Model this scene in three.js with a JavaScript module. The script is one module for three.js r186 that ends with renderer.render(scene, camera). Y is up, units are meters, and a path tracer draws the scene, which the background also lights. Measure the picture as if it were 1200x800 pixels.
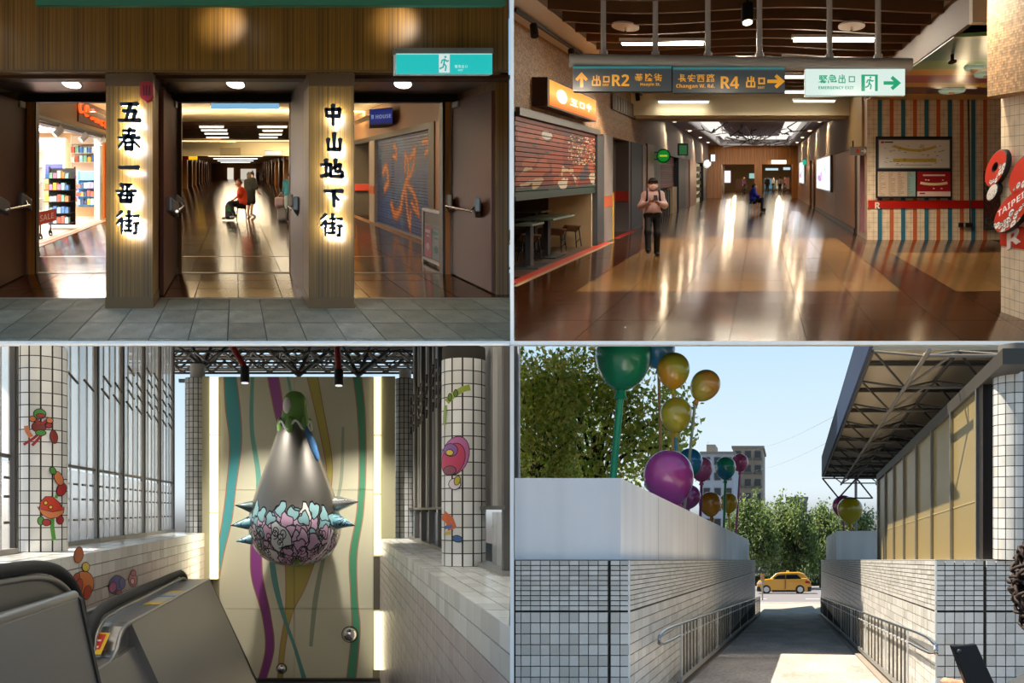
import * as THREE from 'three';
import { mergeGeometries, toCreasedNormals } from 'three/addons/utils/BufferGeometryUtils.js';
import { RoundedBoxGeometry } from 'three/addons/geometries/RoundedBoxGeometry.js';
import { RectAreaLightUniformsLib } from 'three/addons/lights/RectAreaLightUniformsLib.js';
import { FontLoader } from 'three/addons/loaders/FontLoader.js';
import { TessellateModifier } from 'three/addons/modifiers/TessellateModifier.js';
import { TextGeometry } from 'three/addons/geometries/TextGeometry.js';

// ---------------------------------------------------------------- camera, sky, sun, exposure
// Four places joined like the rooms of an opened doll's house: two climbing shopping corridors above,
// an escalator hall and an alley below. The lens is shifted so that the camera stays level.
const F = 1000, CU = 600, CV = 600;                       // focal length and principal point for a 1200 x 800 picture
const scene = new THREE.Scene();
const camera = new THREE.PerspectiveCamera(2 * Math.atan(400 / F) * 180 / Math.PI, 1.5, 0.05, 600);
camera.setViewOffset(1200, 800, CU - 600, 400 - CV, 1200, 800);
camera.position.set(0, 0, 0);
camera.lookAt(0, 0, -1);
const renderer = new THREE.WebGLRenderer({ antialias: true });
renderer.toneMapping = THREE.LinearToneMapping;
renderer.toneMappingExposure = 1.0;
renderer.shadowMap.enabled = true;
RectAreaLightUniformsLib.init();
{ // clear late-morning sky: pale at the horizon, bluer above
  const W = 64, H = 128, d = new Float32Array(W * H * 4);
  const stops = [[-90, .20, .19, .18], [-1, .22, .21, .2], [0, .86, .95, 1.0], [6, .72, .90, 1.0], [14, .50, .77, 1.0], [35, .29, .52, .84], [90, .17, .33, .62]];
  for (let y = 0; y < H; y++) {
    const e = (y + .5) / H * 180 - 90; let k = 0;
    while (k < stops.length - 2 && stops[k + 1][0] < e) k++;
    const a = stops[k], b = stops[k + 1], t = THREE.MathUtils.clamp((e - a[0]) / (b[0] - a[0]), 0, 1);
    for (let x = 0; x < W; x++) for (let c = 0; c < 4; c++) d[(y * W + x) * 4 + c] = c === 3 ? 1 : a[c + 1] + (b[c + 1] - a[c + 1]) * t;
  }
  const t = new THREE.DataTexture(d, W, H, THREE.RGBAFormat, THREE.FloatType);
  t.mapping = THREE.EquirectangularReflectionMapping; t.magFilter = THREE.LinearFilter; t.wrapS = THREE.RepeatWrapping; t.needsUpdate = true;
  scene.background = t; scene.environment = t;
}
const sun = new THREE.DirectionalLight(0xfff1da, 11);
sun.position.set(-18, 35, -5); sun.target.position.set(0, 0, 0);
Object.assign(sun.shadow.camera, { left: -30, right: 30, top: 30, bottom: -30, near: 1, far: 120 });
sun.shadow.mapSize.set(4096, 4096);
scene.add(sun, sun.target);

// ---------------------------------------------------------------- helpers
const V = (x, y, z) => new THREE.Vector3(x, y, z);
function rng(seed) { let a = seed >>> 0; return () => { a = (a + 0x6d2b79f5) >>> 0; let t = a; t = Math.imul(t ^ (t >>> 15), t | 1); t ^= t + Math.imul(t ^ (t >>> 7), t | 61); return ((t ^ (t >>> 14)) >>> 0) / 4294967296; }; }
const counts = {};
function numbered(n) { const k = counts[n] = (counts[n] ?? -1) + 1; return k ? n + '_' + String(k).padStart(3, '0') : n; }
const groupsMade = [];
function tag(o, label, category, group, kind) {
  if (label) o.userData.label = label;
  if (category) o.userData.category = category;
  if (group) o.userData.group = group;
  if (kind) o.userData.kind = kind;
  return o;
}
function thing(name, label, category, group) {            // a Group; its origin is moved to its base at the end of the script
  const o = new THREE.Group(); o.name = numbered(name); scene.add(o); groupsMade.push(o);
  return tag(o, label, category, group);
}
function setting(name, label) { return tag(thing(name), label, null, null, 'structure'); }
const worldAt = new Map();
function part(parent, name, geo, mat, kind) {              // geo in world coordinates; the mesh gets its own centre as origin
  const list = Array.isArray(geo) ? (geo.length > 1 ? mergeGeometries(geo.map((g) => clean(g))) : geo[0]) : geo;
  list.computeBoundingBox();
  const c = list.boundingBox.getCenter(V(0, 0, 0));
  list.translate(-c.x, -c.y, -c.z);
  return place(parent, name, list, mat, c, kind);
}
function place(parent, name, geo, mat, at, kind) {         // shared geometry centred on its own origin, put at a world point
  const m = new THREE.Mesh(geo, mat); m.name = name;
  if (parent === scene) m.name = numbered(name);
  m.position.copy(at).sub(worldAt.get(parent) ?? V(0, 0, 0));
  worldAt.set(m, at.clone()); parent.add(m);
  if (kind) m.userData.kind = kind;
  return m;
}
function solo(name, geo, mat, label, category, group) { return tag(part(scene, name, geo, mat), label, category, group); }
function clean(g) {
  const n = g.index ? g.toNonIndexed() : g.clone();
  for (const k of Object.keys(n.attributes)) if (!['position', 'normal', 'uv'].includes(k)) n.deleteAttribute(k);
  if (!n.attributes.uv) n.setAttribute('uv', new THREE.BufferAttribute(new Float32Array(n.attributes.position.count * 2), 2));
  n.clearGroups();
  return n;
}
const tint = (c) => new THREE.Color(c);
function M(color, roughness = .6, metalness = 0, extra = {}) { return new THREE.MeshStandardMaterial({ color, roughness, metalness, ...extra }); }
function P(color, roughness = .6, metalness = 0, extra = {}) { return new THREE.MeshPhysicalMaterial({ color, roughness, metalness, ...extra }); }
function glow(color, e = 1) { return new THREE.MeshStandardMaterial({ color: 0x222222, roughness: .6, emissive: color, emissiveIntensity: e }); }
function canvasTex(w, h, draw, rx = 1, ry = 1) {
  const c = document.createElement('canvas'); c.width = w; c.height = h; draw(c.getContext('2d'), w, h);
  const t = new THREE.CanvasTexture(c); t.colorSpace = THREE.SRGBColorSpace; t.wrapS = t.wrapT = THREE.RepeatWrapping; t.repeat.set(rx, ry); return t;
}
function noiseTex(w, h, seed, fn, srgb = true) {            // fn(u, v, n) -> [r, g, b] 0..255; n(scale) is tileable value noise
  const d = new Uint8Array(w * h * 4), lat = {};
  const n = (u, v, sx, sy, k = 0) => {
    const key = sx + '_' + sy + '_' + k; let L = lat[key];
    if (!L) { const r = rng(seed * 977 + sx * 131 + sy * 17 + k); L = lat[key] = Float32Array.from({ length: sx * sy }, r); }
    const x = u * sx, y = v * sy, i = Math.floor(x), j = Math.floor(y), s = (t) => t * t * (3 - 2 * t), fx = s(x - i), fy = s(y - j);
    const g = (a, b) => L[(b % sy) * sx + (a % sx)];
    return (g(i, j) * (1 - fx) + g(i + 1, j) * fx) * (1 - fy) + (g(i, j + 1) * (1 - fx) + g(i + 1, j + 1) * fx) * fy;
  };
  for (let y = 0; y < h; y++) for (let x = 0; x < w; x++) { const p = fn(x / w, y / h, n, x, y); for (let c = 0; c < 4; c++) d[(y * w + x) * 4 + c] = c < 3 ? Math.max(0, Math.min(255, p[c])) : 255; }
  const t = new THREE.DataTexture(d, w, h); t.wrapS = t.wrapT = THREE.RepeatWrapping; t.magFilter = THREE.LinearFilter; t.minFilter = THREE.LinearFilter;
  if (srgb) t.colorSpace = THREE.SRGBColorSpace; t.needsUpdate = true; return t;
}
const rep = (t, x, y) => { const c = t.clone(); c.repeat.set(x, y); c.needsUpdate = true; return c; };

// Each place has a floor that climbs (or falls) and an axis that drifts sideways with every metre of depth Z.
class Place {
  constructor(u, v) { this.u = u; this.v = v; this.drift = (u - CU) / F; this.rise = (CV - v) / F; this.m = new THREE.Matrix4().set(1, 0, -this.drift, 0, 0, 1, -this.rise, 0, 0, 0, 1, 0, 0, 0, 0, 1); }
  w(X, Y, Z) { return V(X + this.drift * Z, Y + this.rise * Z, -Z); }
  X(u, Z) { return (u - this.u) * Z / F; }
  Y(v, Z) { return (this.v - v) * Z / F; }
  lay(g) { g.applyMatrix4(this.m); return g; }              // local (X, Y, -Z) -> world, along the slope
  box(x0, x1, y0, y1, z0, z1) { return this.lay(boxUV(x0, x1, y0, y1, -z1, -z0)); }
  front(u0, v0, u1, v1, Z, d) { return this.box(this.X(u0, Z), this.X(u1, Z), this.Y(v1, Z), this.Y(v0, Z), Z, Z + d); }
  plan(pts, y0, y1) { return this.lay(planGeo(pts, y0, y1)); }
  rod(a, b, r, n = 8) { return rod(this.w(...a), this.w(...b), r, n); }
}
function boxUV(x0, x1, y0, y1, z0, z1) {                    // uv in metres
  const g = new THREE.BoxGeometry(x1 - x0, y1 - y0, z1 - z0); g.translate((x0 + x1) / 2, (y0 + y1) / 2, (z0 + z1) / 2);
  const p = g.attributes.position, n = g.attributes.normal, uv = g.attributes.uv;
  for (let i = 0; i < p.count; i++) {
    if (Math.abs(n.getX(i)) > .5) uv.setXY(i, -p.getZ(i), p.getY(i));
    else if (Math.abs(n.getY(i)) > .5) uv.setXY(i, p.getX(i), -p.getZ(i));
    else uv.setXY(i, p.getX(i), p.getY(i));
  }
  return g;
}
function planGeo(pts, y0, y1) {                             // polygon [X, Z] extruded upwards
  const s = new THREE.Shape(pts.map(([x, z]) => new THREE.Vector2(x, z)));
  const g = new THREE.ExtrudeGeometry(s, { depth: y1 - y0, bevelEnabled: false });
  g.rotateX(-Math.PI / 2); g.translate(0, y0, 0); return g;   // (x, z) -> (x, y, -z)
}
function rod(a, b, r, n = 8, r2 = r) {
  const d = b.clone().sub(a), L = d.length(), g = new THREE.CylinderGeometry(r2, r, L, n);
  g.applyQuaternion(new THREE.Quaternion().setFromUnitVectors(V(0, 1, 0), d.normalize())); g.translate((a.x + b.x) / 2, (a.y + b.y) / 2, (a.z + b.z) / 2); return g;
}
function tube(pts, r, seg = 40, n = 8) { return new THREE.TubeGeometry(new THREE.CatmullRomCurve3(pts, false, 'centripetal'), seg, r, n); }
function ball(c, r, w = 20, h = 14) { const g = new THREE.SphereGeometry(r, w, h); g.translate(c.x, c.y, c.z); return g; }
function rbox(w, h, d, r, at, seg = 2) { const g = new RoundedBoxGeometry(w, h, d, seg, r); g.translate(at.x, at.y, at.z); return g; }
function uvFit(g, axis = 'z', inv = false) {                // stretch uv over the bounding box of a geometry seen along an axis
  g.computeBoundingBox(); const b = g.boundingBox, p = g.attributes.position, uv = new Float32Array(p.count * 2);
  for (let i = 0; i < p.count; i++) {
    let u = axis === 'z' ? (p.getX(i) - b.min.x) / (b.max.x - b.min.x) : (b.max.z - p.getZ(i)) / (b.max.z - b.min.z);
    let v = (p.getY(i) - b.min.y) / (b.max.y - b.min.y); if (axis === 'y') { u = (p.getX(i) - b.min.x) / (b.max.x - b.min.x); v = (b.max.z - p.getZ(i)) / (b.max.z - b.min.z); }
    uv[i * 2] = inv ? 1 - u : u; uv[i * 2 + 1] = v;
  }
  g.setAttribute('uv', new THREE.BufferAttribute(uv, 2)); return g;
}
// a printed face: a quad in a place, uv 0..1, corners given left-bottom, right-bottom, right-top, left-top
function quad(a, b, c, d) {
  const g = new THREE.BufferGeometry();
  g.setAttribute('position', new THREE.Float32BufferAttribute([a, b, c, d].flatMap((p) => [p.x, p.y, p.z]), 3));
  g.setAttribute('uv', new THREE.Float32BufferAttribute([0, 0, 1, 0, 1, 1, 0, 1], 2)); g.setIndex([0, 1, 2, 0, 2, 3]); g.computeVertexNormals(); return g;
}
function instances(parent, name, geo, mat, spots, colors) {  // alike small pieces as one part
  const m = new THREE.InstancedMesh(geo, mat, spots.length), q = new THREE.Matrix4();
  spots.forEach((s, i) => { if (s.isMatrix4) m.setMatrixAt(i, s); else m.setMatrixAt(i, q.makeTranslation(s.x, s.y, s.z)); if (colors) m.setColorAt(i, colors[i]); });
  m.name = parent === scene ? numbered(name) : name; m.userData.kind = 'stuff'; parent.add(m); worldAt.set(m, V(0, 0, 0));
  const pw = worldAt.get(parent); if (pw) m.position.sub(pw);
  return m;
}
function rectLight(at, look, w, h, color, intensity) {
  const l = new THREE.RectAreaLight(color, intensity, w, h); l.position.copy(at); l.lookAt(look); l.name = 'lamp'; scene.add(l); return l;
}
function clipX(poly, f) {                                   // keep the part of an [X, Z] polygon with f(X, Z) <= 0
  const out = [];
  for (let i = 0; i < poly.length; i++) {
    const a = poly[i], b = poly[(i + 1) % poly.length], fa = f(...a), fb = f(...b);
    if (fa <= 0) out.push(a);
    if ((fa < 0) !== (fb < 0) && fa !== fb) { const t = fa / (fa - fb); out.push([a[0] + (b[0] - a[0]) * t, a[1] + (b[1] - a[1]) * t]); }
  }
  return out;
}
// floor tiles: every tile a part; those cut by a slanting edge get a shape of their own
function tileFloor(parent, R, o) {
  const g = R.box(-o.dx / 2 + o.gap / 2, o.dx / 2 - o.gap / 2, 0, o.th, -o.dz / 2 + o.gap, o.dz / 2 - o.gap), r = rng(o.seed ?? 5), name = o.name ?? 'tile';
  for (let z = o.z0; z < o.z1 - 1e-6; z += o.dz) for (let x = o.x0; x < o.x1 - 1e-6; x += o.dx) {
    const q = [[x + o.gap / 2, z + o.gap], [x + o.dx - o.gap / 2, z + o.gap], [x + o.dx - o.gap / 2, z + o.dz - o.gap], [x + o.gap / 2, z + o.dz - o.gap]];
    const mat = o.mat(x + o.dx / 2, z + o.dz / 2, r), dy = (r() - .5) * .002;
    if (!mat) continue;
    const cut = o.clip ? clipX(q, o.clip) : q;
    if (cut.length < 3) continue;
    if (cut.length === 4 && q.every((p, i) => p === cut[i])) place(parent, name, g, mat, R.w(x + o.dx / 2, o.y + dy, z + o.dz / 2));
    else part(parent, name, R.plan(cut, o.y, o.y + o.th), mat);
  }
}
// ---- writing without a font: strokes on a 10 x 10 grid, "xy-xy-xy" per stroke, y downwards
const GLYPH = {
  '五': '12-82 52-39 25-75 75-69 09-99', '春': '21-71 23-73 04-94 50-43-08 54-98 36-39 36-66 66-69 38-68 39-69', '一': '05-95', '番': '71-21 32-33 62-61 04-94 51-55 44-16 54-86 26-29 26-76 76-79 29-79 28-78 56-59',
  '街': '20-02 23-05 24-29 42-62 50-54 34-64 46-66 55-58 38-68 72-92 75-95 85-89-79', '中': '22-25 22-82 82-85 25-85 50-59', '山': '50-58 23-28 28-88 83-88', '地': '03-43 21-28 08-47 45-83-86-76 61-66 43-48-98-96',
  '下': '12-92 52-59 54-76', '出': '50-59 21-24-74-71 15-19-89-85', '口': '22-28 22-82-88 28-88', '華': '11-91 30-32 70-72 04-94 33-36 73-76 06-96 18-88 52-59', '陰': '10-19 11-31-23-34-26-16 60-43 60-93 56-76 47-97 78-49-99',
  '長': '30-36 31-71 33-73 35-75 06-96 36-39-58 56-99', '安': '50-51 13-12-92-93 05-95 43-27-89 65-29', '西': '01-91 13-19 13-83-89 19-89 31-36-26 61-66-86', '路': '11-14 11-41-44 14-44 24-29 27-47 16-19 09-49 60-53 61-91-65 62-96 67-69 67-97-99 69-99',
  '緊': '11-15 11-51 13-53 15-55 31-35 61-91-65 62-95 46-37-57-28-88 58-59 39-28 69-79', '急': '40-21 31-71-73 13-83 83-85 15-85 07-09 36-38-88-87 56-57 97-98', '康': '50-51 12-92 12-19 34-84-87 26-96 37-87 54-59 47-38 67-89',
};
const strokesOf = (ch) => GLYPH[ch].split(' ').map((s) => s.split('-').map((p) => [+p[0] / 9 - .5, .5 - +p[1] / 9]));
function glyphShape(ch, size, w, depth, z = 0) {            // raised brush character centred on the origin, facing +z
  const out = [];
  for (const s of strokesOf(ch)) for (let i = 0; i + 1 < s.length; i++) {
    const a = new THREE.Vector2(...s[i]).multiplyScalar(size), b = new THREE.Vector2(...s[i + 1]).multiplyScalar(size), d = b.clone().sub(a), L = d.length(); if (L < 1e-4) continue;
    d.divideScalar(L); const n = new THREE.Vector2(-d.y, d.x), flat = Math.abs(d.x) > .8, wa = w * (flat ? .8 : 1.2), wb = w * (flat ? 1.15 : .75), sh = new THREE.Shape();
    const pt = (p, k, j) => [p.x + n.x * k + d.x * j, p.y + n.y * k + d.y * j];
    sh.moveTo(...pt(a, wa * .5, -w * .2)); sh.quadraticCurveTo(...pt(a, 0, -w * .7), ...pt(a, -wa * .5, -w * .1));
    sh.quadraticCurveTo(...pt(a.clone().lerp(b, .5), -w * .38, 0), ...pt(b, -wb * .5, 0)); sh.quadraticCurveTo(...pt(b, 0, w * .7), ...pt(b, wb * .5, w * .1));
    sh.quadraticCurveTo(...pt(a.clone().lerp(b, .5), w * .38, 0), ...pt(a, wa * .5, -w * .2));
    const g = new THREE.ExtrudeGeometry(sh, { depth, bevelEnabled: false, curveSegments: 4 }); g.translate(0, 0, z); out.push(clean(g));
  }
  return mergeGeometries(out);
}
function drawGlyph(x, ch, cx, cy, s, w, color) {            // the same strokes as flat print
  x.strokeStyle = color; x.lineWidth = w; x.lineJoin = 'miter'; x.lineCap = 'square';
  for (const st of strokesOf(ch)) { x.beginPath(); st.forEach(([a, b], i) => (i ? x.lineTo(cx + a * s, cy - b * s) : x.moveTo(cx + a * s, cy - b * s))); x.stroke(); }
}
function arrow(x, cx, cy, s, ang, w, color) {
  x.save(); x.translate(cx, cy); x.rotate(ang); x.strokeStyle = color; x.lineWidth = w; x.lineCap = 'butt'; x.lineJoin = 'miter'; x.beginPath(); x.moveTo(-s, 0); x.lineTo(s * .9, 0); x.moveTo(.1 * s, -s * .8); x.lineTo(s, 0); x.lineTo(.1 * s, s * .8); x.stroke(); x.restore();
}
function runner(x, cx, cy, s, color) {                      // the running figure of an exit sign
  x.save(); x.translate(cx, cy); x.scale(s, s); x.strokeStyle = x.fillStyle = color; x.lineWidth = .16; x.lineCap = 'round'; x.lineJoin = 'round';
  x.beginPath(); x.arc(.12, -.78, .13, 0, 7); x.fill();
  for (const l of [[.05, -.5, -.05, -.05], [-.05, -.05, .2, .25, .12, .7], [-.05, -.05, -.15, .35, -.5, .5], [.05, -.5, .3, -.3, .45, -.35], [.05, -.5, -.25, -.4, -.35, -.12]]) { x.beginPath(); for (let i = 0; i < l.length; i += 2) x.lineTo(l[i], l[i + 1]); x.stroke(); }
  x.restore();
}
const font = await new FontLoader().loadAsync('fonts/droid/droid_sans_bold.typeface.json');
function word(text, size, depth) { const g = new TextGeometry(text, { font, size, depth, curveSegments: 3 }); g.computeBoundingBox(); const c = g.boundingBox.getCenter(V(0, 0, 0)); g.translate(-c.x, -c.y, 0); return g; }
// ---------------------------------------------------------------- materials
const texWood = noiseTex(256, 256, 3, (u, v, n) => { const s = n(u, v, 64, 1) * .55 + n(u, v, 22, 1, 2) * .45, g = n(u, v, 128, 6, 3), k = .66 + .5 * s + .16 * (g - .5), edge = (u * 8) % 1 < .06 ? .72 : 1; return [122 * k * edge, 87 * k * edge, 29 * k * edge]; });
const texWoodWarm = noiseTex(256, 256, 8, (u, v, n) => { const k = .8 + .25 * n(u, v, 40, 2) + .12 * n(u, v, 100, 4, 1); return [190 * k, 122 * k, 56 * k]; });
const texFloor = noiseTex(256, 256, 11, (u, v, n) => { const k = .72 + .35 * n(u, v, 12, 12) + .25 * n(u, v, 60, 60, 1); return [112 * k, 74 * k, 42 * k]; });
const texFloorPale = noiseTex(256, 256, 12, (u, v, n) => { const k = .8 + .25 * n(u, v, 12, 12) + .18 * n(u, v, 60, 60, 1); return [168 * k, 134 * k, 84 * k]; });
const texWave = noiseTex(256, 256, 15, (u, v, n) => { const k = 255 * (n(u, v, 6, 6) * .5 + n(u, v, 17, 17, 1) * .35 + n(u, v, 50, 50, 2) * .15); return [k, k, k]; }, false);
const texMosaic = noiseTex(128, 128, 21, (u, v, n, x, y) => { const h = Math.sin((x >> 2) * 12.9898 + (y >> 2) * 78.233) * 43758.5453, r = h - Math.floor(h), e = x % 4 === 0 || y % 4 === 0 ? .78 : 1, k = (.8 + .35 * r) * e; return [196 * k, 158 * k, 116 * k]; });
const texSmallTile = noiseTex(128, 128, 22, (u, v, n, x, y) => { const e = x % 32 < 2 || y % 32 < 2 ? .72 : 1, k = (.93 + .09 * n(u, v, 4, 4)) * e; return [232 * k, 214 * k, 184 * k]; });
const texGrey = noiseTex(256, 256, 31, (u, v, n) => { const k = .8 + .2 * n(u, v, 9, 9) + .16 * n(u, v, 70, 70, 1); return [132 * k, 130 * k, 112 * k]; });
const texConcrete = noiseTex(256, 256, 33, (u, v, n) => { const k = .78 + .22 * n(u, v, 7, 7) + .2 * n(u, v, 90, 90, 1); return [166 * k, 159 * k, 151 * k]; });
const texStain = noiseTex(256, 256, 34, (u, v, n) => { const k = .9 + .09 * n(u, v, 5, 5) + .05 * n(u, v, 40, 2, 1); return [236 * k, 236 * k, 238 * k]; });
const MAT = {
  wood: M(0xffffff, .42, 0, { map: rep(texWood, 2.2, .6) }), woodWarm: M(0xffffff, .4, 0, { map: rep(texWoodWarm, 1, .5) }), woodDark: M(0x4a2f18, .45), slat: M(0x6b4a2c, .55),
  doorLeaf: M(0x5c3020, .5), frameDark: M(0x1f1712, .4), steel: M(0xc4c6c8, .32, .45), steelDull: M(0x9a9a98, .42, .75), chrome: M(0xd5d7da, .16, 1), dark: M(0x17171a, .5), black: M(0x0c0c0d, .5), white: M(0xf2f1ee, .55), bright: M(0xfbfbf8, .5),
  cream: M(0xe9dcb8, .6), creamWall: M(0xdbc9a0, .65), beige: M(0xb89a78, .65), greyWall: M(0x8d8580, .6), metalCeil: M(0x9a9088, .28, .7), floor: P(0x9c8270, .13, 0, { specularIntensity: .24, map: rep(texFloor, .8, .35), bumpMap: rep(texWave, .5, .2), bumpScale: .0022 }), 
  floorB: P(0x937866, .14, 0, { specularIntensity: .24, map: rep(texFloor, .6, .3), bumpMap: rep(texWave, .6, .25), bumpScale: .0022 }), floorC: P(0xa0856f, .12, 0, { specularIntensity: .24, map: rep(texFloor, 1, .4), bumpMap: rep(texWave, .4, .15), bumpScale: .0022 }), floorPale: P(0xd6c8b6, .13, 0, { specularIntensity: .24, map: rep(texFloorPale, .8, .35), bumpMap: rep(texWave, .5, .2), bumpScale: .0022 }),
  pave: M(0xffffff, .62, 0, { map: rep(texGrey, 1.2, .6) }), paveB: M(0xe6e8e4, .6, 0, { map: rep(texGrey, .9, .5) }), paveC: M(0xd0d2cc, .6, 0, { map: rep(texGrey, 1, .7) }), grout: M(0x34312a, .85), groutPale: M(0x6d675e, .85), mosaic: M(0xffffff, .6, 0, { map: rep(texMosaic, .9, .9) }), smallTile: M(0xffffff, .35, 0, { map: rep(texSmallTile, 1.9, 1.9) }),
  red: M(0xc32a12, .45), orange: M(0xd9682c, .5), blue: M(0x2a6d8c, .45), green: M(0x1f8a3c, .5), skin: M(0xc79274, .55), hair: M(0x14100e, .6), concrete: M(0xffffff, .8, 0, { map: rep(texConcrete, .8, .3) }), plaster: M(0xffffff, .6, 0, { map: rep(texStain, .5, .6) }),
  tile: M(0xe6e5e2, .25), tileB: M(0xdad9d5, .25), tileC: M(0xefeeec, .25), tilePink: M(0xd2c7c4, .22), tilePinkB: M(0xcdc1be, .22), alley: M(0xc9c7c2, .3), alleyB: M(0xbebcb6, .3), alleyC: M(0xd2d0cb, .3), glassDark: P(0x0c0f12, .06), tubeLight: glow(0xfff1d8, 5), tubeWhite: glow(0xfffaf0, 6),
};
// ---------------------------------------------------------------- people: one smooth body meshed from tapered limbs, clothes as children
function surfaceNet(field, lo, hi, cell) {                  // naive surface nets
  const n = [0, 1, 2].map((c) => Math.ceil((hi[c] - lo[c]) / cell) + 1), [a, b, c] = n, f = new Float32Array(a * b * c), at = (i, j, k) => (k * b + j) * a + i;
  for (let k = 0; k < c; k++) for (let j = 0; j < b; j++) for (let i = 0; i < a; i++) f[at(i, j, k)] = field(lo[0] + i * cell, lo[1] + j * cell, lo[2] + k * cell);
  const idx = new Int32Array(a * b * c).fill(-1), pos = [], tri = [];
  for (let k = 0; k < c - 1; k++) for (let j = 0; j < b - 1; j++) for (let i = 0; i < a - 1; i++) {
    let s = [0, 0, 0], m = 0; const v = []; for (let q = 0; q < 8; q++) v.push(f[at(i + (q & 1), j + ((q >> 1) & 1), k + (q >> 2))]);
    for (let q = 0; q < 8; q++) for (const d of [1, 2, 4]) if (!(q & d)) { const w = q | d; if ((v[q] < 0) !== (v[w] < 0)) { const t = v[q] / (v[q] - v[w]); s[0] += (q & 1) + (d === 1 ? t : 0); s[1] += ((q >> 1) & 1) + (d === 2 ? t : 0); s[2] += (q >> 2) + (d === 4 ? t : 0); m++; } }
    if (m) { idx[at(i, j, k)] = pos.length / 3; pos.push(lo[0] + (i + s[0] / m) * cell, lo[1] + (j + s[1] / m) * cell, lo[2] + (k + s[2] / m) * cell); }
  }
  const quadAt = (p, q, r, s, flip) => { if (p < 0 || q < 0 || r < 0 || s < 0) return; flip ? tri.push(p, r, q, p, s, r) : tri.push(p, q, r, p, r, s); };
  for (let k = 1; k < c - 1; k++) for (let j = 1; j < b - 1; j++) for (let i = 1; i < a - 1; i++) {
    const v = f[at(i, j, k)] < 0;
    if (v !== f[at(i + 1, j, k)] < 0) quadAt(idx[at(i, j - 1, k - 1)], idx[at(i, j, k - 1)], idx[at(i, j, k)], idx[at(i, j - 1, k)], !v);
    if (v !== f[at(i, j + 1, k)] < 0) quadAt(idx[at(i - 1, j, k - 1)], idx[at(i - 1, j, k)], idx[at(i, j, k)], idx[at(i, j, k - 1)], !v);
    if (v !== f[at(i, j, k + 1)] < 0) quadAt(idx[at(i - 1, j - 1, k)], idx[at(i, j - 1, k)], idx[at(i, j, k)], idx[at(i - 1, j, k)], !v);
  }
  const g = new THREE.BufferGeometry(); g.setAttribute('position', new THREE.Float32BufferAttribute(pos, 3)); g.setIndex(tri); g.computeVertexNormals(); return g;
}
const cap = (p, a, b, ra, rb) => { const bx = b[0] - a[0], by = b[1] - a[1], bz = b[2] - a[2], px = p[0] - a[0], py = p[1] - a[1], pz = p[2] - a[2], L = bx * bx + by * by + bz * bz || 1e-9, t = Math.max(0, Math.min(1, (px * bx + py * by + pz * bz) / L)); return Math.hypot(px - bx * t, py - by * t, pz - bz * t) - (ra + (rb - ra) * t); };
const smin = (a, b, k) => { const h = Math.max(k - Math.abs(a - b), 0) / k; return Math.min(a, b) - h * h * k * .25; };
function blob(list, k, cell, cut) {                          // list of [a, b, ra, rb]; cut(x, y, z) optional, removes where positive
  const lo = [1e9, 1e9, 1e9], hi = [-1e9, -1e9, -1e9]; for (const [a, b, ra, rb] of list) for (let c = 0; c < 3; c++) { lo[c] = Math.min(lo[c], a[c] - ra, b[c] - rb); hi[c] = Math.max(hi[c], a[c] + ra, b[c] + rb); }
  return surfaceNet((x, y, z) => { let d = 1e9; const p = [x, y, z]; for (const l of list) d = smin(d, cap(p, ...l), k); return cut ? Math.max(d, cut(x, y, z)) : d; }, lo.map((v) => v - cell * 2), hi.map((v) => v + cell * 2), cell);
}
const mix = (a, b, t) => a.map((v, i) => v + (b[i] - v) * t);
// joints in metres, y up from the ground, z towards the person's front; j: head, neck, chest, hip, shoulder/elbow/wrist/hand (l, r), thigh/knee/ankle/toe (l, r)
function hand(w, h, side) {                                  // palm and five bent fingers from the wrist w towards h
  const d = h.map((v, i) => v - w[i]), L = Math.hypot(...d), u = d.map((v) => v / L); let s = [u[1] * 0 - u[2] * 1, 0, u[0]]; let sl = Math.hypot(...s); if (sl < .2) s = [0, 0, side]; else s = s.map((v) => v / sl * side);
  const n = [u[1] * s[2] - u[2] * s[1], u[2] * s[0] - u[0] * s[2], u[0] * s[1] - u[1] * s[0]], q = (a, b, c) => w.map((v, i) => v + u[i] * a + s[i] * b + n[i] * c), out = [];
  for (const b of [-.028, 0, .028]) out.push([q(.01, b * .7, 0), q(.085, b, 0), .017, .015]);
  [[-.033, .062], [-.011, .074], [.011, .07], [.032, .054]].forEach(([b, l]) => { out.push([q(.088, b, 0), q(.088 + l * .5, b, .008), .0095, .009], [q(.088 + l * .5, b, .008), q(.088 + l * .85, b, .035), .009, .0075]); });
  out.push([q(.025, -.034, .005), q(.06, -.062, .018), .013, .011], [q(.06, -.062, .018), q(.088, -.066, .03), .011, .009]);
  return out;
}
function limbs(j) {
  const out = [[j.neck, mix(j.neck, j.head, .45), .055, .05], [j.sl, j.sr, .06, .06], [j.chest, j.chest, .135, .135], [mix(j.sl, j.chest, .45), mix(j.sr, j.chest, .45), .1, .1], [j.chest, mix(j.chest, j.hip, .6), .125, .115], [j.tl, j.tr, .105, .105], [mix(j.chest, j.hip, .5), j.hip, .115, .12]];
  for (const s of 'lr') out.push([j['s' + s], j['e' + s], .05, .04], [j['e' + s], j['w' + s], .04, .028], [j['t' + s], j['k' + s], .085, .056], [j['k' + s], j['a' + s], .056, .038], [j['a' + s], j['f' + s], .04, .03]);
  return out;
}
const fat = (l, k) => l.map(([a, b, ra, rb]) => [a, b, ra + k, rb + k]);
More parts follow.
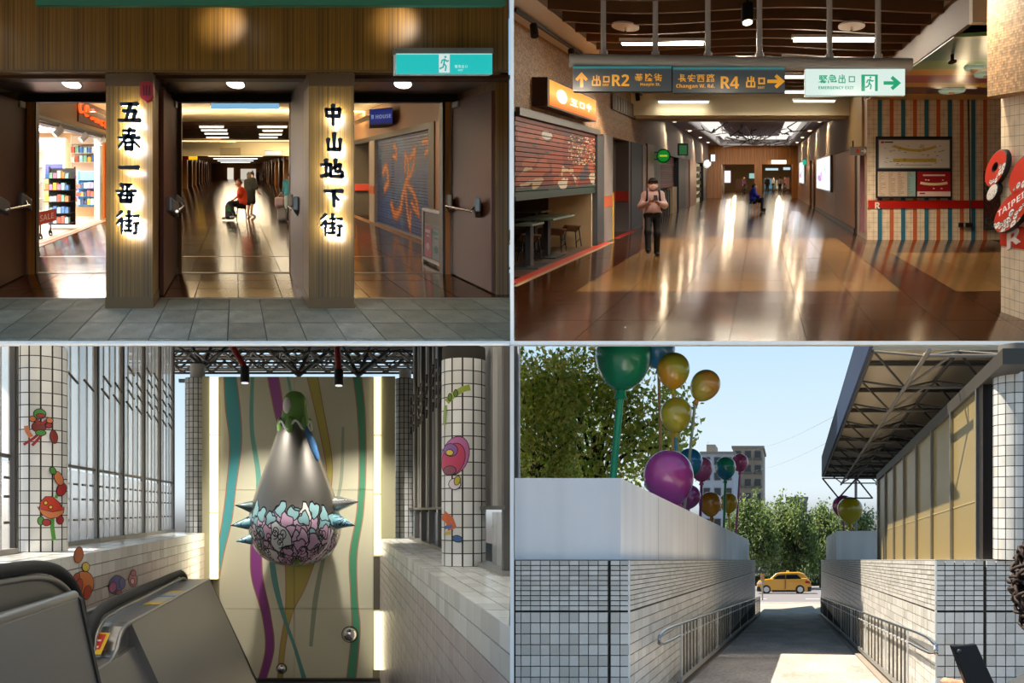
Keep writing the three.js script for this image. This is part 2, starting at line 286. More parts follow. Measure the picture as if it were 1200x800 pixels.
function person(label, j, at, turn, o) {
  const t = thing('person', label, 'person', o.group), g0 = new THREE.Matrix4().makeRotationY(turn).setPosition(at), put = (name, geo, mat, parent = t) => part(parent, name, geo.applyMatrix4(g0), mat), cell = o.cell ?? .015, hd = j.head;
  const fwd = o.face ?? [0, 0, 1], body = [...limbs(j), [[hd[0], hd[1] + .02, hd[2] - .01], [hd[0], hd[1] + .02, hd[2] - .01], .098, .098], [[hd[0], hd[1] - .03, hd[2]], [hd[0] + fwd[0] * .03, hd[1] - .07, hd[2] + fwd[2] * .03], .075, .05], [[hd[0] + fwd[0] * .085, hd[1] + .01, hd[2] + fwd[2] * .085], [hd[0] + fwd[0] * .105, hd[1] - .025, hd[2] + fwd[2] * .105], .012, .017]];
  for (const s of [-1, 1]) body.push([[hd[0] + fwd[2] * s * .095, hd[1] + .015, hd[2] - fwd[0] * s * .095], [hd[0] + fwd[2] * s * .098, hd[1] - .025, hd[2] - fwd[0] * s * .098], .018, .014]);
  const bodyGeo = [blob(body, .05, cell)]; for (const s of ['l', 'r']) bodyGeo.push(blob(hand(j['w' + s], j['h' + s], s === 'l' ? -1 : 1), .006, .006));
  put('body', mergeGeometries(bodyGeo), o.skin ?? MAT.skin);
  const L = limbs(j);
  if (o.eyes !== false) { const e = []; for (const s of [-1, 1]) e.push(ball(V(hd[0] + fwd[0] * .083 + fwd[2] * s * .035, hd[1] + .02, hd[2] + fwd[2] * .083 - fwd[0] * s * .035), .014, 8, 6)); put('eyes', mergeGeometries(e), M(0x1c1613, .3)); const m = rod(V(hd[0] + fwd[0] * .082 - fwd[2] * .022, hd[1] - .062, hd[2] + fwd[2] * .082 + fwd[0] * .022), V(hd[0] + fwd[0] * .082 + fwd[2] * .022, hd[1] - .062, hd[2] + fwd[2] * .082 - fwd[0] * .022), .008, 6); put('mouth', m, M(0x8c4a42, .5)); }
  if (o.hair) put('hair', blob([[[hd[0] - fwd[0] * .02, hd[1] + .045, hd[2] - fwd[2] * .02], [hd[0] - fwd[0] * .02, hd[1] + .045, hd[2] - fwd[2] * .02], .108, .108], ...(o.longHair ? [[[hd[0] - fwd[0] * .05, hd[1] + .02, hd[2] - fwd[2] * .05], [hd[0] - fwd[0] * .07, hd[1] - .22, hd[2] - fwd[2] * .07], .1, .07]] : [])], .04, cell, (x, y, z) => { const f = (x - hd[0]) * fwd[0] + (z - hd[2]) * fwd[2]; return Math.min(f - .05, hd[1] + .05 - y + (f > .05 ? 0 : 0)) ; }), o.hair);
  if (o.shirt) { const sh = L.slice(1, 5).concat([L[6]], [[j.tl, j.tr, .1, .1]], [L[7], L[12]], o.sleeves === 'short' ? [] : [L[8], L[13]]); put('top', blob(fat(sh, o.loose ?? .018), .06, cell, (x, y, z) => Math.max(o.hem !== undefined ? o.hem - y : j.hip[1] - .1 - y, y - j.neck[1] - .035)), o.shirt); }
  if (o.skirt) put('skirt', blob(fat([[mix(j.chest, j.hip, .6), j.hip, .11, .14], [j.tl, mix(j.tl, j.kl, .8), .11, .12], [j.tr, mix(j.tr, j.kr, .8), .11, .12]], .02), .1, cell), o.skirt);
  if (o.trousers) { const tr = [[j.tl, j.tr, .105, .105]]; for (const s of 'lr') tr.push([j['t' + s], j['k' + s], .085, .062], [j['k' + s], mix(j['k' + s], j['a' + s], o.shorts ? .1 : .93), .062, .055]); put('trousers', blob(fat(tr, .012), .05, cell, (x, y, z) => y - j.hip[1] - .06), o.trousers); }
  const shoes = o.shoes ?? MAT.black; for (const s of 'lr') put('shoe', blob([[j['a' + s], j['a' + s], .046, .046], [mix(j['a' + s], j['f' + s], .1), j['f' + s], .046, .042]], .03, cell * .8, (x, y, z) => Math.max(y - j['a' + s][1] - .03)), shoes);
  t.userDataPut = put; const extra = { put, t }; delete t.userDataPut; return extra;
}
function standing(o = {}) {                                  // a default standing figure, 1.7 m
  return { head: [0, 1.57, .02], neck: [0, 1.41, 0], chest: [0, 1.24, 0], hip: [0, .98, 0], sl: [-.17, 1.37, 0], sr: [.17, 1.37, 0], el: [-.23, 1.09, 0], er: [.23, 1.09, 0], wl: [-.24, .86, .06], wr: [.24, .86, .06], hl: [-.24, .78, .08], hr: [.24, .78, .08], tl: [-.09, .93, 0], tr: [.09, .93, 0], kl: [-.1, .5, .02], kr: [.1, .5, .02], al: [-.1, .08, -.02], ar: [.1, .08, -.02], fl: [-.12, .045, .14], fr: [.12, .045, .14], ...o };
}
function seated(o = {}) {                                    // on a seat .5 m high
  return { head: [0, 1.25, .06], neck: [0, 1.09, 0], chest: [0, .92, -.02], hip: [0, .64, -.04], sl: [-.17, 1.05, 0], sr: [.17, 1.05, 0], el: [-.22, .8, .06], er: [.22, .8, .06], wl: [-.14, .66, .26], wr: [.14, .66, .26], hl: [-.09, .63, .33], hr: [.09, .63, .33], tl: [-.09, .58, 0], tr: [.09, .58, 0], kl: [-.12, .55, .42], kr: [.12, .55, .42], al: [-.12, .08, .4], ar: [.12, .08, .4], fl: [-.13, .045, .55], fr: [.13, .045, .55], ...o };
}
function stool(name, label, group, at, h, seatMat, legMat, turn = 0, w = .34) {
  const t = thing(name, label, 'stool', group), g0 = new THREE.Matrix4().makeRotationY(turn).setPosition(at);
  part(t, 'seat', rbox(w, .04, w, .015, V(0, h - .02, 0)).applyMatrix4(g0), seatMat);
  for (const [x, z] of [[-1, -1], [1, -1], [1, 1], [-1, 1]]) part(t, 'leg', rod(V(x * w * .5, 0, z * w * .5), V(x * w * .38, h - .04, z * w * .38), .016, 6).applyMatrix4(g0), legMat);
  for (const x of [-1, 1]) part(t, 'stretcher', rod(V(x * w * .45, h * .4, -w * .45), V(x * w * .45, h * .4, w * .45), .01, 6).applyMatrix4(g0), legMat);
  return t;
}
// ================================================================ upper left: doors of an underground shopping street
const R1 = new Place(276, 199), H1 = -1.8;
const edge1 = (Z) => -.02 + .324 * Z;                       // where the added divider wall stands
{ // added white dividers between the four places
  const pw = setting('wall_middle', 'added white divider wall between the two upper corridors');
  part(pw, 'wall_end', planWorld([[-.018, 8.9], [.018, 8.9], [.035, 15], [-.035, 15]], (x, Z) => .196 * Z, (x, Z) => .62 * Z), MAT.bright);
  const lip = setting('floor_edge', 'added white divider edge of the floor slab under the upper corridors');
  part(lip, 'edge', boxUV(-6, 6.2, 8.93 * .1962, 8.93 * .2006, -9.02, -8.93), MAT.bright);
  const low = setting('wall_middle', 'added white divider wall between escalator hall and alley');
  part(low, 'wall_end', planWorld([[-.008, 3.4], [.008, 3.4], [.017, 9], [-.017, 9]], () => -1.6, (x, Z) => .1955 * Z), MAT.bright);
}
function planWorld(pts, yb, yt) {                           // upright prism over world points [x, Z] with its own bottom and top height at each
  const b = pts.map(([x, Z]) => V(x, yb(x, Z), -Z)), t = pts.map(([x, Z]) => V(x, yt(x, Z), -Z)), n = pts.length, pos = [];
  const tri = (...p) => p.forEach((q) => pos.push(q.x, q.y, q.z));
  for (let i = 0; i < n; i++) { const j = (i + 1) % n; tri(b[i], b[j], t[j]); tri(b[i], t[j], t[i]); }
  for (let i = 1; i + 1 < n; i++) { tri(t[0], t[i], t[i + 1]); tri(b[0], b[i + 1], b[i]); }
  const g = new THREE.BufferGeometry(); g.setAttribute('position', new THREE.Float32BufferAttribute(pos, 3));
  const uv = []; for (let i = 0; i < pos.length; i += 3) uv.push(pos[i] - pos[i + 2], pos[i + 1]);
  g.setAttribute('uv', new THREE.Float32BufferAttribute(uv, 2)); g.computeVertexNormals(); return g;
}
{
  const R = R1, fl = setting('floor', 'grey paved floor before the doors and polished brown floor beyond');
  const clip = (X, Z) => X - edge1(Z);
  part(fl, 'bed', R.plan([[-5, 8.95], [edge1(8.95), 8.95], [edge1(15), 15], [-5, 15]], H1 - .035, H1 - .012), MAT.grout);
  tileFloor(fl, R, { x0: -4.705, x1: 4.2, z0: 8.19, z1: 11.9, dx: .42, dz: .93, gap: .012, th: .012, y: H1 - .012, seed: 4, mat: (x, z, r) => z < 8.9 ? MAT.pave : [MAT.pave, MAT.paveB, MAT.paveC][Math.floor(r() * 3)], clip: (X, Z) => Math.max(clip(X, Z), 8.95 - Z) });
  part(fl, 'sill', R.plan([[-5, 11.91], [edge1(11.91), 11.91], [edge1(12), 12], [-5, 12]], H1 - .012, H1 + .006), M(0x8d857a, .4, .5));
  tileFloor(fl, R, { x0: -4.3, x1: 4.4, z0: 12, z1: 14.85, dx: .62, dz: .95, gap: .01, th: .012, y: H1 - .012, seed: 6, mat: (x, z, r) => [MAT.floor, MAT.floorB][Math.floor(r() * 2)], clip });
  part(fl, 'sill', R.box(-3.6, 3.8, H1 - .012, H1 + .008, 14.85, 14.97), M(0xa39a8c, .35, .6));
  part(fl, 'bed', R.box(-4.9, 4.75, H1 - .2, H1 - .012, 15, 170), MAT.grout);
  tileFloor(fl, R, { x0: -4.8, x1: 4.8, z0: 14.97, z1: 29, dx: .8, dz: 1.4, gap: .008, th: .012, y: H1 - .012, seed: 7, mat: (x, z, r) => [MAT.floorC, MAT.floor, MAT.floorB][Math.floor(r() * 3)] });
  part(fl, 'far_floor', R.box(-4.8, 4.8, H1 - .012, H1, 28.97, 170), MAT.floorC);
  part(fl, 'side_floor', R.box(4.8, 5.6, H1 - .012, H1, 18.4, 170), MAT.floorC); part(fl, 'side_floor', R.box(-5.6, -4.8, H1 - .012, H1, 34, 170), MAT.floorC);
  part(fl, 'inlay_strip', R.box(-4.7, 4.7, H1 - .01, H1 + .001, 17.7, 17.82), M(0xa56b4c, .3));
  const hw = setting('wall_header', 'wood veneer fascia over the three door openings');
  part(hw, 'fascia', R.plan([[-5.4, 11.1], [edge1(11.1) - .03, 11.1], [edge1(11.1) - .03, 11.6], [-5.4, 11.6]], 1.288, 2.6), MAT.wood);
  part(hw, 'edge_strip', R.plan([[-5.4, 11.085], [edge1(11.1) - .03, 11.085], [edge1(11.1) - .03, 11.1], [-5.4, 11.1]], 1.27, 1.3), M(0x5c421c, .4));
  part(hw, 'soffit', R.plan([[-5.4, 11.6], [edge1(11.6) - .03, 11.6], [edge1(12.05) - .03, 12.05], [-5.4, 12.05]], 1.24, 1.288), M(0x3a2412, .4));
  const gb = setting('trim', 'dark green painted beam along the ceiling before the doors');
  part(gb, 'beam', R.plan([[-2.35, 10.0], [edge1(10) - .05, 10.0], [edge1(10) - .05, 10.15], [-2.35, 10.15]], 1.93, 2.6), M(0x14502a, .5));
  // ceiling before and inside the doors
  const ce = setting('ceiling', 'metal panel ceiling between the door frames');
  for (const [x0, x1] of [[-3.75, -1.7], [-1.05, 1.05], [1.6, 3.95]]) for (let k = 0; k < 2; k++) part(ce, 'panel', R.box(x0, x1, 1.3 + k * .004, 1.34, 12.05 + k * 1.3, 13.34 + k * 1.3), MAT.metalCeil);
  part(ce, 'roof', R.plan([[-5.6, 9.3], [edge1(9.3) - .03, 9.3], [edge1(15.5) - .03, 15.5], [-5.6, 15.5]], 2.75, 2.95), MAT.greyWall);
  part(ce, 'side', R.box(-5.6, -5.4, -2, 2.95, 11, 15.2), MAT.greyWall);  // roof and side are unseen, placed to keep sky light out
  for (const x of [-2.45, 0, 2.5]) {
    const d = thing('downlight', ['round white downlight over the left door opening', 'round white downlight over the middle door opening', 'round white downlight over the right door opening'][x < -1 ? 0 : x > 1 ? 2 : 1], 'light', 'downlights over the three door openings'), c = R.w(x, 1.285, 12.75);
    const rim = new THREE.TorusGeometry(.14, .016, 8, 28); rim.rotateX(Math.PI / 2); rim.translate(c.x, c.y + .005, c.z); part(d, 'rim', rim, MAT.steel);
    const disc = new THREE.CylinderGeometry(.125, .125, .02, 28); disc.translate(c.x, c.y, c.z); part(d, 'lamp', disc, glow(0xfff2dc, 6));
    const s = new THREE.SpotLight(0xffdcae, 8, 0, 1.25, .8); s.name = 'downlight_light'; s.position.copy(c).add(V(0, -.03, 0)); s.target.position.copy(c).add(V(0, -3, 0)); s.shadow.radius = 5; scene.add(s, s.target);
  }
  for (const [x, l] of [[-.15, 'unseen round downlight casting the left light pool on the wood fascia'], [2.1, 'unseen round downlight casting the right light pool on the wood fascia'], [-3.6, 'unseen round downlight above the far left end of the wood fascia']]) { const c = R.w(x, 2.35, 10.5), t = thing('downlight', l, 'light', 'unseen downlights over the fascia'), d = new THREE.CylinderGeometry(.12, .12, .04, 24); d.translate(c.x, c.y, c.z); part(t, 'lamp', d, glow(0xfff0d6, 4)); const rim = new THREE.TorusGeometry(.13, .015, 8, 24); rim.rotateX(Math.PI / 2); rim.translate(c.x, c.y, c.z); part(t, 'rim', rim, MAT.steel); const s = new THREE.SpotLight(0xfff2dc, 6, 0, .5, 1); s.name = 'downlight_light'; s.position.copy(c).add(V(0, -.05, 0)); s.target.position.copy(c).add(V(.6 * R.drift, -.42 + .6 * R.rise, -.6)); s.shadow.radius = 4; scene.add(s, s.target); }  // unseen lamps above the beam, placed to light the fascia
  const fr = setting('door_frame', 'dark metal frame across the three door openings');
  part(fr, 'head', R.box(-3.75, 3.95, 1.17, 1.34, 14.7, 15), MAT.frameDark);
  part(fr, 'over_wall', R.box(-5.4, 4.78, 1.34, 2.9, 14.95, 15.1), MAT.beige);
  for (const [x0, x1] of [[-3.69, -3.47], [3.62, 3.8]]) { part(fr, 'jamb', R.box(x0, x1, H1, 1.17, 14.72, 15), MAT.woodWarm); }
  for (const x of [-3.47, 3.6, -1.04, 1.02]) part(fr, 'stop', R.box(x - .02, x + .02, H1, 1.17, 14.75, 15), MAT.frameDark);
  for (const x of [-1, .96]) part(fr, 'post', R.box(x - .02, x + .06, H1, 1.17, 14.86, 15), M(0x8a6a45, .3, .5));
  const sw = setting('wall_right', 'wood veneer pier at the right of the door openings');
  part(sw, 'pier', R.plan([[3.76, 12.32], [edge1(12.32) - .02, 12.32], [edge1(15) - .03, 15], [3.83, 15]], H1, 1.3), MAT.wood);
  const lw = setting('wall_left', 'brown wall at the left of the door openings');
  part(lw, 'pier', R.box(-5.4, -3.69, H1, 1.34, 14.72, 15), MAT.woodDark);
  // columns with characters
  const colX = [[-1.687, -1.077], [.955, 1.543]];
  colX.forEach(([x0, x1], k) => {
    const c = tag(thing('entrance_column', ['square wood veneer column between left and middle doors, with a red shield on it', 'square wood veneer column between middle and right doors, without a shield'][k], 'column', 'wood veneer door columns'));
    part(c, 'cladding', R.box(x0, x1, H1 + .14, 1.27, 11.11, 11.97), MAT.wood);
    part(c, 'plinth', R.box(x0 - .008, x1 + .008, H1, H1 + .14, 11.1, 11.98), M(0x6b4c1e, .45));
    part(c, 'painted_shade_band', R.box(x0 - .006, x1 + .006, 1.09, 1.25, 11.095, 11.98), M(0x4a3314, .45));  // shade under the header, painted as a darker band
    part(c, 'pier_behind', R.box(x0, x1 - .03, H1, 1.3, 11.98, 14.99), MAT.woodDark);
  });
  const chars = [['五', 154, 131, 27], ['春', 153.5, 165, 27], ['一', 153.5, 197, 24], ['番', 150, 227, 25], ['街', 152, 262, 28]], charsR = [['中', 390, 137, 25], ['山', 391.5, 169, 23], ['地', 390, 199, 27], ['下', 391, 232, 25], ['街', 389.5, 265, 27]];
  const order = ['topmost', 'second', 'third', 'fourth', 'lowest'];
  [chars, charsR].forEach((list, k) => list.forEach(([ch, u, v, px], i) => {
    const Z = 11.05, at = R.w(R.X(u, Z), R.Y(v, Z), Z), s = px * Z / F * .9;
    const t = thing('sign_character', `${order[i]} black character of the backlit sign on the ${k ? 'right' : 'left'} wood column`, 'character', `backlit characters on the ${k ? 'right' : 'left'} column`);
    const g = glyphShape(ch, s, ch === '番' || ch === '春' || ch === '街' ? .04 : .052, .016, .045); g.translate(at.x, at.y, at.z); part(t, 'face', g, M(0x0a0d1c, .4));
    const b = glyphShape(ch, s * .97, .032, .006, .026); b.translate(at.x, at.y, at.z); part(t, 'light_strip', b, glow(0xdce8ff, 88));
    const l = new THREE.PointLight(0xeef4ff, .05); l.name = 'character_light'; l.position.copy(at).add(V(0, 0, -.02)); l.shadow.radius = 2; scene.add(l);
  }));
  { const Z = 11.09, sh = new THREE.Shape(), w = 14 * Z / F / 2, h = 23 * Z / F / 2; sh.moveTo(-w, h * .7); sh.quadraticCurveTo(0, h * 1.25, w, h * .7); sh.lineTo(w, -h * .5); sh.quadraticCurveTo(w * .6, -h * .9, 0, -h * 1.05); sh.quadraticCurveTo(-w * .6, -h * .9, -w, -h * .5); sh.lineTo(-w, h * .7);
    const c = R.w(R.X(173, Z), R.Y(108, Z), Z), g = new THREE.ExtrudeGeometry(sh, { depth: .03, bevelSize: .008, bevelThickness: .008, bevelSegments: 2 }); g.translate(c.x, c.y, c.z);
    const t = thing('shield_plaque', 'small dark red shield plaque near the top of the left wood column', 'plaque'); part(t, 'plate', g, M(0x8d1a1a, .35));
    for (let k = 0; k < 3; k++) part(t, 'engraving', rod(c.clone().add(V(-w * .55 + k * w * .55, h * .5, .04)), c.clone().add(V(-w * .4 + k * w * .4, -h * .5, .04)), .007, 6), M(0x4e0c0c, .4)); }
  // exit sign on the fascia
  { const Z = 10.88, t = thing('exit_sign', 'lit turquoise exit sign with a running figure on the wood fascia', 'sign');
    part(t, 'housing', R.front(463, 56, 578, 63, Z, .2), MAT.steelDull);
    part(t, 'back_case', R.front(464, 63, 577, 87, Z + .012, .18), M(0xd8e8e6, .5));
    const tex = canvasTex(512, 104, (x, w, h) => { x.fillStyle = '#1fd0cc'; x.fillRect(0, 0, w, h); x.fillStyle = '#bff5ee'; x.fillRect(0, 0, w, 6); x.fillStyle = '#e9fbf8'; x.fillRect(228, 4, 58, 94); runner(x, 257, 54, 46, '#27b8ae'); drawGlyph(x, '緊', 320, 66, 15, 2, '#d8fffa'); drawGlyph(x, '急', 338, 66, 15, 2, '#d8fffa'); drawGlyph(x, '出', 356, 66, 15, 2, '#d8fffa'); drawGlyph(x, '口', 374, 66, 15, 2, '#d8fffa'); x.fillStyle = '#d8fffa'; x.font = 'bold 13px sans-serif'; x.fillText('EXIT', 330, 90); });
    const a = (u, v) => R.w(R.X(u, Z), R.Y(v, Z), Z);
    part(t, 'face', quad(a(464.5, 86.5), a(576.5, 86.5), a(576.5, 62.5), a(464.5, 62.5)), new THREE.MeshStandardMaterial({ color: 0x111111, roughness: .5, emissive: 0xffffff, emissiveIntensity: .8, emissiveMap: tex }));
    rectLight(a(520, 74).add(V(0, 0, .05)), a(520, 74).add(V(0, 0, 1)), 1.2, .25, 0x5fe6dc, 1.2); }
  // door leaves
  const pushBar = (d, x, s, z0, z1, y) => { const X = x + s * .14; part(d, 'push_bar', R.rod([X, y, z0], [X, y + .01, z1], .022), MAT.chrome); for (const z of [z0, z1]) { const b = rbox(.1, .22, .3, .03, R.w(x + s * .07, y + .06, z)); part(d, 'bar_housing', b, MAT.steelDull); part(d, 'bar_arm', rod(R.w(x + s * .07, y + .1, z), R.w(X, y, z + (z === z0 ? .12 : -.12)), .03), MAT.chrome); } };
  const leaf = (x0, x1, z0, z1, side, label, bz0, bz1, y) => {
    const d = setting('door', label); part(d, 'leaf', R.box(x0, x1, H1 + .02, 1.15, z0, z1), MAT.doorLeaf);
    part(d, 'edge_rail', R.box(x0 - .01, x1 + .01, H1 + .02, 1.15, z1, z1 + .06), MAT.steelDull);
    part(d, 'closer', R.box((x0 + x1) / 2 - .06, (x0 + x1) / 2 + .06, 1.05, 1.15, z1 - .5, z1 - .1), MAT.steelDull);
    part(d, 'foot_hinge', rbox(.09, .12, .1, .02, R.w((x0 + x1) / 2, H1 + .07, z1 + .04)), MAT.steelDull);
    pushBar(d, side > 0 ? x1 : x0, side, bz0, bz1, y);
  };
  leaf(-3.66, -3.6, 12.4, 14.66, 1, 'brown metal fire door folded back at the far left', 12.9, 14.3, -.6);
  leaf(-1.075, -1.02, 12.1, 14.66, 1, 'brown metal fire door folded back on the left of the middle opening', 12.8, 14.2, -.62);
  leaf(1.02, 1.075, 12.5, 14.66, -1, 'brown metal fire door folded back on the right of the middle opening', 13, 14.3, -.62);
  leaf(3.72, 3.78, 12.4, 14.66, -1, 'brown metal fire door folded back at the far right', 12.85, 14.5, -.63);
}
{ // the corridor beyond
  const R = R1;
  const wl = setting('wall_left', 'left shop fronts of the corridor with dark bays between wood pilasters'), wr = setting('wall_right', 'right shop fronts of the corridor with dark bays between wood pilasters');
  part(wl, 'fascia', R.box(-5.1, -4.75, 1.33, 2.2, 15, 70), MAT.beige); part(wr, 'fascia', R.plan([[4.75, 15.1], [4.8, 15.1], [5.1, 16.2], [5.1, 70], [4.75, 70]], 1.15, 2.2), M(0xb08a6a, .6));
  part(wl, 'near_wall', R.box(-5.1, -4.75, H1, 1.33, 15, 20.4), MAT.woodDark);
  part(wl, 'bay_wall', R.box(-5.6, -5.4, H1, 1.4, 34, 170), M(0x241a14, .6)); part(wr, 'bay_wall', R.box(5.4, 5.6, H1, 1.4, 31, 170), M(0x241a14, .6));
  part(wl, 'frieze', R.box(-5.4, -4.75, .95, 2.2, 70, 170), MAT.beige); part(wr, 'frieze', R.box(4.75, 5.4, .95, 2.2, 70, 170), MAT.beige);
  for (let k = 0; k < 15; k++) { const z = 36 + k * 9; for (const [w, s] of [[wl, -1], [wr, 1]]) part(w, 'pilaster', R.box(s > 0 ? 4.6 : -5.4, s > 0 ? 5.4 : -4.6, H1, 1.35, z, z + 1.6), MAT.woodWarm);
    if (k > 3) for (const s of [-1, 1]) part(s > 0 ? wr : wl, 'bay_front', R.box(s > 0 ? 5 : -5.05, s > 0 ? 5.05 : -5, H1, .9, z + 2.5, z + 7.5), [M(0x3a2a20, .4), M(0x1b1a1c, .3), M(0x5a4a3a, .4), M(0x33302c, .3)][(k * 3 + (s > 0 ? 1 : 0)) % 4]); }
  part(wl, 'red_bay', R.box(-4.95, -4.85, H1, .9, 92, 97), M(0xb03a12, .5)); part(wl, 'white_post', R.box(-4.9, -4.8, H1, .9, 83, 86), M(0xc9c0ae, .5));
  const ce = setting('ceiling', 'corridor ceiling with cream panels, a bay of brown slats and strip lights');
  part(ce, 'cream_panel', R.plan([[-5.1, 15], [4.75, 15], [5.1, 16.2], [5.1, 38], [-5.1, 38]], 2.15, 2.3), MAT.cream);
  part(ce, 'slat_back', R.box(-5.1, 5.1, 2.5, 2.6, 38, 62), M(0x2c1a0e, .7));
  for (let k = 0; k < 20; k++) part(ce, 'slat', R.box(-4.8, 4.8, 2.15, 2.4, 38.3 + k * 1.2, 38.6 + k * 1.2), MAT.slat);
  part(ce, 'bulkhead', R.box(-5.1, 5.1, 1.02, 2.6, 62, 63), MAT.cream);
  part(ce, 'vent', R.box(R.X(258, 62), R.X(282, 62), R.Y(181, 62), R.Y(173, 62), 61.9, 62), M(0xb9ab88, .6));
  part(ce, 'far_panel', R.box(-5.4, 5.4, 1.3, 1.5, 63, 170), MAT.cream);
  part(ce, 'roof', R.plan([[-9.6, 15], [4.78, 15], [5.75, 18.2], [5.75, 171], [-9.6, 171]], 2.6, 2.8), MAT.greyWall);
  part(wl, 'unseen_outer_wall', R.box(-9.7, -9.5, H1 - .2, 2.7, 15, 35), MAT.greyWall); part(wr, 'unseen_outer_wall', R.plan([[4.76, 15], [4.8, 15], [5.8, 18.2], [5.8, 171], [5.6, 171], [5.6, 18.4]], H1 - .2, 2.7), MAT.greyWall);  // roof and outer walls out of view, placed to block the sky
  part(wl, 'added_back_wall', R.box(-9.7, -5.4, H1 - .2, 2.7, 34.9, 35.2), MAT.greyWall); part(wl, 'unseen_far_outer', R.box(-5.8, -5.6, H1 - .2, 2.7, 35, 171), MAT.greyWall);
  const we = setting('wall_end', 'far end wall of the corridor with a bright opening');
  part(we, 'wall', R.box(-5.4, 5.4, H1, 1.5, 168, 169), M(0x9a6a35, .5));
  part(we, 'opening_glow', R.box(1, 4, H1, .2, 167.9, 168), glow(0xfff4e2, .6)); part(we, 'opening_glow', R.box(-1.6, -.4, H1, .4, 167.9, 168), glow(0xfff4e2, .8));  // glowing panels painted onto the wall as lit openings
  // strip lights
  const strip = (u0, u1, v, Y, label) => { const Z = Y / ((R.v - v) / F), t = thing('strip_light', label, 'light', 'strip lights across the corridor ceiling'), x0 = R.X(u0, Z), x1 = R.X(u1, Z); part(t, 'lamp', R.box(x0, x1, Y - .07, Y, Z - .12, Z + .12), glow(0xfff0d0, 3.2)); part(t, 'tray', R.box(x0 - .04, x1 + .04, Y, Y + .05, Z - .2, Z + .2), MAT.white); const c = R.w((x0 + x1) / 2, Y - .1, Z); rectLight(c, c.clone().add(V(0, -1, 0)), x1 - x0, .24, 0xffe8c0, 9); };
  for (const [u0, u1, v] of [[234, 262, 148], [236, 266, 152], [240, 267, 156], [242, 268, 160.5], [302, 336, 148], [308, 331, 152.5], [304, 330, 157], [304, 325, 160.5]]) strip(u0, u1, v, 2.12, `${u0 < 280 ? 'left' : 'right'} strip light on the brown slatted ceiling, row ${['one', 'two', 'three', 'four'][Math.round((v - 148) / 4.2)]} from the front`);
  for (const z of [18, 24, 30]) for (const x of [-2.6, 2.6]) { const t = thing('ceiling_panel_light', `unseen square flush light in the cream ceiling just inside the doors, ${x < 0 ? 'left' : 'right'} side, ${z < 20 ? 'nearest' : z < 27 ? 'middle' : 'farthest'} one`, 'light', 'unseen flush lights just inside the doors'); part(t, 'lamp', R.box(x - .4, x + .4, 2.12, 2.16, z - .5, z + .5), glow(0xffefd0, 2.5)); const c = R.w(x, 2.1, z); rectLight(c, c.clone().add(V(0, -1, 0)), .8, 1, 0xffe4b8, 11); }  // out of view, placed to light the corridor inside the doors
  for (const s of [-1, 1]) { const t = thing('unseen_cove_trough', s < 0 ? 'unseen lit cove trough along the left edge of the cream corridor ceiling' : 'unseen lit cove trough along the right edge of the cream corridor ceiling', 'light'); part(t, 'trough', R.box(s * 4.4 - .2, s * 4.4 + .2, 1.72, 1.76, 26, 37.5), MAT.cream); part(t, 'lamp', R.box(s * 4.4 - .06, s * 4.4 + .06, 1.77, 1.8, 26.2, 37.3), glow(0xffe6b8, 4)); const c = R.w(s * 4.35, 1.83, 31.5); rectLight(c, c.clone().add(V(-s * .6, 1, 0)), .3, 9, 0xffe2b0, 60); }  // unseen troughs, placed to light the cream ceiling
  { const t = thing('unseen_cove_trough', 'added lit cove trough across the corridor in front of the cream bulkhead', 'light'); part(t, 'trough', R.box(-4.6, 4.6, 1.98, 2.02, 60.2, 60.6), MAT.cream); part(t, 'lamp', R.box(-4.5, 4.5, 2.03, 2.06, 60.3, 60.5), glow(0xffe6b8, 3)); const c = R.w(0, 1.96, 60.2); rectLight(c, R.w(0, 1.2, 62), 9, .3, 0xffe2b0, 14); }  // trough added to brighten the bulkhead
  for (const z of [78, 98, 120, 145]) { const t = thing('ceiling_panel_light', `long flush light in the far corridor ceiling, ${z < 80 ? 'nearest' : z < 100 ? 'second' : z < 130 ? 'third' : 'farthest'} one`, 'light', 'far ceiling lights'); part(t, 'lamp', R.box(-2.5, 2.5, 1.24, 1.3, z - 1, z + 1), glow(0xffefd0, 3.2)); const c = R.w(0, 1.2, z); rectLight(c, c.clone().add(V(0, -1, 0)), 5, 2, 0xffe4b8, 8); }
  { const Z = 25.5, t = thing('hanging_light_box', 'pale blue light box hanging under the cream corridor ceiling', 'sign'); part(t, 'box', R.front(247, 120.5, 327, 127, Z, .25), glow(0x86bfe6, .9)); part(t, 'rail', R.front(246, 118.5, 328, 120, Z, .3), MAT.steelDull); for (const u of [255, 320]) part(t, 'hanger', R.rod([R.X(u, Z), R.Y(119, Z), Z + .1], [R.X(u, Z), 2.16, Z + .1], .02), MAT.steel); }
  { const Z = 61.6, t = thing('hanging_sign', 'white lit sign box on the cream bulkhead down the corridor', 'sign'); part(t, 'face', R.front(311, 177, 330, 181.5, Z, .3), glow(0xf3f6ee, .9)); part(t, 'frame', R.front(310, 176, 331, 177, Z, .35), MAT.steelDull); }
  { const Z = 73, t = thing('yellow_shop_sign', 'small glowing yellow shop sign on the left wall of the corridor', 'sign'); part(t, 'face', R.front(221, 178, 231, 187, Z, .6), glow(0xffc21a, 1)); part(t, 'bracket', R.front(214, 180, 221, 187, Z + .1, .5), M(0xb5401a, .5)); }
  { const Z = 66, t = thing('green_exit_light', 'small green exit light high on the right of the corridor', 'sign'); part(t, 'face', R.front(341, 176, 346, 183, Z, .3), glow(0x27c070, .8)); part(t, 'case', R.front(340.5, 175, 346.5, 176, Z, .35), MAT.steelDull); }
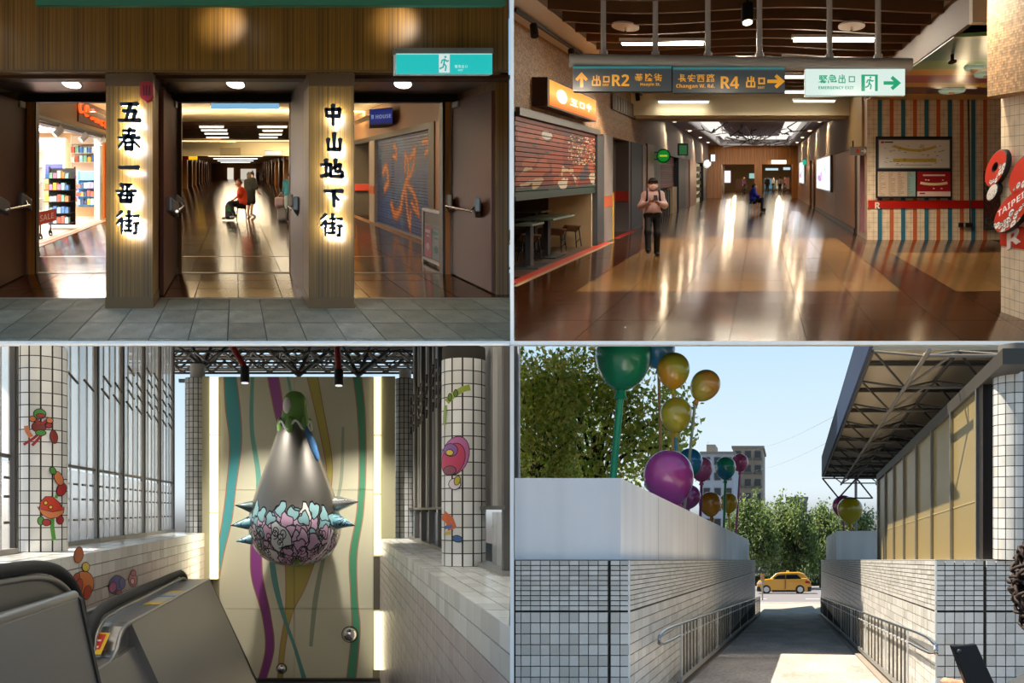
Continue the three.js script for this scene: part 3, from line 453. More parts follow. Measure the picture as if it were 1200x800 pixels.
  { const t = thing('spot_cluster', 'black cluster of ceiling spots on the brown slatted ceiling', 'light'); for (const [u, v, z] of [[284, 148, 44], [284, 153, 50], [284, 158, 57]]) part(t, 'spot', R.front(281.5, v - 2, 286.5, v + 2.5, z, .5), MAT.black); part(t, 'track', R.box(.28, .52, 2.2, 2.3, 40, 60), MAT.black); }
}
{ // left shop
  const R = R1, r = rng(41), white = M(0xf4f1ea, .5);
  const sh = setting('shop_interior', 'bright white shop interior behind the left door opening');
  part(sh, 'shop_floor', R.box(-9.5, -4.95, H1 - .1, H1 + .01, 20.3, 34.8), M(0xf1ece2, .25)); part(sh, 'shop_ceiling', R.box(-9.5, -4.8, 1.42, 1.5, 20.3, 34.8), white);
  part(sh, 'near_wall', R.box(-9.5, -4.95, H1, 1.42, 20.1, 20.4), white); part(sh, 'side_wall', R.box(-9.5, -9.3, H1, 1.42, 20.3, 34.8), white); part(sh, 'end_wall', R.box(-9.5, -4.8, H1, 1.42, 33, 33.2), M(0xf5c99a, .5));
  for (const z of [22.5, 26, 29.5]) { const t = thing('unseen_shop_ceiling_light', `unseen large light panel in the ceiling of the left shop, the ${z < 24 ? 'nearest' : z < 28 ? 'middle' : 'farthest'} one`, 'light', 'unseen light panels in the left shop'); part(t, 'lamp', R.box(-8.4, -5.4, 1.36, 1.42, z - .6, z + .6), glow(0xffffff, 7)); const c = R.w(-6.9, 1.33, z); rectLight(c, c.clone().add(V(0, -1, 0)), 3, 1.2, 0xfff4e4, 26); }  // unseen ceiling panels, placed to make the shop bright
  for (const [i, z] of [[0, 32.4], [1, 31.8]]) { const t = thing('wall_glow_panel', i ? 'orange panel made to glow beside the shop entrance' : 'white panel made to glow on the end wall of the left shop', 'light'); part(t, 'face', i ? R.box(-5.15, -4.85, H1, 1.1, 31.2, 31.6) : R.box(-8.4, -6.6, -.3, 1.2, 32.9, 33), glow(i ? 0xff8a30 : 0xffffff, i ? .8 : 2.2)); part(t, 'frame', i ? R.box(-5.2, -4.8, 1.1, 1.2, 31.15, 31.65) : R.box(-8.5, -6.5, 1.2, 1.26, 32.85, 33), white); }  // panels made to glow so the shop looks bright
  part(sh, 'entrance_pillar', R.box(-5.1, -4.75, H1, 1.33, 31.7, 34), M(0xd9652a, .45)); part(sh, 'entrance_post', R.box(-5, -4.8, H1, 1.33, 30.2, 30.8), white);
  part(sh, 'threshold', R.box(-4.95, -4.55, H1, H1 + .012, 18, 34), M(0xd98a5a, .35)); part(sh, 'threshold_edge', R.box(-4.82, -4.72, H1 + .012, H1 + .02, 18, 34), M(0xf6e6d4, .35));
  part(sh, 'shutter_box', R.box(-5.05, -4.74, 1.14, 1.33, 15.2, 32), M(0x55524e, .4, .4));
  { const t = thing('track_light', 'white spot heads along the dark shutter box of the left shop', 'light'); part(t, 'track', R.box(-4.72, -4.66, 1.18, 1.24, 17, 32), MAT.dark);
    for (const z of [19.6, 22.7, 26.5, 30.2]) { const a = R.w(-4.62, 1.1, z); part(t, 'spot_head', rod(a, a.clone().add(V(-.14, -.22, .1)), .085, 14), MAT.white); part(t, 'yoke', rod(a.clone().add(V(0, .02, 0)), R.w(-4.68, 1.2, z), .02, 6), MAT.white); } }
  { const t = thing('shop_letters', 'glowing red shop name letters on the fascia over the left shop', 'sign'); const glyphs = ['C', 'O', 'S', 'M', 'E', 'D'];
    glyphs.forEach((ch, k) => { const Z = 25.8 + k * 1.02, g = word(ch, .36, .06); g.scale(2.3, 1, 1); g.rotateY(Math.PI / 2); g.translate(-4.7, 1.9 - k * .045, -Z); R.lay(g); part(t, 'letter', g, glow(0xff5a1e, 1.6)); });
    const g = glyphShape('康', .5, .06, .06); g.scale(2.3, 1, 1); g.rotateY(Math.PI / 2); g.translate(-4.7, 1.64, -32.3); R.lay(g); part(t, 'letter', g, glow(0xff5a1e, 1.6));
    part(t, 'backing', R.box(-4.75, -4.71, 1.45, 2.14, 25.6, 33.2), M(0x5a1c10, .5)); }
  { const t = thing('sale_sign', 'red sign with white sale lettering on a low stand in the left shop', 'sign'); const Xs = -4.98, tex = canvasTex(256, 128, (x, w, h) => { x.fillStyle = '#e0301e'; x.fillRect(0, 0, w, h); x.fillStyle = '#fff'; x.font = 'bold 84px sans-serif'; x.textAlign = 'center'; x.fillText('SALE', w / 2, 96); });
    part(t, 'board', R.box(Xs - .06, Xs - .01, R.Y(266, 20.9), R.Y(251, 20.9), 21.4, 23.7), M(0xd93020, .5)); part(t, 'print', quad(R.w(Xs, -1.4, 21.4), R.w(Xs, -1.4, 23.7), R.w(Xs, -1.07, 23.7), R.w(Xs, -1.07, 21.4)), M(0xffffff, .5, 0, { map: tex }));
    for (const z of [22, 23.2]) { const p = R.w(Xs - .05, H1 + .08, z), w = new THREE.TorusGeometry(.07, .02, 8, 16); w.rotateY(Math.PI / 2); w.translate(p.x, p.y, p.z); part(t, 'wheel', w, MAT.black); part(t, 'leg', rod(p, p.clone().add(V(0, .34, 0)), .018, 6), MAT.dark); } }
  // shelves and goods
  const cols = [0xd85a4a, 0xe8b23a, 0x4a7ac2, 0xf2efe6, 0x7fb7a0, 0xc98ab0, 0x3a3f66, 0xe88a4a, 0x9fd0dc, 0xb04a3a].map((c) => M(c, .5)), blk = MAT.dark;
  const shelf = (label, X0, X1, Z, ys, mat, d = .5) => { const t = thing('shop_shelf', label, 'shelf'); for (const y of ys) part(t, 'board', R.box(X0, X1, y - .02, y, Z - d, Z), mat); for (const x of [X0, X1]) part(t, 'upright', R.box(x - .025, x + .025, ys[0] - .1, ys[ys.length - 1] + .35, Z - .04, Z), mat); part(t, 'back', R.box(X0, X1, ys[0] - .1, ys[ys.length - 1] + .3, Z, Z + .03), mat); return t; };
  const hueNames = ['red', 'yellow', 'blue', 'white', 'sage green', 'mauve', 'navy', 'orange', 'pale cyan', 'brick red'], ordinals = ['lowest', 'second', 'third', 'fourth', 'topmost'], along = ['first', 'second', 'third', 'fourth', 'fifth', 'sixth', 'seventh'];
  const goods = (X0, X1, Z, ys, n, h, group, where) => { for (const [row, y] of ys.entries()) for (let k = 0; k < n; k++) { const ci = Math.floor(r() * cols.length); const w = (X1 - X0) / n, hh = h * (.6 + r() * .4), x = X0 + w * k, lab = `${hueNames[ci]} packet on the ${ordinals[row]} board of ${where}, ${along[k]} from the left`; const g = R.box(x + w * .08, x + w * .92, y, y + hh, Z - .42, Z - .12); solo('packet', g, cols[ci], lab, 'packet', group); } };
  shelf('black wire gondola shelf packed with small goods by the shop entrance', -5.75, -4.97, 26.4, [-1.6, -1.3, -.95, -.6, -.25], blk, .8); goods(-5.72, -5, 26, [-1.6, -1.3, -.95, -.6, -.25], 6, .24, 'packets on the black gondola shelf', 'the black gondola shelf');
  shelf('white wall shelf of small goods at the end of the left shop', -6.3, -5.1, 32.8, [-1.2, -.8, -.4, .3, .65, 1], M(0xf4e2cc, .5)); goods(-6.25, -5.15, 32.75, [-1.2, -.8, -.4, .3, .65], 7, .28, 'packets on the white end shelf', 'the white end shelf');
  shelf('blue backed shelf of coloured goods low in the left shop', -5.75, -5.05, 31.2, [-1.25, -.95, -.65, -.35], M(0x5f9fd0, .5)); goods(-5.7, -5.1, 31.1, [-1.25, -.95, -.65], 5, .22, 'packets on the blue shelf', 'the blue shelf');
  shelf('white side shelf with pastel goods at the left edge of the shop', -7.6, -6.2, 27.5, [-1.3, -.9, -.4, .1, .6], white); goods(-7.5, -6.3, 27.4, [-1.3, -.9, -.4, .1, .6], 7, .3, 'packets on the pastel side shelf', 'the white side shelf');
  solo('poster_board', R.front(53, 192, 73, 207, 27, .06), M(0x2c2f78, .5), 'dark blue poster board above the black gondola shelf', 'poster');
}
{ // right side of the corridor: painted shutter, notice stand
  const R = R1, fx = setting('shop_front', 'beige shop front with a roller shutter on the right of the corridor'); const dk = M(0x2a211c, .45);
  part(fx, 'wood_panel', R.plan([[4.75, 15.1], [4.8, 15.1], [5, 15.8], [5, 20.3], [4.75, 20.3]], H1, 1.15), MAT.woodWarm); part(fx, 'track', R.box(4.72, 4.95, H1, 1.1, 20.3, 20.9), dk); part(fx, 'shutter_head', R.box(4.72, 5, 1, 1.16, 20.3, 34), dk); part(fx, 'white_post', R.box(4.7, 4.95, H1, 1, 28.9, 30), M(0xb3a698, .5));
  part(fx, 'grey_recess', R.box(5.3, 5.4, H1, 1.1, 29, 42), M(0x57504e, .6)); part(fx, 'recess_wall', R.box(4.76, 5.35, H1, 1.1, 34, 34.3), M(0x4f4a48, .6)); part(fx, 'red_band', R.box(4.74, 5.3, -.82, -.55, 33.9, 34), MAT.red); part(fx, 'red_mark', R.box(4.68, 4.7, -.82, -.55, 28.9, 30), MAT.orange); part(fx, 'threshold', R.box(4.5, 4.75, H1, H1 + .012, 15, 34), M(0xb08058, .4));
  const art = canvasTex(1024, 512, (x, w, h) => { const q = rng(9); x.fillStyle = '#183f86'; x.fillRect(0, 0, w, h); for (let k = 0; k < 60; k++) { x.fillStyle = ['#2a6fb4', '#123064', '#3fa0c0', '#1c4f9e'][k % 4]; x.globalAlpha = .35; x.beginPath(); x.ellipse(q() * w, q() * h, 40 + q() * 90, 12 + q() * 40, q() * 3, 0, 7); x.fill(); } x.globalAlpha = 1;
    x.lineCap = 'round'; const curl = (x0, y0, pts, lw, c) => { x.strokeStyle = c; x.lineWidth = lw; x.beginPath(); x.moveTo(x0, y0); for (let i = 0; i < pts.length; i += 4) i + 3 < pts.length ? x.quadraticCurveTo(...pts.slice(i, i + 4)) : x.lineTo(pts[i], pts[i + 1]); x.stroke(); };
    for (const [c, o, l] of [['#a84a1a', 0, 62], ['#e07a2c', -5, 38], ['#f2a65a', -10, 12]]) { curl(640 + o, 240, [560, 300, 520, 400, 470, 420, 420, 430], l, c); curl(640 + o, 240, [700, 150, 610, 110, 600, 190], l * .7, c); curl(640 + o, 240, [760, 200, 770, 90, 690, 130], l * .7, c); curl(640 + o, 260, [800, 300, 830, 400, 760, 380, 720, 350], l * .7, c); curl(620 + o, 300, [640, 420, 690, 480, 700, 400], l * .7, c); curl(560 + o, 320, [500, 460, 380, 430, 330, 380], l, c); curl(150 + o, 200, [240, 120, 260, 260, 180, 300], l, c); curl(380 + o, 60, [440, 40, 430, 120, 370, 110], l * .6, c); curl(900 + o, 60, [960, 30, 990, 90, 930, 110], l * .6, c); }
    x.fillStyle = '#dfeef5'; for (let k = 0; k < 90; k++) x.fillRect(q() * w, q() * h, 5, 3); });
  const sl = thing('roller_shutter', 'closed roller shutter painted blue with orange tentacle shapes', 'shutter'), n = 34, y0 = H1 + .03, y1 = 1.02, mat = M(0xffffff, .4, .1, { map: art });
  for (let k = 0; k < n; k++) { const a = y0 + (y1 - y0) * k / n, b = y0 + (y1 - y0) * (k + 1) / n, g = R.box(4.8, 4.85, a, b - .012, 20.9, 28.9), uv = g.attributes.uv, p = g.attributes.position; for (let i = 0; i < p.count; i++) uv.setXY(i, (28.9 + p.getZ(i)) / 8, (k + (p.getY(i) - R.rise * -p.getZ(i) - a) / (b - a)) / n); const m = part(sl, 'slat', g, mat); if (k % 2) m.position.x += .012; }
  part(sl, 'bottom_bar', R.box(4.78, 4.86, H1, H1 + .05, 20.9, 28.9), MAT.steelDull);
  { const t = thing('projecting_sign', 'blue projecting shop sign with white letters on the right fascia', 'sign'), Z = 25, a = (u, v) => R.w(R.X(u, Z), R.Y(v, Z), Z), tex = canvasTex(256, 150, (x, w, h) => { x.fillStyle = '#2a3a94'; x.fillRect(0, 0, w, h); x.fillStyle = '#b9c6f2'; x.font = 'bold 56px sans-serif'; x.textAlign = 'center'; x.fillText('B HOUSE', w / 2, 96); });
    part(t, 'box', R.plan([[R.X(433, 25.4), 25.4], [R.X(460, 24.6), 24.6], [R.X(460, 24.6) + .32, 26.6], [R.X(433, 25.4) + .3, 27.4]], R.Y(146, 25), R.Y(127, 25)), M(0x1c2038, .5)); const p = (u, v, Zz) => R.w(R.X(u, Zz), R.Y(v, Zz), Zz - .03);
    part(t, 'face', quad(p(433.5, 145.5, 25.37), p(459.5, 139.5 + 4, 24.6), p(459.5, 127.5, 24.6), p(433.5, 128.5, 25.37)), new THREE.MeshStandardMaterial({ color: 0x222222, emissive: 0xffffff, emissiveIntensity: .45, emissiveMap: tex })); part(t, 'bracket', R.rod([4.3, 1.6, 26], [4.8, 1.6, 26], .04), MAT.dark); }
  { const t = thing('notice_stand', 'low framed notice stand with pink and pale blue posters beside the right door', 'stand'), x = 3.7, tp = (c1, c2) => canvasTex(64, 128, (q, w, h) => { q.fillStyle = c1; q.fillRect(0, 0, w, h); q.fillStyle = c2; q.fillRect(10, 14, 40, 14); q.fillRect(20, 36, 26, 8); q.beginPath(); q.arc(32, 86, 16, 0, 7); q.fill(); });
    part(t, 'back_board', R.box(x, x + .05, H1 + .05, -.78, 15.3, 16.75), M(0x7a6a5c, .5)); for (const z of [15.3, 16.75]) part(t, 'post', R.box(x - .03, x + .06, H1, -.76, z - .05, z + .05), MAT.steel); part(t, 'top_rail', R.box(x - .03, x + .06, -.8, -.74, 15.28, 16.77), MAT.steel); part(t, 'bottom_rail', R.box(x - .03, x + .06, H1 + .06, H1 + .12, 15.28, 16.77), MAT.steel); part(t, 'header', R.box(x - .01, x, -1.03, -.82, 15.36, 16.7), M(0x5a4334, .5));
    const pr = (z0, z1, tex) => part(t, 'poster', quad(R.w(x - .012, -1.66, z1), R.w(x - .012, -1.66, z0), R.w(x - .012, -1.08, z0), R.w(x - .012, -1.08, z1)), M(0xffffff, .5, 0, { map: tex })); pr(16.05, 16.68, tp('#d0407e', '#f6c8d8')); pr(15.38, 16, tp('#a9c4cc', '#3f8f96')); }
}
{ // people in the left corridor
  const R = R1, at = (u, v) => { const Z = 1.8 / ((v - R.v) / F); return R.w(R.X(u, Z), H1, Z); }, dark = M(0x15151a, .6);
  const a = at(283, 258);
  person('older person in an orange shirt and dark trousers sitting on a stool in the corridor', seated({ head: [0, 1.3, .1], kl: [-.1, .56, .44], kr: [.14, .52, .38], al: [-.1, .08, .5], ar: [.12, .08, .22], fl: [-.1, .045, .64], fr: [.12, .045, .36] }), a, -Math.PI * .42, { shirt: M(0xe8481c, .6), sleeves: 'short', loose: .035, trousers: dark, hair: M(0x7a4a2c, .6), shoes: M(0xb9b5ae, .5), hem: .52, cell: .018 });
  stool('stool', 'small dark stool under the seated person in orange', null, a, .5, dark, dark, .3);
  const b = at(293, 254); 
  person('woman in a loose black dress with dark hair standing behind the person in orange', standing({ el: [-.25, 1.1, .08], wl: [-.2, .95, .25], hl: [-.18, .93, .33] }), b, Math.PI * .8, { shirt: M(0x060608, 1), loose: .05, skirt: M(0x060608, 1), sleeves: 'short', hair: MAT.hair, longHair: true, shoes: M(0xd8d2c8, .5), hem: .8, cell: .018, eyes: false });
  const c = at(341, 261); 
  const p = person('person in a teal top and pale skirt carrying bags, standing by the right door', standing({ el: [-.26, 1.1, .02], wl: [-.3, .86, .1], hl: [-.31, .78, .12] }), c, Math.PI * .95, { shirt: M(0x1f9aa6, .6), sleeves: 'short', loose: .05, skirt: M(0xb9cfc4, .6), trousers: dark, hair: MAT.hair, shoes: M(0xd2d2cc, .5), cell: .018, eyes: false });
  const bag = (label, x, y, w, h, col) => { const q = at(x, y), t = thing('shopping_bag', label, 'bag'); part(t, 'bag', rbox(w, h, w * .6, .06, q.clone().add(V(0, h / 2 + (H1 < 0 ? 0 : 0), 0))), M(col, .6)); part(t, 'handle', tube([q.clone().add(V(-w * .25, h, 0)), q.clone().add(V(0, h + .16, 0)), q.clone().add(V(w * .25, h, 0))], .012, 16, 6), M(col, .6)); };
  bag('grey plastic bag standing on the floor at the feet of the person in teal', 331, 259, .34, .42, 0x9a948c);
  { const q = at(329, 259).add(V(0, .62, .1)), t = thing('shopping_bag', 'pale pink bag held in front of the person in teal', 'bag'); part(t, 'bag', rbox(.36, .34, .22, .08, q), M(0xd7b7b6, .6)); part(t, 'handle', tube([q.clone().add(V(-.1, .16, 0)), q.clone().add(V(.05, .36, 0)), q.clone().add(V(.12, .16, 0))], .012, 16, 6), M(0xc7a7a6, .6)); }
  { const q = a.clone().add(V(-.38, .0, .12)), t = thing('backpack', 'dark bag with a green patch leaning at the knees of the person in orange', 'bag'); part(t, 'bag', rbox(.3, .5, .24, .08, q.clone().add(V(0, .25, 0))), M(0x20242c, .6)); part(t, 'pocket', rbox(.2, .2, .06, .03, q.clone().add(V(0, .3, .13))), M(0x2f6a34, .6)); }
  const far = [[302, 213, 0x6a2f2a], [309, 212, 0xd0c8bc], [316, 214, 0x2c2c34], [321, 212, 0x8a6a54], [296, 212, 0x3a3a44], [327, 213, 0x22222a]];
  far.forEach(([u, v, c], i) => person(['tiny distant walker in dark red far down the left corridor', 'tiny distant walker in a pale top far down the left corridor', 'tiny distant walker in charcoal left of the brown-clad one', 'tiny distant walker in brown far down the left corridor', 'tiny distant walker in slate grey, leftmost of the far group', 'tiny distant walker in black, rightmost of the far group'][i], standing(), at(u, v), i, { shirt: M(c, .6), trousers: dark, hair: MAT.hair, cell: .03, eyes: false, group: 'distant walkers in the left corridor' }));
}
// ================================================================ upper right: the corridor with the hanging exit signs
const R2 = new Place(892, 206), H2 = -1.8;
{
  const R = R2, edge = (Z) => .025 - .292 * Z, clip = (X, Z) => edge(Z) - X;
  const fl = setting('floor', 'polished brown tiled floor with a large cream inlay');
  part(fl, 'bed', R.plan([[edge(9.3), 9.3], [5.9, 9.3], [8, 24], [8, 32], [-5.3, 32], [-5.3, 18.3], [edge(15), 15]], H2 - .035, H2 - .012), MAT.grout);
  const pale = (x, z) => (x > -2.9 && x < 1.86 && z > 13.3 && z < 24.7) || (x > 3.1 && z > 13.6 && z < 21 && x > 2.1 + (21 - z) * .25);
  tileFloor(fl, R, { x0: -7.15, x1: 6.4, z0: 9.3, z1: 24.7, dx: .85, dz: 1.34, gap: .006, th: .012, y: H2 - .012, seed: 17, mat: (x, z, r) => { const p = x > -2.95 && x < 1.86 && z > 13.3 || x > 3 && z > 13.3 && z < 20; const k = r(); if (x < -4.3 && z < 14.6) return null; return p ? MAT.floorPale : [MAT.floor, MAT.floorB, MAT.floorC][Math.floor(k * 3)]; }, clip });
  part(fl, 'far_floor', R.box(-5, 3.2, H2 - .012, H2, 24.72, 150), MAT.floorB);
  part(fl, 'far_floor', R.box(3.2, 8, H2 - .012, H2, 24.72, 27), MAT.floorB);
  part(fl, 'bed', R.box(-5, 3.2, H2 - .2, H2 - .02, 32, 150), MAT.grout);
  part(fl, 'threshold_red', R.box(-4.27, -4.06, H2, H2 + .008, 14.3, 23.2), MAT.red); part(fl, 'threshold_pale', R.box(-4.06, -3.98, H2, H2 + .008, 13.9, 23.2), M(0xb59a72, .4)); part(fl, 'threshold_red', R.box(-4.27, -4.08, H2, H2 + .008, 24.5, 28), MAT.red);
  // left shop front
  const fx = setting('shop_front', 'mosaic clad shop front with a half lowered shutter on the left');
  part(fx, 'fascia', R.plan([[-4.27, 14.75], [-4.29, 14.75], [-4.5, 15.5], [-4.5, 31.6], [-4.27, 31.6]], 1.12, 3), MAT.mosaic); part(fx, 'shutter_head', R.box(-4.32, -4.2, 1.06, 1.2, 14.85, 22.3), M(0x4e4a46, .4, .4));
  part(fx, 'post', R.box(-4.4, -4.22, H2, 1.08, 22, 22.95), M(0x45474a, .4, .3)); part(fx, 'pilaster', R.box(-4.5, -4.24, H2, 1.12, 22.95, 24.4), M(0x9a9490, .5)); part(fx, 'red_mark', R.box(-4.24, -4.23, -.86, -.55, 23, 24.4), MAT.orange); part(fx, 'yellow_edge', R.box(-4.235, -4.2, H2, -.5, 24.3, 24.42), M(0xc79a34, .5));
  part(fx, 'recess_wall', R.box(-4.9, -4.7, H2, 1.12, 24.4, 32), M(0x6c6460, .6)); part(fx, 'recess_front', R.box(-4.7, -4.28, H2, 1.12, 27.6, 28), M(0x70686a, .6)); part(fx, 'red_band', R.box(-4.7, -4.285, -.83, -.5, 27.57, 27.6), MAT.red); part(fx, 'red_band', R.box(-4.7, -4.69, -.83, -.5, 24.4, 27.6), MAT.red);
  part(fx, 'black_pillar', R.box(-4.6, -4.26, H2, 1.12, 28, 30.6), MAT.black); part(fx, 'wood_edge', R.box(-4.6, -4.24, H2, 1.12, 30.6, 31.6), MAT.woodWarm);
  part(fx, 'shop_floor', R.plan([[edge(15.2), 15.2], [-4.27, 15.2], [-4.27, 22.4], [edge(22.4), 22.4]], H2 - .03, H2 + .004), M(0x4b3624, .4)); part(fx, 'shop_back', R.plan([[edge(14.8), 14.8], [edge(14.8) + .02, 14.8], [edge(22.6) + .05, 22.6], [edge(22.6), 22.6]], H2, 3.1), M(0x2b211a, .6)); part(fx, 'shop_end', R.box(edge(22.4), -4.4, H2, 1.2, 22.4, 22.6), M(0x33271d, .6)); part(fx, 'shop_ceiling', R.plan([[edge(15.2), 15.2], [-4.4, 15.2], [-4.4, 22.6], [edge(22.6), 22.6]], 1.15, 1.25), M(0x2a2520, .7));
  part(fx, 'low_panel', R.box(R.X(643, 21.6), -4.3, H2, R.Y(221, 21.6), 21.6, 21.72), M(0xc9b184, .5)); part(fx, 'bench_back', R.box(edge(21.5) + .05, R.X(643, 21.6), H2, -.45, 21.5, 21.6), M(0x4a3723, .5)); part(fx, 'bench_seat', R.box(edge(20.9) + .05, -5.5, -1.3, -1.2, 20.9, 21.5), M(0x5b452c, .5)); part(fx, 'vent', R.box(-4.28, -4.2, 1.9, 2.36, 24.2, 28.8), M(0x5c4d3e, .5)); for (let k = 0; k < 9; k++) part(fx, 'vent_bar', R.box(-4.2, -4.18, 1.92, 2.34, 24.5 + k * .48, 24.62 + k * .48), M(0x9a8a74, .5));
  const art = canvasTex(512, 512, (x, w, h) => { const q = rng(77); x.fillStyle = '#8f3319'; x.fillRect(0, 0, w, h); for (let k = 0; k < 26; k++) { x.fillStyle = ['#a84524', '#73281a', '#b9562e', '#b23c1e'][k % 4]; x.fillRect(q() * w, q() * h, 30 + q() * 130, 20 + q() * 80); }
    x.fillStyle = '#24463f'; x.fillRect(0, 460, w, 52); x.fillStyle = '#c9b08a'; for (let k = 0; k < 7; k++) { x.beginPath(); x.ellipse(60 + q() * 120, 330 + q() * 110, 10 + q() * 16, 20 + q() * 30, q(), 0, 7); x.fill(); } x.fillStyle = '#b8552a'; for (let k = 0; k < 12; k++) { x.beginPath(); x.ellipse(30 + q() * 200, 280 + q() * 150, 12 + q() * 18, 18 + q() * 26, q(), 0, 7); x.fill(); } 
    const c = ['#e3d8b0', '#1f4a44', '#d9c27a', '#2d3f5e', '#d06a2c', '#efe9d8']; for (let gy = 40; gy < 290; gy += 17) for (let gx = 300; gx < 500; gx += 14) if (q() > .25) { x.fillStyle = c[Math.floor(q() * 6)]; x.fillRect(gx + q() * 5, gy, 8 + q() * 5, 11); }
    for (let k = 0; k < 26; k++) { x.fillStyle = ['#d9c9a4', '#2b4a5a', '#b8552a', '#e8e0cc', '#6a2f20'][k % 5]; x.beginPath(); x.ellipse(250 + q() * 260, 300 + q() * 150, 8 + q() * 20, 18 + q() * 40, q() - .5, 0, 7); x.fill(); } x.fillStyle = '#d8d4cc'; x.beginPath(); x.arc(170, 90, 30, 0, 7); x.fill(); x.fillStyle = '#30343a'; for (let k = 0; k < 7; k++) x.fillRect(30 + q() * 220, 40 + q() * 200, 20, 14); });
  { const t = thing('roller_shutter', 'half lowered roller shutter painted red and orange with figures above the tables', 'shutter'), n = 16, y0 = -.36, y1 = 1.06, mat = M(0xffffff, .5, .1, { map: art }); for (let k = 0; k < n; k++) { const a = y0 + (y1 - y0) * k / n, b = y0 + (y1 - y0) * (k + 1) / n, g = R.box(-4.33, -4.29, a, b - .014, 14.85, 22), uv = g.attributes.uv, p = g.attributes.position; for (let i = 0; i < p.count; i++) uv.setXY(i, (-p.getZ(i) - 14.6) / 7.4, (k + (p.getY(i) - R.rise * -p.getZ(i) - a) / (b - a)) / n); const m = part(t, 'slat', g, mat); if (k % 2) m.position.x += .014; } part(t, 'bottom_bar', R.box(-4.35, -4.28, y0 - .08, y0, 14.9, 22), M(0x1f3a35, .5)); }
  { const t = thing('light_box_sign', 'glowing orange light box sign with white symbols on the mosaic fascia', 'sign'); const tex = canvasTex(256, 110, (x, w, h) => { const g = x.createLinearGradient(0, 0, 0, h); g.addColorStop(0, '#f39a3c'); g.addColorStop(.5, '#ffc46a'); g.addColorStop(1, '#e8702c'); x.fillStyle = g; x.fillRect(0, 0, w, h); x.fillStyle = '#fff6dc'; x.beginPath(); x.ellipse(58, 54, 26, 32, 0, 0, 7); x.fill(); for (const [gx, ch] of [[120, '五'], [164, '口'], [206, '中']]) drawGlyph(x, ch, gx, 56, 36, 8, '#fff6dc'); });
    part(t, 'case', R.box(-4.27, -3.98, 1.3, 1.84, 15.9, 20.6), M(0x3c1d10, .5)); part(t, 'face', quad(R.w(-3.97, 1.33, 16), R.w(-3.97, 1.33, 20.5), R.w(-3.97, 1.81, 20.5), R.w(-3.97, 1.81, 16)), new THREE.MeshStandardMaterial({ color: 0x222222, emissive: 0xffffff, emissiveIntensity: 1.35, emissiveMap: tex })); rectLight(R.w(-3.9, 1.57, 18.2), R.w(-2.9, 1.57, 18.2), 4.4, .45, 0xffa85a, 2.2); }
  // tables and stools
  const table = (label, x0, x1, z0, z1, y) => { const t = thing('table', label, 'table', 'tables under the half lowered shutter'); part(t, 'top', R.box(x0, x1, y - .04, y, z0, z1), M(0x6f7c68, .3)); part(t, 'pedestal', R.box((x0 + x1) / 2 - .05, (x0 + x1) / 2 + .05, H2 + .03, y - .04, (z0 + z1) / 2 - .12, (z0 + z1) / 2 + .12), MAT.black); part(t, 'foot', R.box((x0 + x1) / 2 - .3, (x0 + x1) / 2 + .3, H2 + .004, H2 + .035, (z0 + z1) / 2 - .5, (z0 + z1) / 2 + .5), MAT.black); };
  table('long pale green table top reaching out from under the shutter', -5.15, -4.36, 17.9, 20, -.9); table('pale green table cut off at the left edge of the corridor view', -4.75, -4.4, 16.4, 17.3, -.93); table('darker table further back against the bench', -5.8, -5.2, 20.2, 21.2, -.84);
  const wood = M(0x8a6844, .5); [[620, 307, 'stool with a pale wood seat nearest the red threshold, below the left table'], [651, 297, 'stool with a pale wood seat, middle one of the row under the long table'], [669, 291, 'stool with a pale wood seat, farthest of the row beside the cream panel'], [607, 296, 'stool with a pale wood seat half hidden at the left edge']].forEach(([u, v, l]) => { const Z = 1.8 / ((v - R.v) / F); stool('stool', l, 'wood seat stools at the tables', R.w(R.X(u, Z), H2 + .004, Z), .52, wood, MAT.black, .2, .42); });
  // ceiling
  const ce = setting('ceiling', 'ceiling of brown hanging slats with white soffits at both sides');
  part(ce, 'soffit', R.plan([[-4.27, 14.75], [-3.45, 11.95], [-3.45, 31], [-4.4, 31], [-4.4, 15.2]], 2.7, 2.78), M(0xe6ddcf, .6)); part(ce, 'soffit_edge', R.plan([[-3.52, 12.1], [-3.45, 11.8], [-3.45, 30], [-3.52, 30]], 2.72, 3.15), M(0xd8cfc0, .6)); part(ce, 'soffit', R.box(2.95, 7.4, 2.72, 2.8, 9.4, 15.2), M(0xd8c8ae, .6));
  part(ce, 'upper_ceiling', R.plan([[edge(9.4), 9.4], [7.4, 9.4], [7.4, 31], [-4.6, 31], [-4.6, 16]], 3.2, 3.3), M(0x1c130c, .8));
  for (let k = 0; k < 18; k++) { const z = 9.8 + k * 1.02, pts = [], x0 = Math.max(-3.45, edge(z) + .03), x1 = 2.95; const s = new THREE.Shape(); s.moveTo(x0, 3.0); for (let i = 0; i <= 24; i++) { const x = x0 + (x1 - x0) * i / 24; s.lineTo(x, 2.68 + .05 * Math.sin(x * 1.25 + k * .22)); } s.lineTo(x1, 3.0); const g = new THREE.ExtrudeGeometry(s, { depth: .1, bevelEnabled: false }); g.translate(0, 0, -z); part(ce, 'slat', R.lay(g), MAT.slat); }
  { const t = thing('track_light', 'thin black lighting track with small spots along the left soffit', 'light'); part(t, 'track', R.box(-3.95, -3.9, 2.62, 2.68, 13.6, 29), MAT.black); for (const z of [14.7, 17.6, 20.3, 23.5, 27]) { const a = R.w(-3.92, 2.6, z); part(t, 'spot_head', rod(a, a.clone().add(V(.02, -.2, 0)), .07, 12), MAT.black); } }
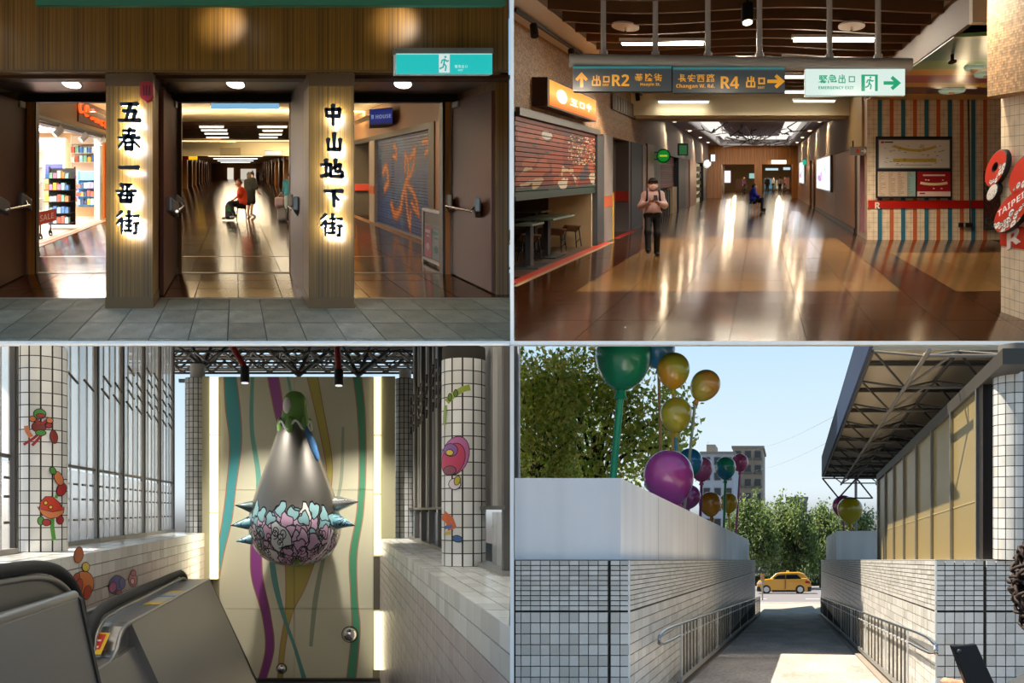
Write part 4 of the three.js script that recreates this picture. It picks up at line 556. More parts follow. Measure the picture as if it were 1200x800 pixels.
  part(ce, 'beam', R.box(-4.3, 3, 1.98, 3.2, 28, 29), MAT.cream); part(ce, 'beam_lip', R.box(-4.3, 3, 1.9, 1.98, 28.4, 29.4), MAT.cream); part(ce, 'beam', R.box(-4.3, 3, 2.28, 3.2, 35, 36), MAT.cream);
  part(ce, 'roof', R.plan([[edge(9.3), 9.3], [9, 9.3], [9, 32], [5, 32], [5, 150], [-5.3, 150], [-5.3, 18.4], [edge(15), 15]], 3.35, 3.55), MAT.greyWall); part(ce, 'side', R.box(8.8, 9, H2 - .2, 3.4, 9.3, 32), MAT.greyWall); part(ce, 'outer', R.box(-5.4, -5.25, H2 - .2, 3.4, 22.5, 150), MAT.greyWall);  // unseen roof and outer walls, placed to block the sky
  const strip = (u0, u1, v, label, e = 6, Y = 2.66, lit = 62) => { const Z = Y / ((R.v - v) / F), x0 = R.X(u0, Z), x1 = R.X(u1, Z), t = thing('strip_light', label, 'light', 'strip lights between the ceiling slats'); part(t, 'tube', R.box(x0, x1, Y - .06, Y, Z - .08, Z + .08), glow(0xfff6e2, e)); part(t, 'tray', R.box(x0 - .04, x1 + .04, Y, Y + .06, Z - .13, Z + .13), MAT.white); const c = R.w((x0 + x1) / 2, Y - .09, Z); rectLight(c, c.clone().add(V(0, -1, 0)), x1 - x0, .16, 0xfff0d8, lit); };
  strip(729, 824, 49, 'long strip light above the left exit sign'); strip(930, 1024, 45, 'long strip light above the emergency exit sign'); strip(918, 1003, 67.5, 'strip light just above the rail of the emergency exit sign'); strip(772, 830, 118.5, 'strip light seen just under the left exit sign', 3, 2.43, 9); strip(930, 978, 117.5, 'strip light seen under the emergency exit sign', 3, 2.43, 9); strip(860, 942, 89, 'strip light seen in the gap between two signs', 4); strip(862, 943, 107, 'lower strip light seen in the gap between two signs', 4);
  for (const [u, v, l] of [[733, 31, 'round white ceiling disc with a sprinkler above the left sign'], [998, 30.5, 'round white ceiling disc with a sprinkler above the right sign']]) { const Z = 2.64 / ((R.v - v) / F), c = R.w(R.X(u, Z), 2.64, Z), t = thing('ceiling_disc', l, 'ceiling disc', 'ceiling discs'), g = new THREE.CylinderGeometry(.235, .235, .03, 32); g.scale(1, 1, 2); R.lay(g); { const b = R.w(0, 0, 0); g.translate(c.x - b.x, c.y - b.y, c.z - b.z); } part(t, 'disc', g, M(0xe8e0d0, .5)); part(t, 'sprinkler', rod(c, c.clone().add(V(0, -.08, 0)), .02, 8), MAT.chrome); part(t, 'stem', rod(c, c.clone().add(V(0, .4, 0)), .02, 8), MAT.dark); }
  { const Z = 13.5, c = R.w(R.X(876, Z), R.Y(26, Z), Z), t = thing('cylinder_spot', 'black cylinder spotlight hanging between the ceiling slats', 'light'); part(t, 'housing', rod(c, c.clone().add(V(0, .27, 0)), .095, 24), MAT.black); const d = new THREE.CylinderGeometry(.075, .075, .02, 20); d.translate(c.x, c.y - .004, c.z); part(t, 'lamp', d, glow(0xfff4de, 4)); part(t, 'stem', rod(c.clone().add(V(0, .27, 0)), c.clone().add(V(0, .8, 0)), .02, 8), MAT.black); const s = new THREE.SpotLight(0xffecc8, 22, 0, .8, .6); s.name = 'spot_light'; s.position.copy(c).add(V(0, -.04, 0)); s.target.position.copy(c).add(V(0, -3, 0)); s.shadow.radius = 4; scene.add(s, s.target); }
  for (const [x, z, I] of [[-3, 21.5, 42], [-1, 21.5, 34], [1.5, 21.5, 34], [2.6, 21.2, 42], [-2.2, 11.4, 20], [.2, 11.2, 26], [2.4, 11.2, 30], [4.6, 11.4, 12]]) { const c = R.w(x, 2.6, z), t = thing('cylinder_spot', `added black cylinder spotlight between the slats, ${z > 15 ? 'behind the signs' : 'above the view'}, ${['left end', 'left middle', 'right middle', 'right end'][[-3, -1, 1.5, 2.6, -2.2, .2, 2.4, 4.6].indexOf(x) % 4]} one`, 'light', 'added cylinder spotlights between the slats'); part(t, 'housing', rod(c, c.clone().add(V(0, .2, 0)), .08, 16), MAT.black); const d = new THREE.CylinderGeometry(.065, .065, .02, 16); d.translate(c.x, c.y - .004, c.z); part(t, 'lamp', d, glow(0xfff4de, 3)); const s = new THREE.SpotLight(0xffead0, I, 0, 1.3, .5); s.name = 'spot_light'; s.position.copy(c).add(V(0, -.04, 0)); s.target.position.copy(c).add(V(0, -3, -.4)); s.shadow.radius = 5; scene.add(s, s.target); }  // spots added out of sight to brighten the near corridor
  // hanging signs
  { const Z = 13, t = thing('hanging_sign_rail', 'long grey tube rail hung on six chrome poles, carrying the direction signs', 'sign rail'), A = [R.X(667, Z), R.Y(71, Z), Z], B = [R.X(1067, Z), R.Y(76.5, Z), Z]; part(t, 'rail', R.rod(A, B, .095, 24), M(0xb2b2ac, .4, .1));
    for (const u of [707, 768, 829.5, 890, 972, 1029]) { const f = (u - 667) / 400, y = R.Y(71 + f * 5.5, Z); part(t, 'pole', R.rod([R.X(u, Z), y + .08, Z], [R.X(u, Z), 3.18, Z], .042, 14), M(0xe2e2de, .25, .3)); part(t, 'collar', R.rod([R.X(u, Z), y + .07, Z], [R.X(u, Z), y + .14, Z], .065, 16), MAT.steel); }
    const sign = (label, u0, v0, u1, v1, draw, e, back, lit) => { const s = thing('direction_sign', label, 'sign', 'signs under the grey rail'), a = (u, v, z = Z - .075) => R.w(R.X(u, Z), R.Y(v, Z), z), c = (u) => (u - 667) / 400 * 3; part(s, 'case', R.front(u0, v0, u1, v1, Z - .06, .14), M(back, .35, .2)); const tex = canvasTex(512, Math.round(512 * (v1 - v0) / (u1 - u0)), draw); const m = new THREE.MeshStandardMaterial({ color: lit ? 0x222222 : 0xffffff, map: lit ? null : tex, roughness: .3, emissive: 0xffffff, emissiveIntensity: e, emissiveMap: tex }); part(s, 'face', quad(a(u0 + .4, v1 - .4), a(u1 - .4, v1 - .4), a(u1 - .4, v0 + .4), a(u0 + .4, v0 + .4)), m); part(s, 'clamp', R.front(u0 + 6, v0 - 2, u0 + 12, v0, Z, .06), MAT.steel); part(s, 'clamp', R.front(u1 - 12, v0 - 2, u1 - 6, v0, Z, .06), MAT.steel); if (lit) rectLight(a((u0 + u1) / 2, (v0 + v1) / 2, Z - .12), a((u0 + u1) / 2, (v0 + v1) / 2, Z - 1), 1.5, .38, 0xe8fff4, 1.6); return s; };  // unlit grey faces also get some glow, to brighten them
    const Yl = '#e9a437', bg = (x, w, h) => { x.fillStyle = '#44494b'; x.fillRect(0, 0, w, h); x.fillStyle = '#3f8d92'; x.fillRect(0, 0, w, 8); x.fillStyle = '#4a6f72'; x.fillRect(0, 8, w, 6); };
    sign('grey sign with a yellow up arrow, R2 and the street name of its exit', 672, 78, 788, 108, (x, w, h) => { bg(x, w, h); arrow(x, 46, 76, 34, -Math.PI / 2, 16, Yl); drawGlyph(x, '出', 122, 74, 50, 7, Yl); drawGlyph(x, '口', 172, 66, 40, 7, Yl); x.fillStyle = Yl; x.font = 'bold 16px sans-serif'; x.fillText('EXIT', 154, 104); x.font = 'bold 84px sans-serif'; x.fillText('R2', 196, 104); drawGlyph(x, '華', 342, 58, 36, 4.5, Yl); drawGlyph(x, '陰', 392, 58, 36, 4.5, Yl); drawGlyph(x, '街', 442, 58, 36, 4.5, Yl); x.font = 'bold 22px sans-serif'; x.fillText('Huayin St.', 348, 102); }, .5, 0x3f4446, false);
    sign('grey sign with the exit R4, its street name and a yellow arrow to the right', 788.6, 79, 920, 109.5, (x, w, h) => { bg(x, w, h); ['長', '安', '西', '路'].forEach((c, i) => drawGlyph(x, c, 42 + i * 43, 50, 33, 4.2, Yl)); x.fillStyle = Yl; x.font = 'bold 24px sans-serif'; x.fillText('Changan W. Rd.', 14, 96); x.font = 'bold 78px sans-serif'; x.fillText('R4', 212, 100); drawGlyph(x, '出', 356, 68, 46, 7, Yl); drawGlyph(x, '口', 404, 62, 36, 7, Yl); x.font = 'bold 15px sans-serif'; x.fillText('EXIT', 388, 100); arrow(x, 466, 66, 34, 0, 16, Yl); }, .5, 0x3f4446, false);
    sign('white lit emergency exit sign with green writing, running figure and arrow', 943, 81, 1060, 112.5, (x, w, h) => { x.fillStyle = '#dff3ea'; x.fillRect(0, 0, w, h); const G = '#1aa473'; ['緊', '急', '出', '口'].forEach((c, i) => drawGlyph(x, c, 90 + i * 49, 52, 40, 5, G)); x.fillStyle = G; x.font = 'bold 22px sans-serif'; x.fillText('EMERGENCY EXIT', 66, 106, 194); x.fillRect(288, 30, 84, 86); x.fillStyle = '#eefaf4'; x.fillRect(306, 38, 52, 78); runner(x, 330, 76, 40, G); arrow(x, 440, 74, 38, 0, 18, G); }, .95, 0xc9d8d2, true); }
}
{ // middle part of the corridor
  const R = R2, wl = setting('wall_left', 'left wall of the corridor past the black pillar'), wr = setting('wall_right', 'wood panelled right wall of the corridor with poster boxes');
  part(wl, 'fascia', R.box(-4.6, -4.27, 1.2, 2.6, 31.6, 36), M(0xa68c72, .6)); part(wl, 'fascia', R.box(-4.6, -4.27, .95, 2.6, 36, 69), M(0xa09084, .6)); part(wl, 'wood_post', R.box(-4.5, -4.2, H2, 1.2, 31.6, 33.5), MAT.woodWarm); part(wl, 'grey_wall', R.box(-4.5, -4.25, H2, 1.2, 33.5, 36), M(0x9c938c, .6)); part(wl, 'black_post', R.box(-4.5, -4.2, H2, .95, 43.5, 47.5), MAT.black); part(wl, 'shop_wall', R.box(-4.9, -4.6, H2, 1, 36, 69), M(0x2a211c, .6)); part(wl, 'red_post', R.box(-4.5, -4.25, H2, .95, 47.5, 50), M(0x6a3a34, .5)); part(wl, 'wood_post', R.box(-4.5, -4.25, H2, .95, 51, 56), MAT.woodWarm); part(wl, 'dark_post', R.box(-4.5, -4.2, H2, .95, 62, 66), MAT.black);
  part(wl, 'counter_panel', R.box(-4.55, -4.28, H2, -.55, 41.2, 43.4), M(0xc0a070, .5));
  const sh = thing('roller_shutter', 'small reddish roller shutter behind the walking man', 'shutter'); for (let k = 0; k < 14; k++) part(sh, 'slat', R.box(-4.5, -4.44, -.55 + k * .105, -.46 + k * .105, 36, 43.5), M([0x7a2f26, 0x8a3a2c, 0x55312f, 0x35506a][k % 5 === 4 ? 2 : k % 3], .5)); part(sh, 'head', R.box(-4.5, -4.2, .92, 1.05, 36, 47), M(0x55585c, .4, .4));
  { const r = rng(8); for (let k = 0; k < 6; k++) solo('bar_chair', R.box(-4.5, -4.3, H2, -.62 - r() * .1, 36.5 + k * .75, 36.8 + k * .75), MAT.black, `black slatted chair back under the reddish shutter, ${['nearest', 'second', 'third', 'fourth', 'fifth', 'farthest'][k]} of the row`, 'chair', 'black chair backs behind the walking man'); }
  { const t = thing('lit_display', 'tall lit display case of small goods in the left wall', 'display case'), r = rng(19); part(t, 'back', R.box(-4.5, -4.4, H2, .85, 56.5, 61), glow(0xd8cfa0, .55)); part(t, 'frame', R.box(-4.5, -4.24, .85, .95, 56, 62), MAT.dark); for (let k = 0; k < 5; k++) part(t, 'shelf', R.box(-4.45, -4.3, -1.5 + k * .45, -1.46 + k * .45, 56.5, 61), MAT.dark); const g = []; for (let k = 0; k < 40; k++) g.push(R.box(-4.38, -4.3, -1.46 + (k % 5) * .45, -1.3 + (k % 5) * .45 + r() * .15, 56.7 + Math.floor(k / 5) * .52, 57 + Math.floor(k / 5) * .52)); part(t, 'goods', g, M(0x6a5a30, .5), 'stuff'); }
  const disc = (name, label, u, v, r, Z, mat, rim) => { const t = thing(name, label, 'sign'), c = R.w(R.X(u, Z), R.Y(v, Z), Z), rr = r * Z / F, g = new THREE.CylinderGeometry(rr, rr, .12, 32); g.rotateX(Math.PI / 2); g.translate(c.x, c.y, c.z - .06); part(t, 'face', g, mat); const tr = new THREE.TorusGeometry(rr, .025, 8, 32); tr.translate(c.x, c.y, c.z); part(t, 'rim', tr, rim); return [t, c, rr]; };
  { const [t, c, rr] = disc('round_sign', 'round green projecting sign with a yellow band on the left wall', 777.5, 182.5, 7.6, 34, glow(0x1d9a35, .55), M(0x0f6a28, .5)); part(t, 'band', boxUV(c.x - rr * .6, c.x + rr * .6, c.y - .035, c.y + .035, c.z, c.z + .01), glow(0xd8e23a, .6)); for (const dy of [-.14, .14]) part(t, 'bracket', rod(c.clone().add(V(-.1, dy, -.05)), R.w(-4.27, R.Y(182.5, 34) + dy, 34), .02, 6), MAT.dark); }
  { const [t] = disc('round_sign', 'round white glowing sign on the left wall near the display case', 829, 191.5, 4.6, 58, glow(0xfff6e6, 1.6), MAT.white); part(t, 'bracket', rod(R.w(-3.9, .84, 58.1), R.w(-4.3, .84, 58.1), .03, 6), MAT.dark); }
  { const Z = 38, t = thing('projecting_sign', 'small dark sign with a green face above the reddish shutter', 'sign'); part(t, 'case', R.front(794, 168, 806, 182, Z, .3), MAT.black); part(t, 'face', R.front(796, 170, 805, 181, Z - .02, .02), glow(0x3d7a4a, .5)); }
  { const Z = 57, t = thing('projecting_sign', 'small white lit sign box in a black case above the display', 'sign'); part(t, 'case', R.front(831, 180.5, 838, 189.5, Z, .4), MAT.black); part(t, 'face', R.front(833, 181, 838, 189, Z - .02, .02), glow(0xffffff, 1.3)); }
  // right wall
  part(wr, 'panel', R.box(2.95, 3.2, H2, .93, 26.9, 34), MAT.woodWarm); part(wr, 'panel', R.box(2.95, 3.2, H2, .93, 34.05, 46.5), MAT.woodWarm); part(wr, 'doorway_back', R.box(3.3, 3.4, H2, .6, 46.5, 52), M(0x1c1410, .6)); part(wr, 'pilaster', R.box(2.85, 3.2, H2, .93, 46.5, 48), M(0x5a2f1e, .4)); part(wr, 'panel', R.box(2.95, 3.2, H2, .93, 52, 69), MAT.woodWarm); part(wr, 'skirting', R.box(2.92, 2.95, H2, H2 + .14, 26.9, 46.5), M(0x2c1d12, .4)); part(wr, 'black_edge', R.box(2.96, 3.2, H2, 1, 26.3, 26.85), MAT.black);
  part(wr, 'upper', R.box(2.95, 3.4, .93, 2.6, 36, 69), M(0xb49c80, .6)); part(wr, 'upper_block', R.box(2.9, 3.6, .86, 3, 24.6, 36), M(0xb59660, .6));
  const poster = (label, z0, z1, y0, y1, tex, e) => { const t = thing('poster_light_box', label, 'poster', 'lit poster boxes'); part(t, 'frame', R.box(2.86, 2.95, y0 - .06, y1 + .06, z0 - .25, z1 + .25), MAT.steel); part(t, 'face', quad(R.w(2.85, y0, z1), R.w(2.85, y0, z0), R.w(2.85, y1, z0), R.w(2.85, y1, z1)), new THREE.MeshStandardMaterial({ color: 0x222222, emissive: 0xffffff, emissiveIntensity: e, emissiveMap: tex })); rectLight(R.w(2.8, (y0 + y1) / 2, (z0 + z1) / 2), R.w(1.8, (y0 + y1) / 2, (z0 + z1) / 2), z1 - z0, y1 - y0, 0xf2f6ff, .6); };
  const pt = canvasTex(128, 160, (x, w, h) => { x.fillStyle = '#eef3f4'; x.fillRect(0, 0, w, h); x.fillStyle = '#b8d8c8'; x.fillRect(88, 20, 6, 60); x.fillStyle = '#c79ad0'; x.beginPath(); x.ellipse(34, 104, 22, 16, .4, 0, 7); x.fill(); x.fillStyle = '#d9b8e0'; x.beginPath(); x.ellipse(52, 84, 10, 16, .2, 0, 7); x.fill(); x.fillStyle = '#8fb0a4'; for (let k = 0; k < 6; k++) x.fillRect(70 + (k % 3) * 14, 40 + k * 14, 3, 10); });
  poster('bright white poster box with pale pink print, the nearer one on the right wood wall', 35.5, 44, -.62, .82, pt, 1.25); poster('bright poster box with a green corner, the farther one on the right wall', 57, 64, -.5, .95, pt, 1.1);
  { const Z = 56, t = thing('exit_light', 'small green lit exit box above the farther poster box', 'sign'); part(t, 'face', R.front(941, 187, 947, 193, Z, .3), glow(0x1fc09a, .9)); part(t, 'case', R.front(940.5, 186, 947.5, 187, Z, .35), MAT.steelDull); }
  { const Z = 24.2, t = thing('direction_sign', 'small grey sign with a red symbol and white arrow beside the striped wall', 'sign'), tex = canvasTex(128, 56, (x, w, h) => { x.fillStyle = '#8b8a86'; x.fillRect(0, 0, w, h); x.fillStyle = '#d04a2a'; x.fillRect(40, 12, 22, 32); arrow(x, 96, 28, 18, 0, 7, '#f4f2ea'); }), a = (u, v) => R.w(R.X(u, Z), R.Y(v, Z), Z - .01); part(t, 'case', R.front(996, 172, 1018, 182, Z, .2), M(0x8b8a86, .5)); part(t, 'face', quad(a(996.5, 181.5), a(1017.5, 181.5), a(1017.5, 172.5), a(996.5, 172.5)), M(0xffffff, .5, 0, { map: tex })); part(t, 'hanger', R.rod([R.X(1000, Z), R.Y(172, Z), Z + .1], [R.X(1000, Z), R.Y(165, Z), Z + .1], .02, 6), MAT.dark); }
  // ceiling with branches and the end portal
  const ce = setting('ceiling', 'lit ceiling recess over the middle of the corridor');
  part(ce, 'side_band', R.box(-4.4, -3.3, 2.45, 2.55, 36, 69), M(0x9a9298, .6)); part(ce, 'side_band', R.box(2.2, 3.1, 2.45, 2.55, 36, 69), M(0x9a9298, .6)); part(ce, 'recess', R.box(-3.4, 2.3, 2.95, 3.05, 36, 69), M(0x8f88a0, .6)); for (const s of [[-3.4, -3.3], [2.2, 2.3]]) part(ce, 'recess_side', R.box(s[0], s[1], 2.45, 3, 36, 69), MAT.white); part(ce, 'recess_end', R.box(-3.4, 2.3, 2.45, 3, 68.6, 69), MAT.white);
  for (const [i, z] of [38, 46, 54, 62].entries()) for (const s of [-1, 1]) { const X = s < 0 ? -3.85 : 2.62, c = R.w(X, 2.44, z), t = thing('downlight', `added small recessed downlight in the ${s < 0 ? 'left' : 'right'} band beside the lit ceiling recess, ${['nearest', 'second', 'third', 'farthest'][i]} one`, 'light', 'added recessed downlights along the middle corridor'), d = new THREE.CylinderGeometry(.1, .1, .03, 20); d.translate(c.x, c.y, c.z); part(t, 'lamp', d, glow(0xfff0d8, 2)); const rim = new THREE.TorusGeometry(.11, .015, 8, 20); rim.rotateX(Math.PI / 2); rim.translate(c.x, c.y, c.z); part(t, 'rim', rim, MAT.white); const l = new THREE.SpotLight(0xffe6c0, 22, 0, 1.25, .7); l.name = 'downlight_light'; l.position.copy(c).add(V(0, -.05, 0)); l.target.position.copy(c).add(V(0, -3, 0)); l.shadow.radius = 4; scene.add(l, l.target); }  // downlights added to brighten the dark middle walls
  const cove = (label, x0, x1, z0, z1) => { const t = thing('cove_light', label, 'light', 'cove lights of the ceiling recess'); part(t, 'lamp', R.box(x0, x1, 2.9, 2.94, z0, z1), glow(0xfff8f0, 1.05)); part(t, 'lip', R.box(x0, x1, 2.94, 2.96, z0, z1), MAT.white); const c = R.w((x0 + x1) / 2, 2.88, (z0 + z1) / 2); rectLight(c, c.clone().add(V(0, -1, 0)), x1 - x0, z1 - z0, 0xffeed8, .45); };
  cove('long cove light along the left of the ceiling recess', -3.28, -2.3, 37, 62); cove('long cove light along the right of the ceiling recess', 1.3, 2.18, 37, 62); cove('wide cove light across the far end of the ceiling recess', -3, 2, 63, 68);
  { const t = thing('branch_sculpture', 'hanging tangle of bare metal branches under the lit ceiling recess', 'sculpture'), r = rng(33), dk = M(0x3b3634, .5), lt = M(0xd8d6d2, .3, .6), g1 = [], g2 = []; const grow = (a, d, L, n, list) => { const b = a.clone().addScaledVector(d, L); list.push(rod(a, b, .035, 5, .02)); if (n > 0) for (let k = 0; k < 2; k++) grow(b, d.clone().add(V(r() - .5, (r() - .5) * .5, r() - .5).multiplyScalar(1.5)).normalize(), L * .72, n - 1, list); };
    for (let k = 0; k < 16; k++) { const p = R.w(-2.6 + r() * 4.4, 2.1 + r() * .3, 40 + r() * 26); grow(p, V(r() - .5, .1, r() - .5).normalize(), .75, 2, k % 4 === 1 ? g2 : g1); } const c = R.w(-.5, 1.9, 52); for (let k = 0; k < 9; k++) grow(c, V(Math.cos(k * .7), .5, Math.sin(k * .7)).normalize(), 1, 2, g2); part(t, 'dark_branches', g1, dk, 'stuff'); part(t, 'pale_branches', g2, lt, 'stuff'); for (let k = 0; k < 5; k++) { const p = R.w(-2 + k, 2.2, 44 + k * 4); part(t, 'hanging_wire', rod(p, p.clone().add(V(0, .8, 0)), .012, 5), MAT.steel); } }
  const we = setting('wall_end', 'wood end wall with two openings at the end of the corridor'); const Z = 69, y = (v) => R.Y(v, Z), x = (u) => R.X(u, Z);
  part(we, 'header', R.box(-4.4, 3.2, y(192.5), 2.6, Z, Z + .5), MAT.woodWarm); part(we, 'pier', R.box(-4.4, x(846), H2, y(192.5), Z, Z + .5), MAT.woodWarm); part(we, 'pier', R.box(x(884), x(893), H2, y(192.5), Z, Z + .5), MAT.woodWarm); part(we, 'pier', R.box(x(928), 3.2, H2, y(192.5), Z, Z + .5), MAT.woodWarm);
  part(we, 'far_wall_left', R.box(-5, -4.6, H2, 2, 70, 105), MAT.woodWarm); part(we, 'far_wall_right', R.box(4.2, 4.6, H2, 2, 69.5, 150), M(0x4a3a2c, .5)); part(we, 'far_floor', R.box(-5, 4.6, H2 - .1, H2 - .005, 69, 150), MAT.floorC); part(we, 'far_ceiling', R.box(-5, 4.6, 1.5, 1.7, 69.5, 150), MAT.cream); part(we, 'far_end', R.box(-5, 4.6, H2, 1.7, 104, 105), M(0xa88a64, .5)); for (const [u0, u1, v0, v1, c] of [[896, 908, 209, 221, 0x6f9fb0], [909.5, 917, 211, 221, 0xd8c8a0], [918.5, 925, 208, 221, 0x8a5a40], [862, 871, 210, 221, 0x5a3a28]]) part(we, 'shop_window', R.front(u0, v0, u1, v1, 103.8, .2), glow(c, .6)); for (const X of [-2.6, 2.2]) for (const z of [76, 92]) { const l = new THREE.PointLight(0xffe4bc, 13); l.name = 'added_far_fill_light'; l.position.copy(R.w(X, 1.0, z)); l.shadow.radius = 6; scene.add(l); } part(we, 'unseen_right_closure', R.box(4.6, 4.8, H2 - .2, 3.4, 31, 150), MAT.greyWall); part(we, 'unseen_right_back', R.box(3, 9, H2 - .2, 3.4, 31.8, 32), MAT.greyWall);  // point lights added and window glow painted for the far end; closing walls unseen
  for (const [u0, u1, v0, v1, c, e] of [[849, 856, 200, 214, 0xf2e8ff, 1.2], [878, 884, 203, 209, 0x9fd8d0, .8], [897, 912, 197, 199.5, 0xbfe4f0, 1], [918, 926, 196, 199, 0xcfe8f0, .9]]) { const zz = 80, t = thing('far_lit_sign', `small lit panel in the ${u0 < 880 ? 'left' : 'right'} opening of the end wall, ${u0 === 849 || u0 === 897 ? 'the wider one' : 'the smaller one'}`, 'sign'); part(t, 'face', R.front(u0, v0, u1, v1, zz, .3), glow(c, e)); part(t, 'frame', R.front(u0 - .5, v0 - .6, u1 + .5, v0, zz, .35), MAT.dark); }
  for (const z of [76, 84, 92]) for (const X of [-2.5, 2.4]) { const t = thing('unseen_far_ceiling_light', `unseen flush ceiling light beyond the end wall, ${X < 0 ? 'left' : 'right'} side, ${z < 80 ? 'nearest' : z < 88 ? 'middle' : 'farthest'} one`, 'light', 'unseen ceiling lights beyond the end wall'); part(t, 'lamp', R.box(X - 1.4, X + 1.4, 1.44, 1.5, z - 1, z + 1), glow(0xffeecd, 3)); const c = R.w(X, 1.4, z); rectLight(c, c.clone().add(V(0, -1, 0)), 2.8, 2, 0xffe8c4, 2.2); }  // lamps out of view, placed to light the far openings
  { const t = thing('hanging_sign', 'white lit sign box above the right opening of the end wall', 'sign'); part(t, 'face', R.front(904, 187.5, 921.5, 192, 68.6, .3), glow(0xfff7e2, 1.7)); part(t, 'case', R.front(903.5, 186.8, 922, 187.5, 68.6, .32), MAT.steelDull); }
  for (let k = 0; k < 3; k++) for (const [X, w] of [[-4.55, .5], [3.9, .35]]) part(we, 'far_post', R.box(X, X + w, H2, 1.5, 74 + k * 10, 76 + k * 10), k % 2 ? MAT.woodWarm : M(0x3a2b20, .5));
}
{ // right side: striped tile wall, painted ceiling, near pillar
  const R = R2, Z = 24, x = (u) => R.X(u, Z), y = (v) => R.Y(v, Z), st = setting('wall_right', 'cream tiled wall with blue and orange vertical stripes');
  part(st, 'tiles', R.box(x(1017), 7.6, H2, 2.3, Z, Z + .3), MAT.smallTile); part(st, 'tile_return', R.plan([[x(1017) - .02, Z], [x(1017), Z], [x(1017), Z + 2.2], [2.96, Z + 2.3], [2.96, Z + 2.2]], H2, 2.2), M(0xd2b7a0, .4)); part(st, 'plum_strip', R.front(1008, 182, 1013, 272, Z + .6, .1), M(0x7d5560, .5));
  for (let k = 0; k < 5; k++) { part(st, 'blue_stripe', R.box(x(1031 + k * 27.4) - .06, x(1031 + k * 27.4) + .06, H2, 2.25, Z - .012, Z), M(0x2f6f86, .35)); part(st, 'orange_stripe', R.box(x(1044.8 + k * 27.4) - .055, x(1044.8 + k * 27.4) + .055, H2, 2.25, Z - .012, Z), M(0xc2643c, .35)); }
  part(st, 'red_band', R.box(x(1017), x(1172), y(244), y(234.5), Z - .03, Z), M(0xb3170e, .35)); { const g = word('R', .19, .02), p = R.w(x(1028), y(241), Z - .035); g.translate(p.x, p.y, p.z); part(st, 'letter', g, M(0xe9d8c8, .5)); }
  { const t = thing('map_board', 'black framed station map board with three panels on the striped wall', 'notice board'), zz = Z - .1; part(t, 'frame', R.box(x(1026), x(1115), y(232), y(160), zz, zz + .07), MAT.black);
    const pan = (n, u0, v0, u1, v1, tex) => part(t, n, quad(R.w(x(u0), y(v1), zz - .01), R.w(x(u1), y(v1), zz - .01), R.w(x(u1), y(v0), zz - .01), R.w(x(u0), y(v0), zz - .01)), M(0xffffff, .3, 0, { map: tex }));
    pan('map_panel', 1028, 163, 1113, 198, canvasTex(512, 210, (c, w, h) => { c.fillStyle = '#4a6078'; c.fillRect(0, 0, w, h); c.fillStyle = '#d5d3cc'; c.fillRect(8, 8, w - 16, h - 16); c.fillStyle = '#b8202c'; c.fillRect(22, 16, 22, 14); c.fillStyle = '#3a3a3a'; c.fillRect(48, 18, 60, 9); c.strokeStyle = '#c2a648'; c.lineWidth = 18; c.beginPath(); c.moveTo(110, 48); c.quadraticCurveTo(270, 110, 410, 52); c.stroke(); c.fillStyle = '#c2a648'; c.fillRect(108, 138, 304, 24); const q = rng(5); c.fillStyle = '#55524c'; for (let k = 0; k < 46; k++) c.fillRect(40 + q() * 420, 40 + q() * 150, 5 + q() * 16, 3); c.fillStyle = '#7a8fae'; c.fillRect(120, 180, 260, 4); }));
    pan('index_panel', 1028, 201, 1072, 230, canvasTex(256, 170, (c, w, h) => { c.fillStyle = '#cbb8a2'; c.fillRect(0, 0, w, h); c.fillStyle = '#8fb4b0'; c.fillRect(200, 0, 56, h); const q = rng(6); c.fillStyle = '#8a6f58'; for (let k = 0; k < 4; k++) for (let j = 0; j < 16; j++) c.fillRect(10 + k * 63, 8 + j * 10, 12 + q() * 34, 3); }));
    pan('red_map_panel', 1074, 201, 1113, 230, canvasTex(256, 190, (c, w, h) => { c.fillStyle = '#a11f26'; c.fillRect(0, 0, w, h); c.fillStyle = '#e8c9c0'; c.fillRect(44, 22, 170, 12); c.fillRect(0, 152, w, 38); c.strokeStyle = '#e6d6a8'; c.lineWidth = 20; c.beginPath(); c.moveTo(24, 86); c.quadraticCurveTo(128, 108, 232, 86); c.stroke(); c.fillStyle = '#f4e6e0'; for (const [a, b] of [[60, 60], [80, 62], [190, 62], [120, 126], [180, 126]]) c.fillRect(a, b, 14, 7); c.fillStyle = '#8a2530'; c.fillRect(20, 162, 40, 10); })); }
  { const t = thing('wall_art', 'dark painted panel of tangled plants at the right end of the striped wall', 'painting'), zz = Z - .12, tex = canvasTex(128, 420, (c, w, h) => { const q = rng(12); c.fillStyle = '#453a36'; c.fillRect(0, 0, w, h); for (let k = 0; k < 240; k++) { const yy = q() * h; c.strokeStyle = yy < h * .4 ? ['#5f7a6a', '#8a9a80', '#3f5048'][k % 3] : yy < h * .75 ? ['#7a2f30', '#55212a', '#8a4a44'][k % 3] : ['#4a5f5c', '#2f3a3a', '#6f6a62'][k % 3]; c.lineWidth = 2 + q() * 4; c.beginPath(); const xx = q() * w; c.moveTo(xx, yy); c.quadraticCurveTo(xx + q() * 40 - 20, yy + q() * 30, xx + q() * 50 - 25, yy + q() * 60 - 10); c.stroke(); } });
    part(t, 'panel', R.front(1153, 200, 1172, 269, zz, .06), MAT.dark); part(t, 'print', quad(R.w(R.X(1153.5, zz), R.Y(268.5, zz), zz - .01), R.w(R.X(1172, zz), R.Y(268.5, zz), zz - .01), R.w(R.X(1172, zz), R.Y(200.5, zz), zz - .01), R.w(R.X(1153.5, zz), R.Y(200.5, zz), zz - .01)), M(0xffffff, .4, 0, { map: tex })); }
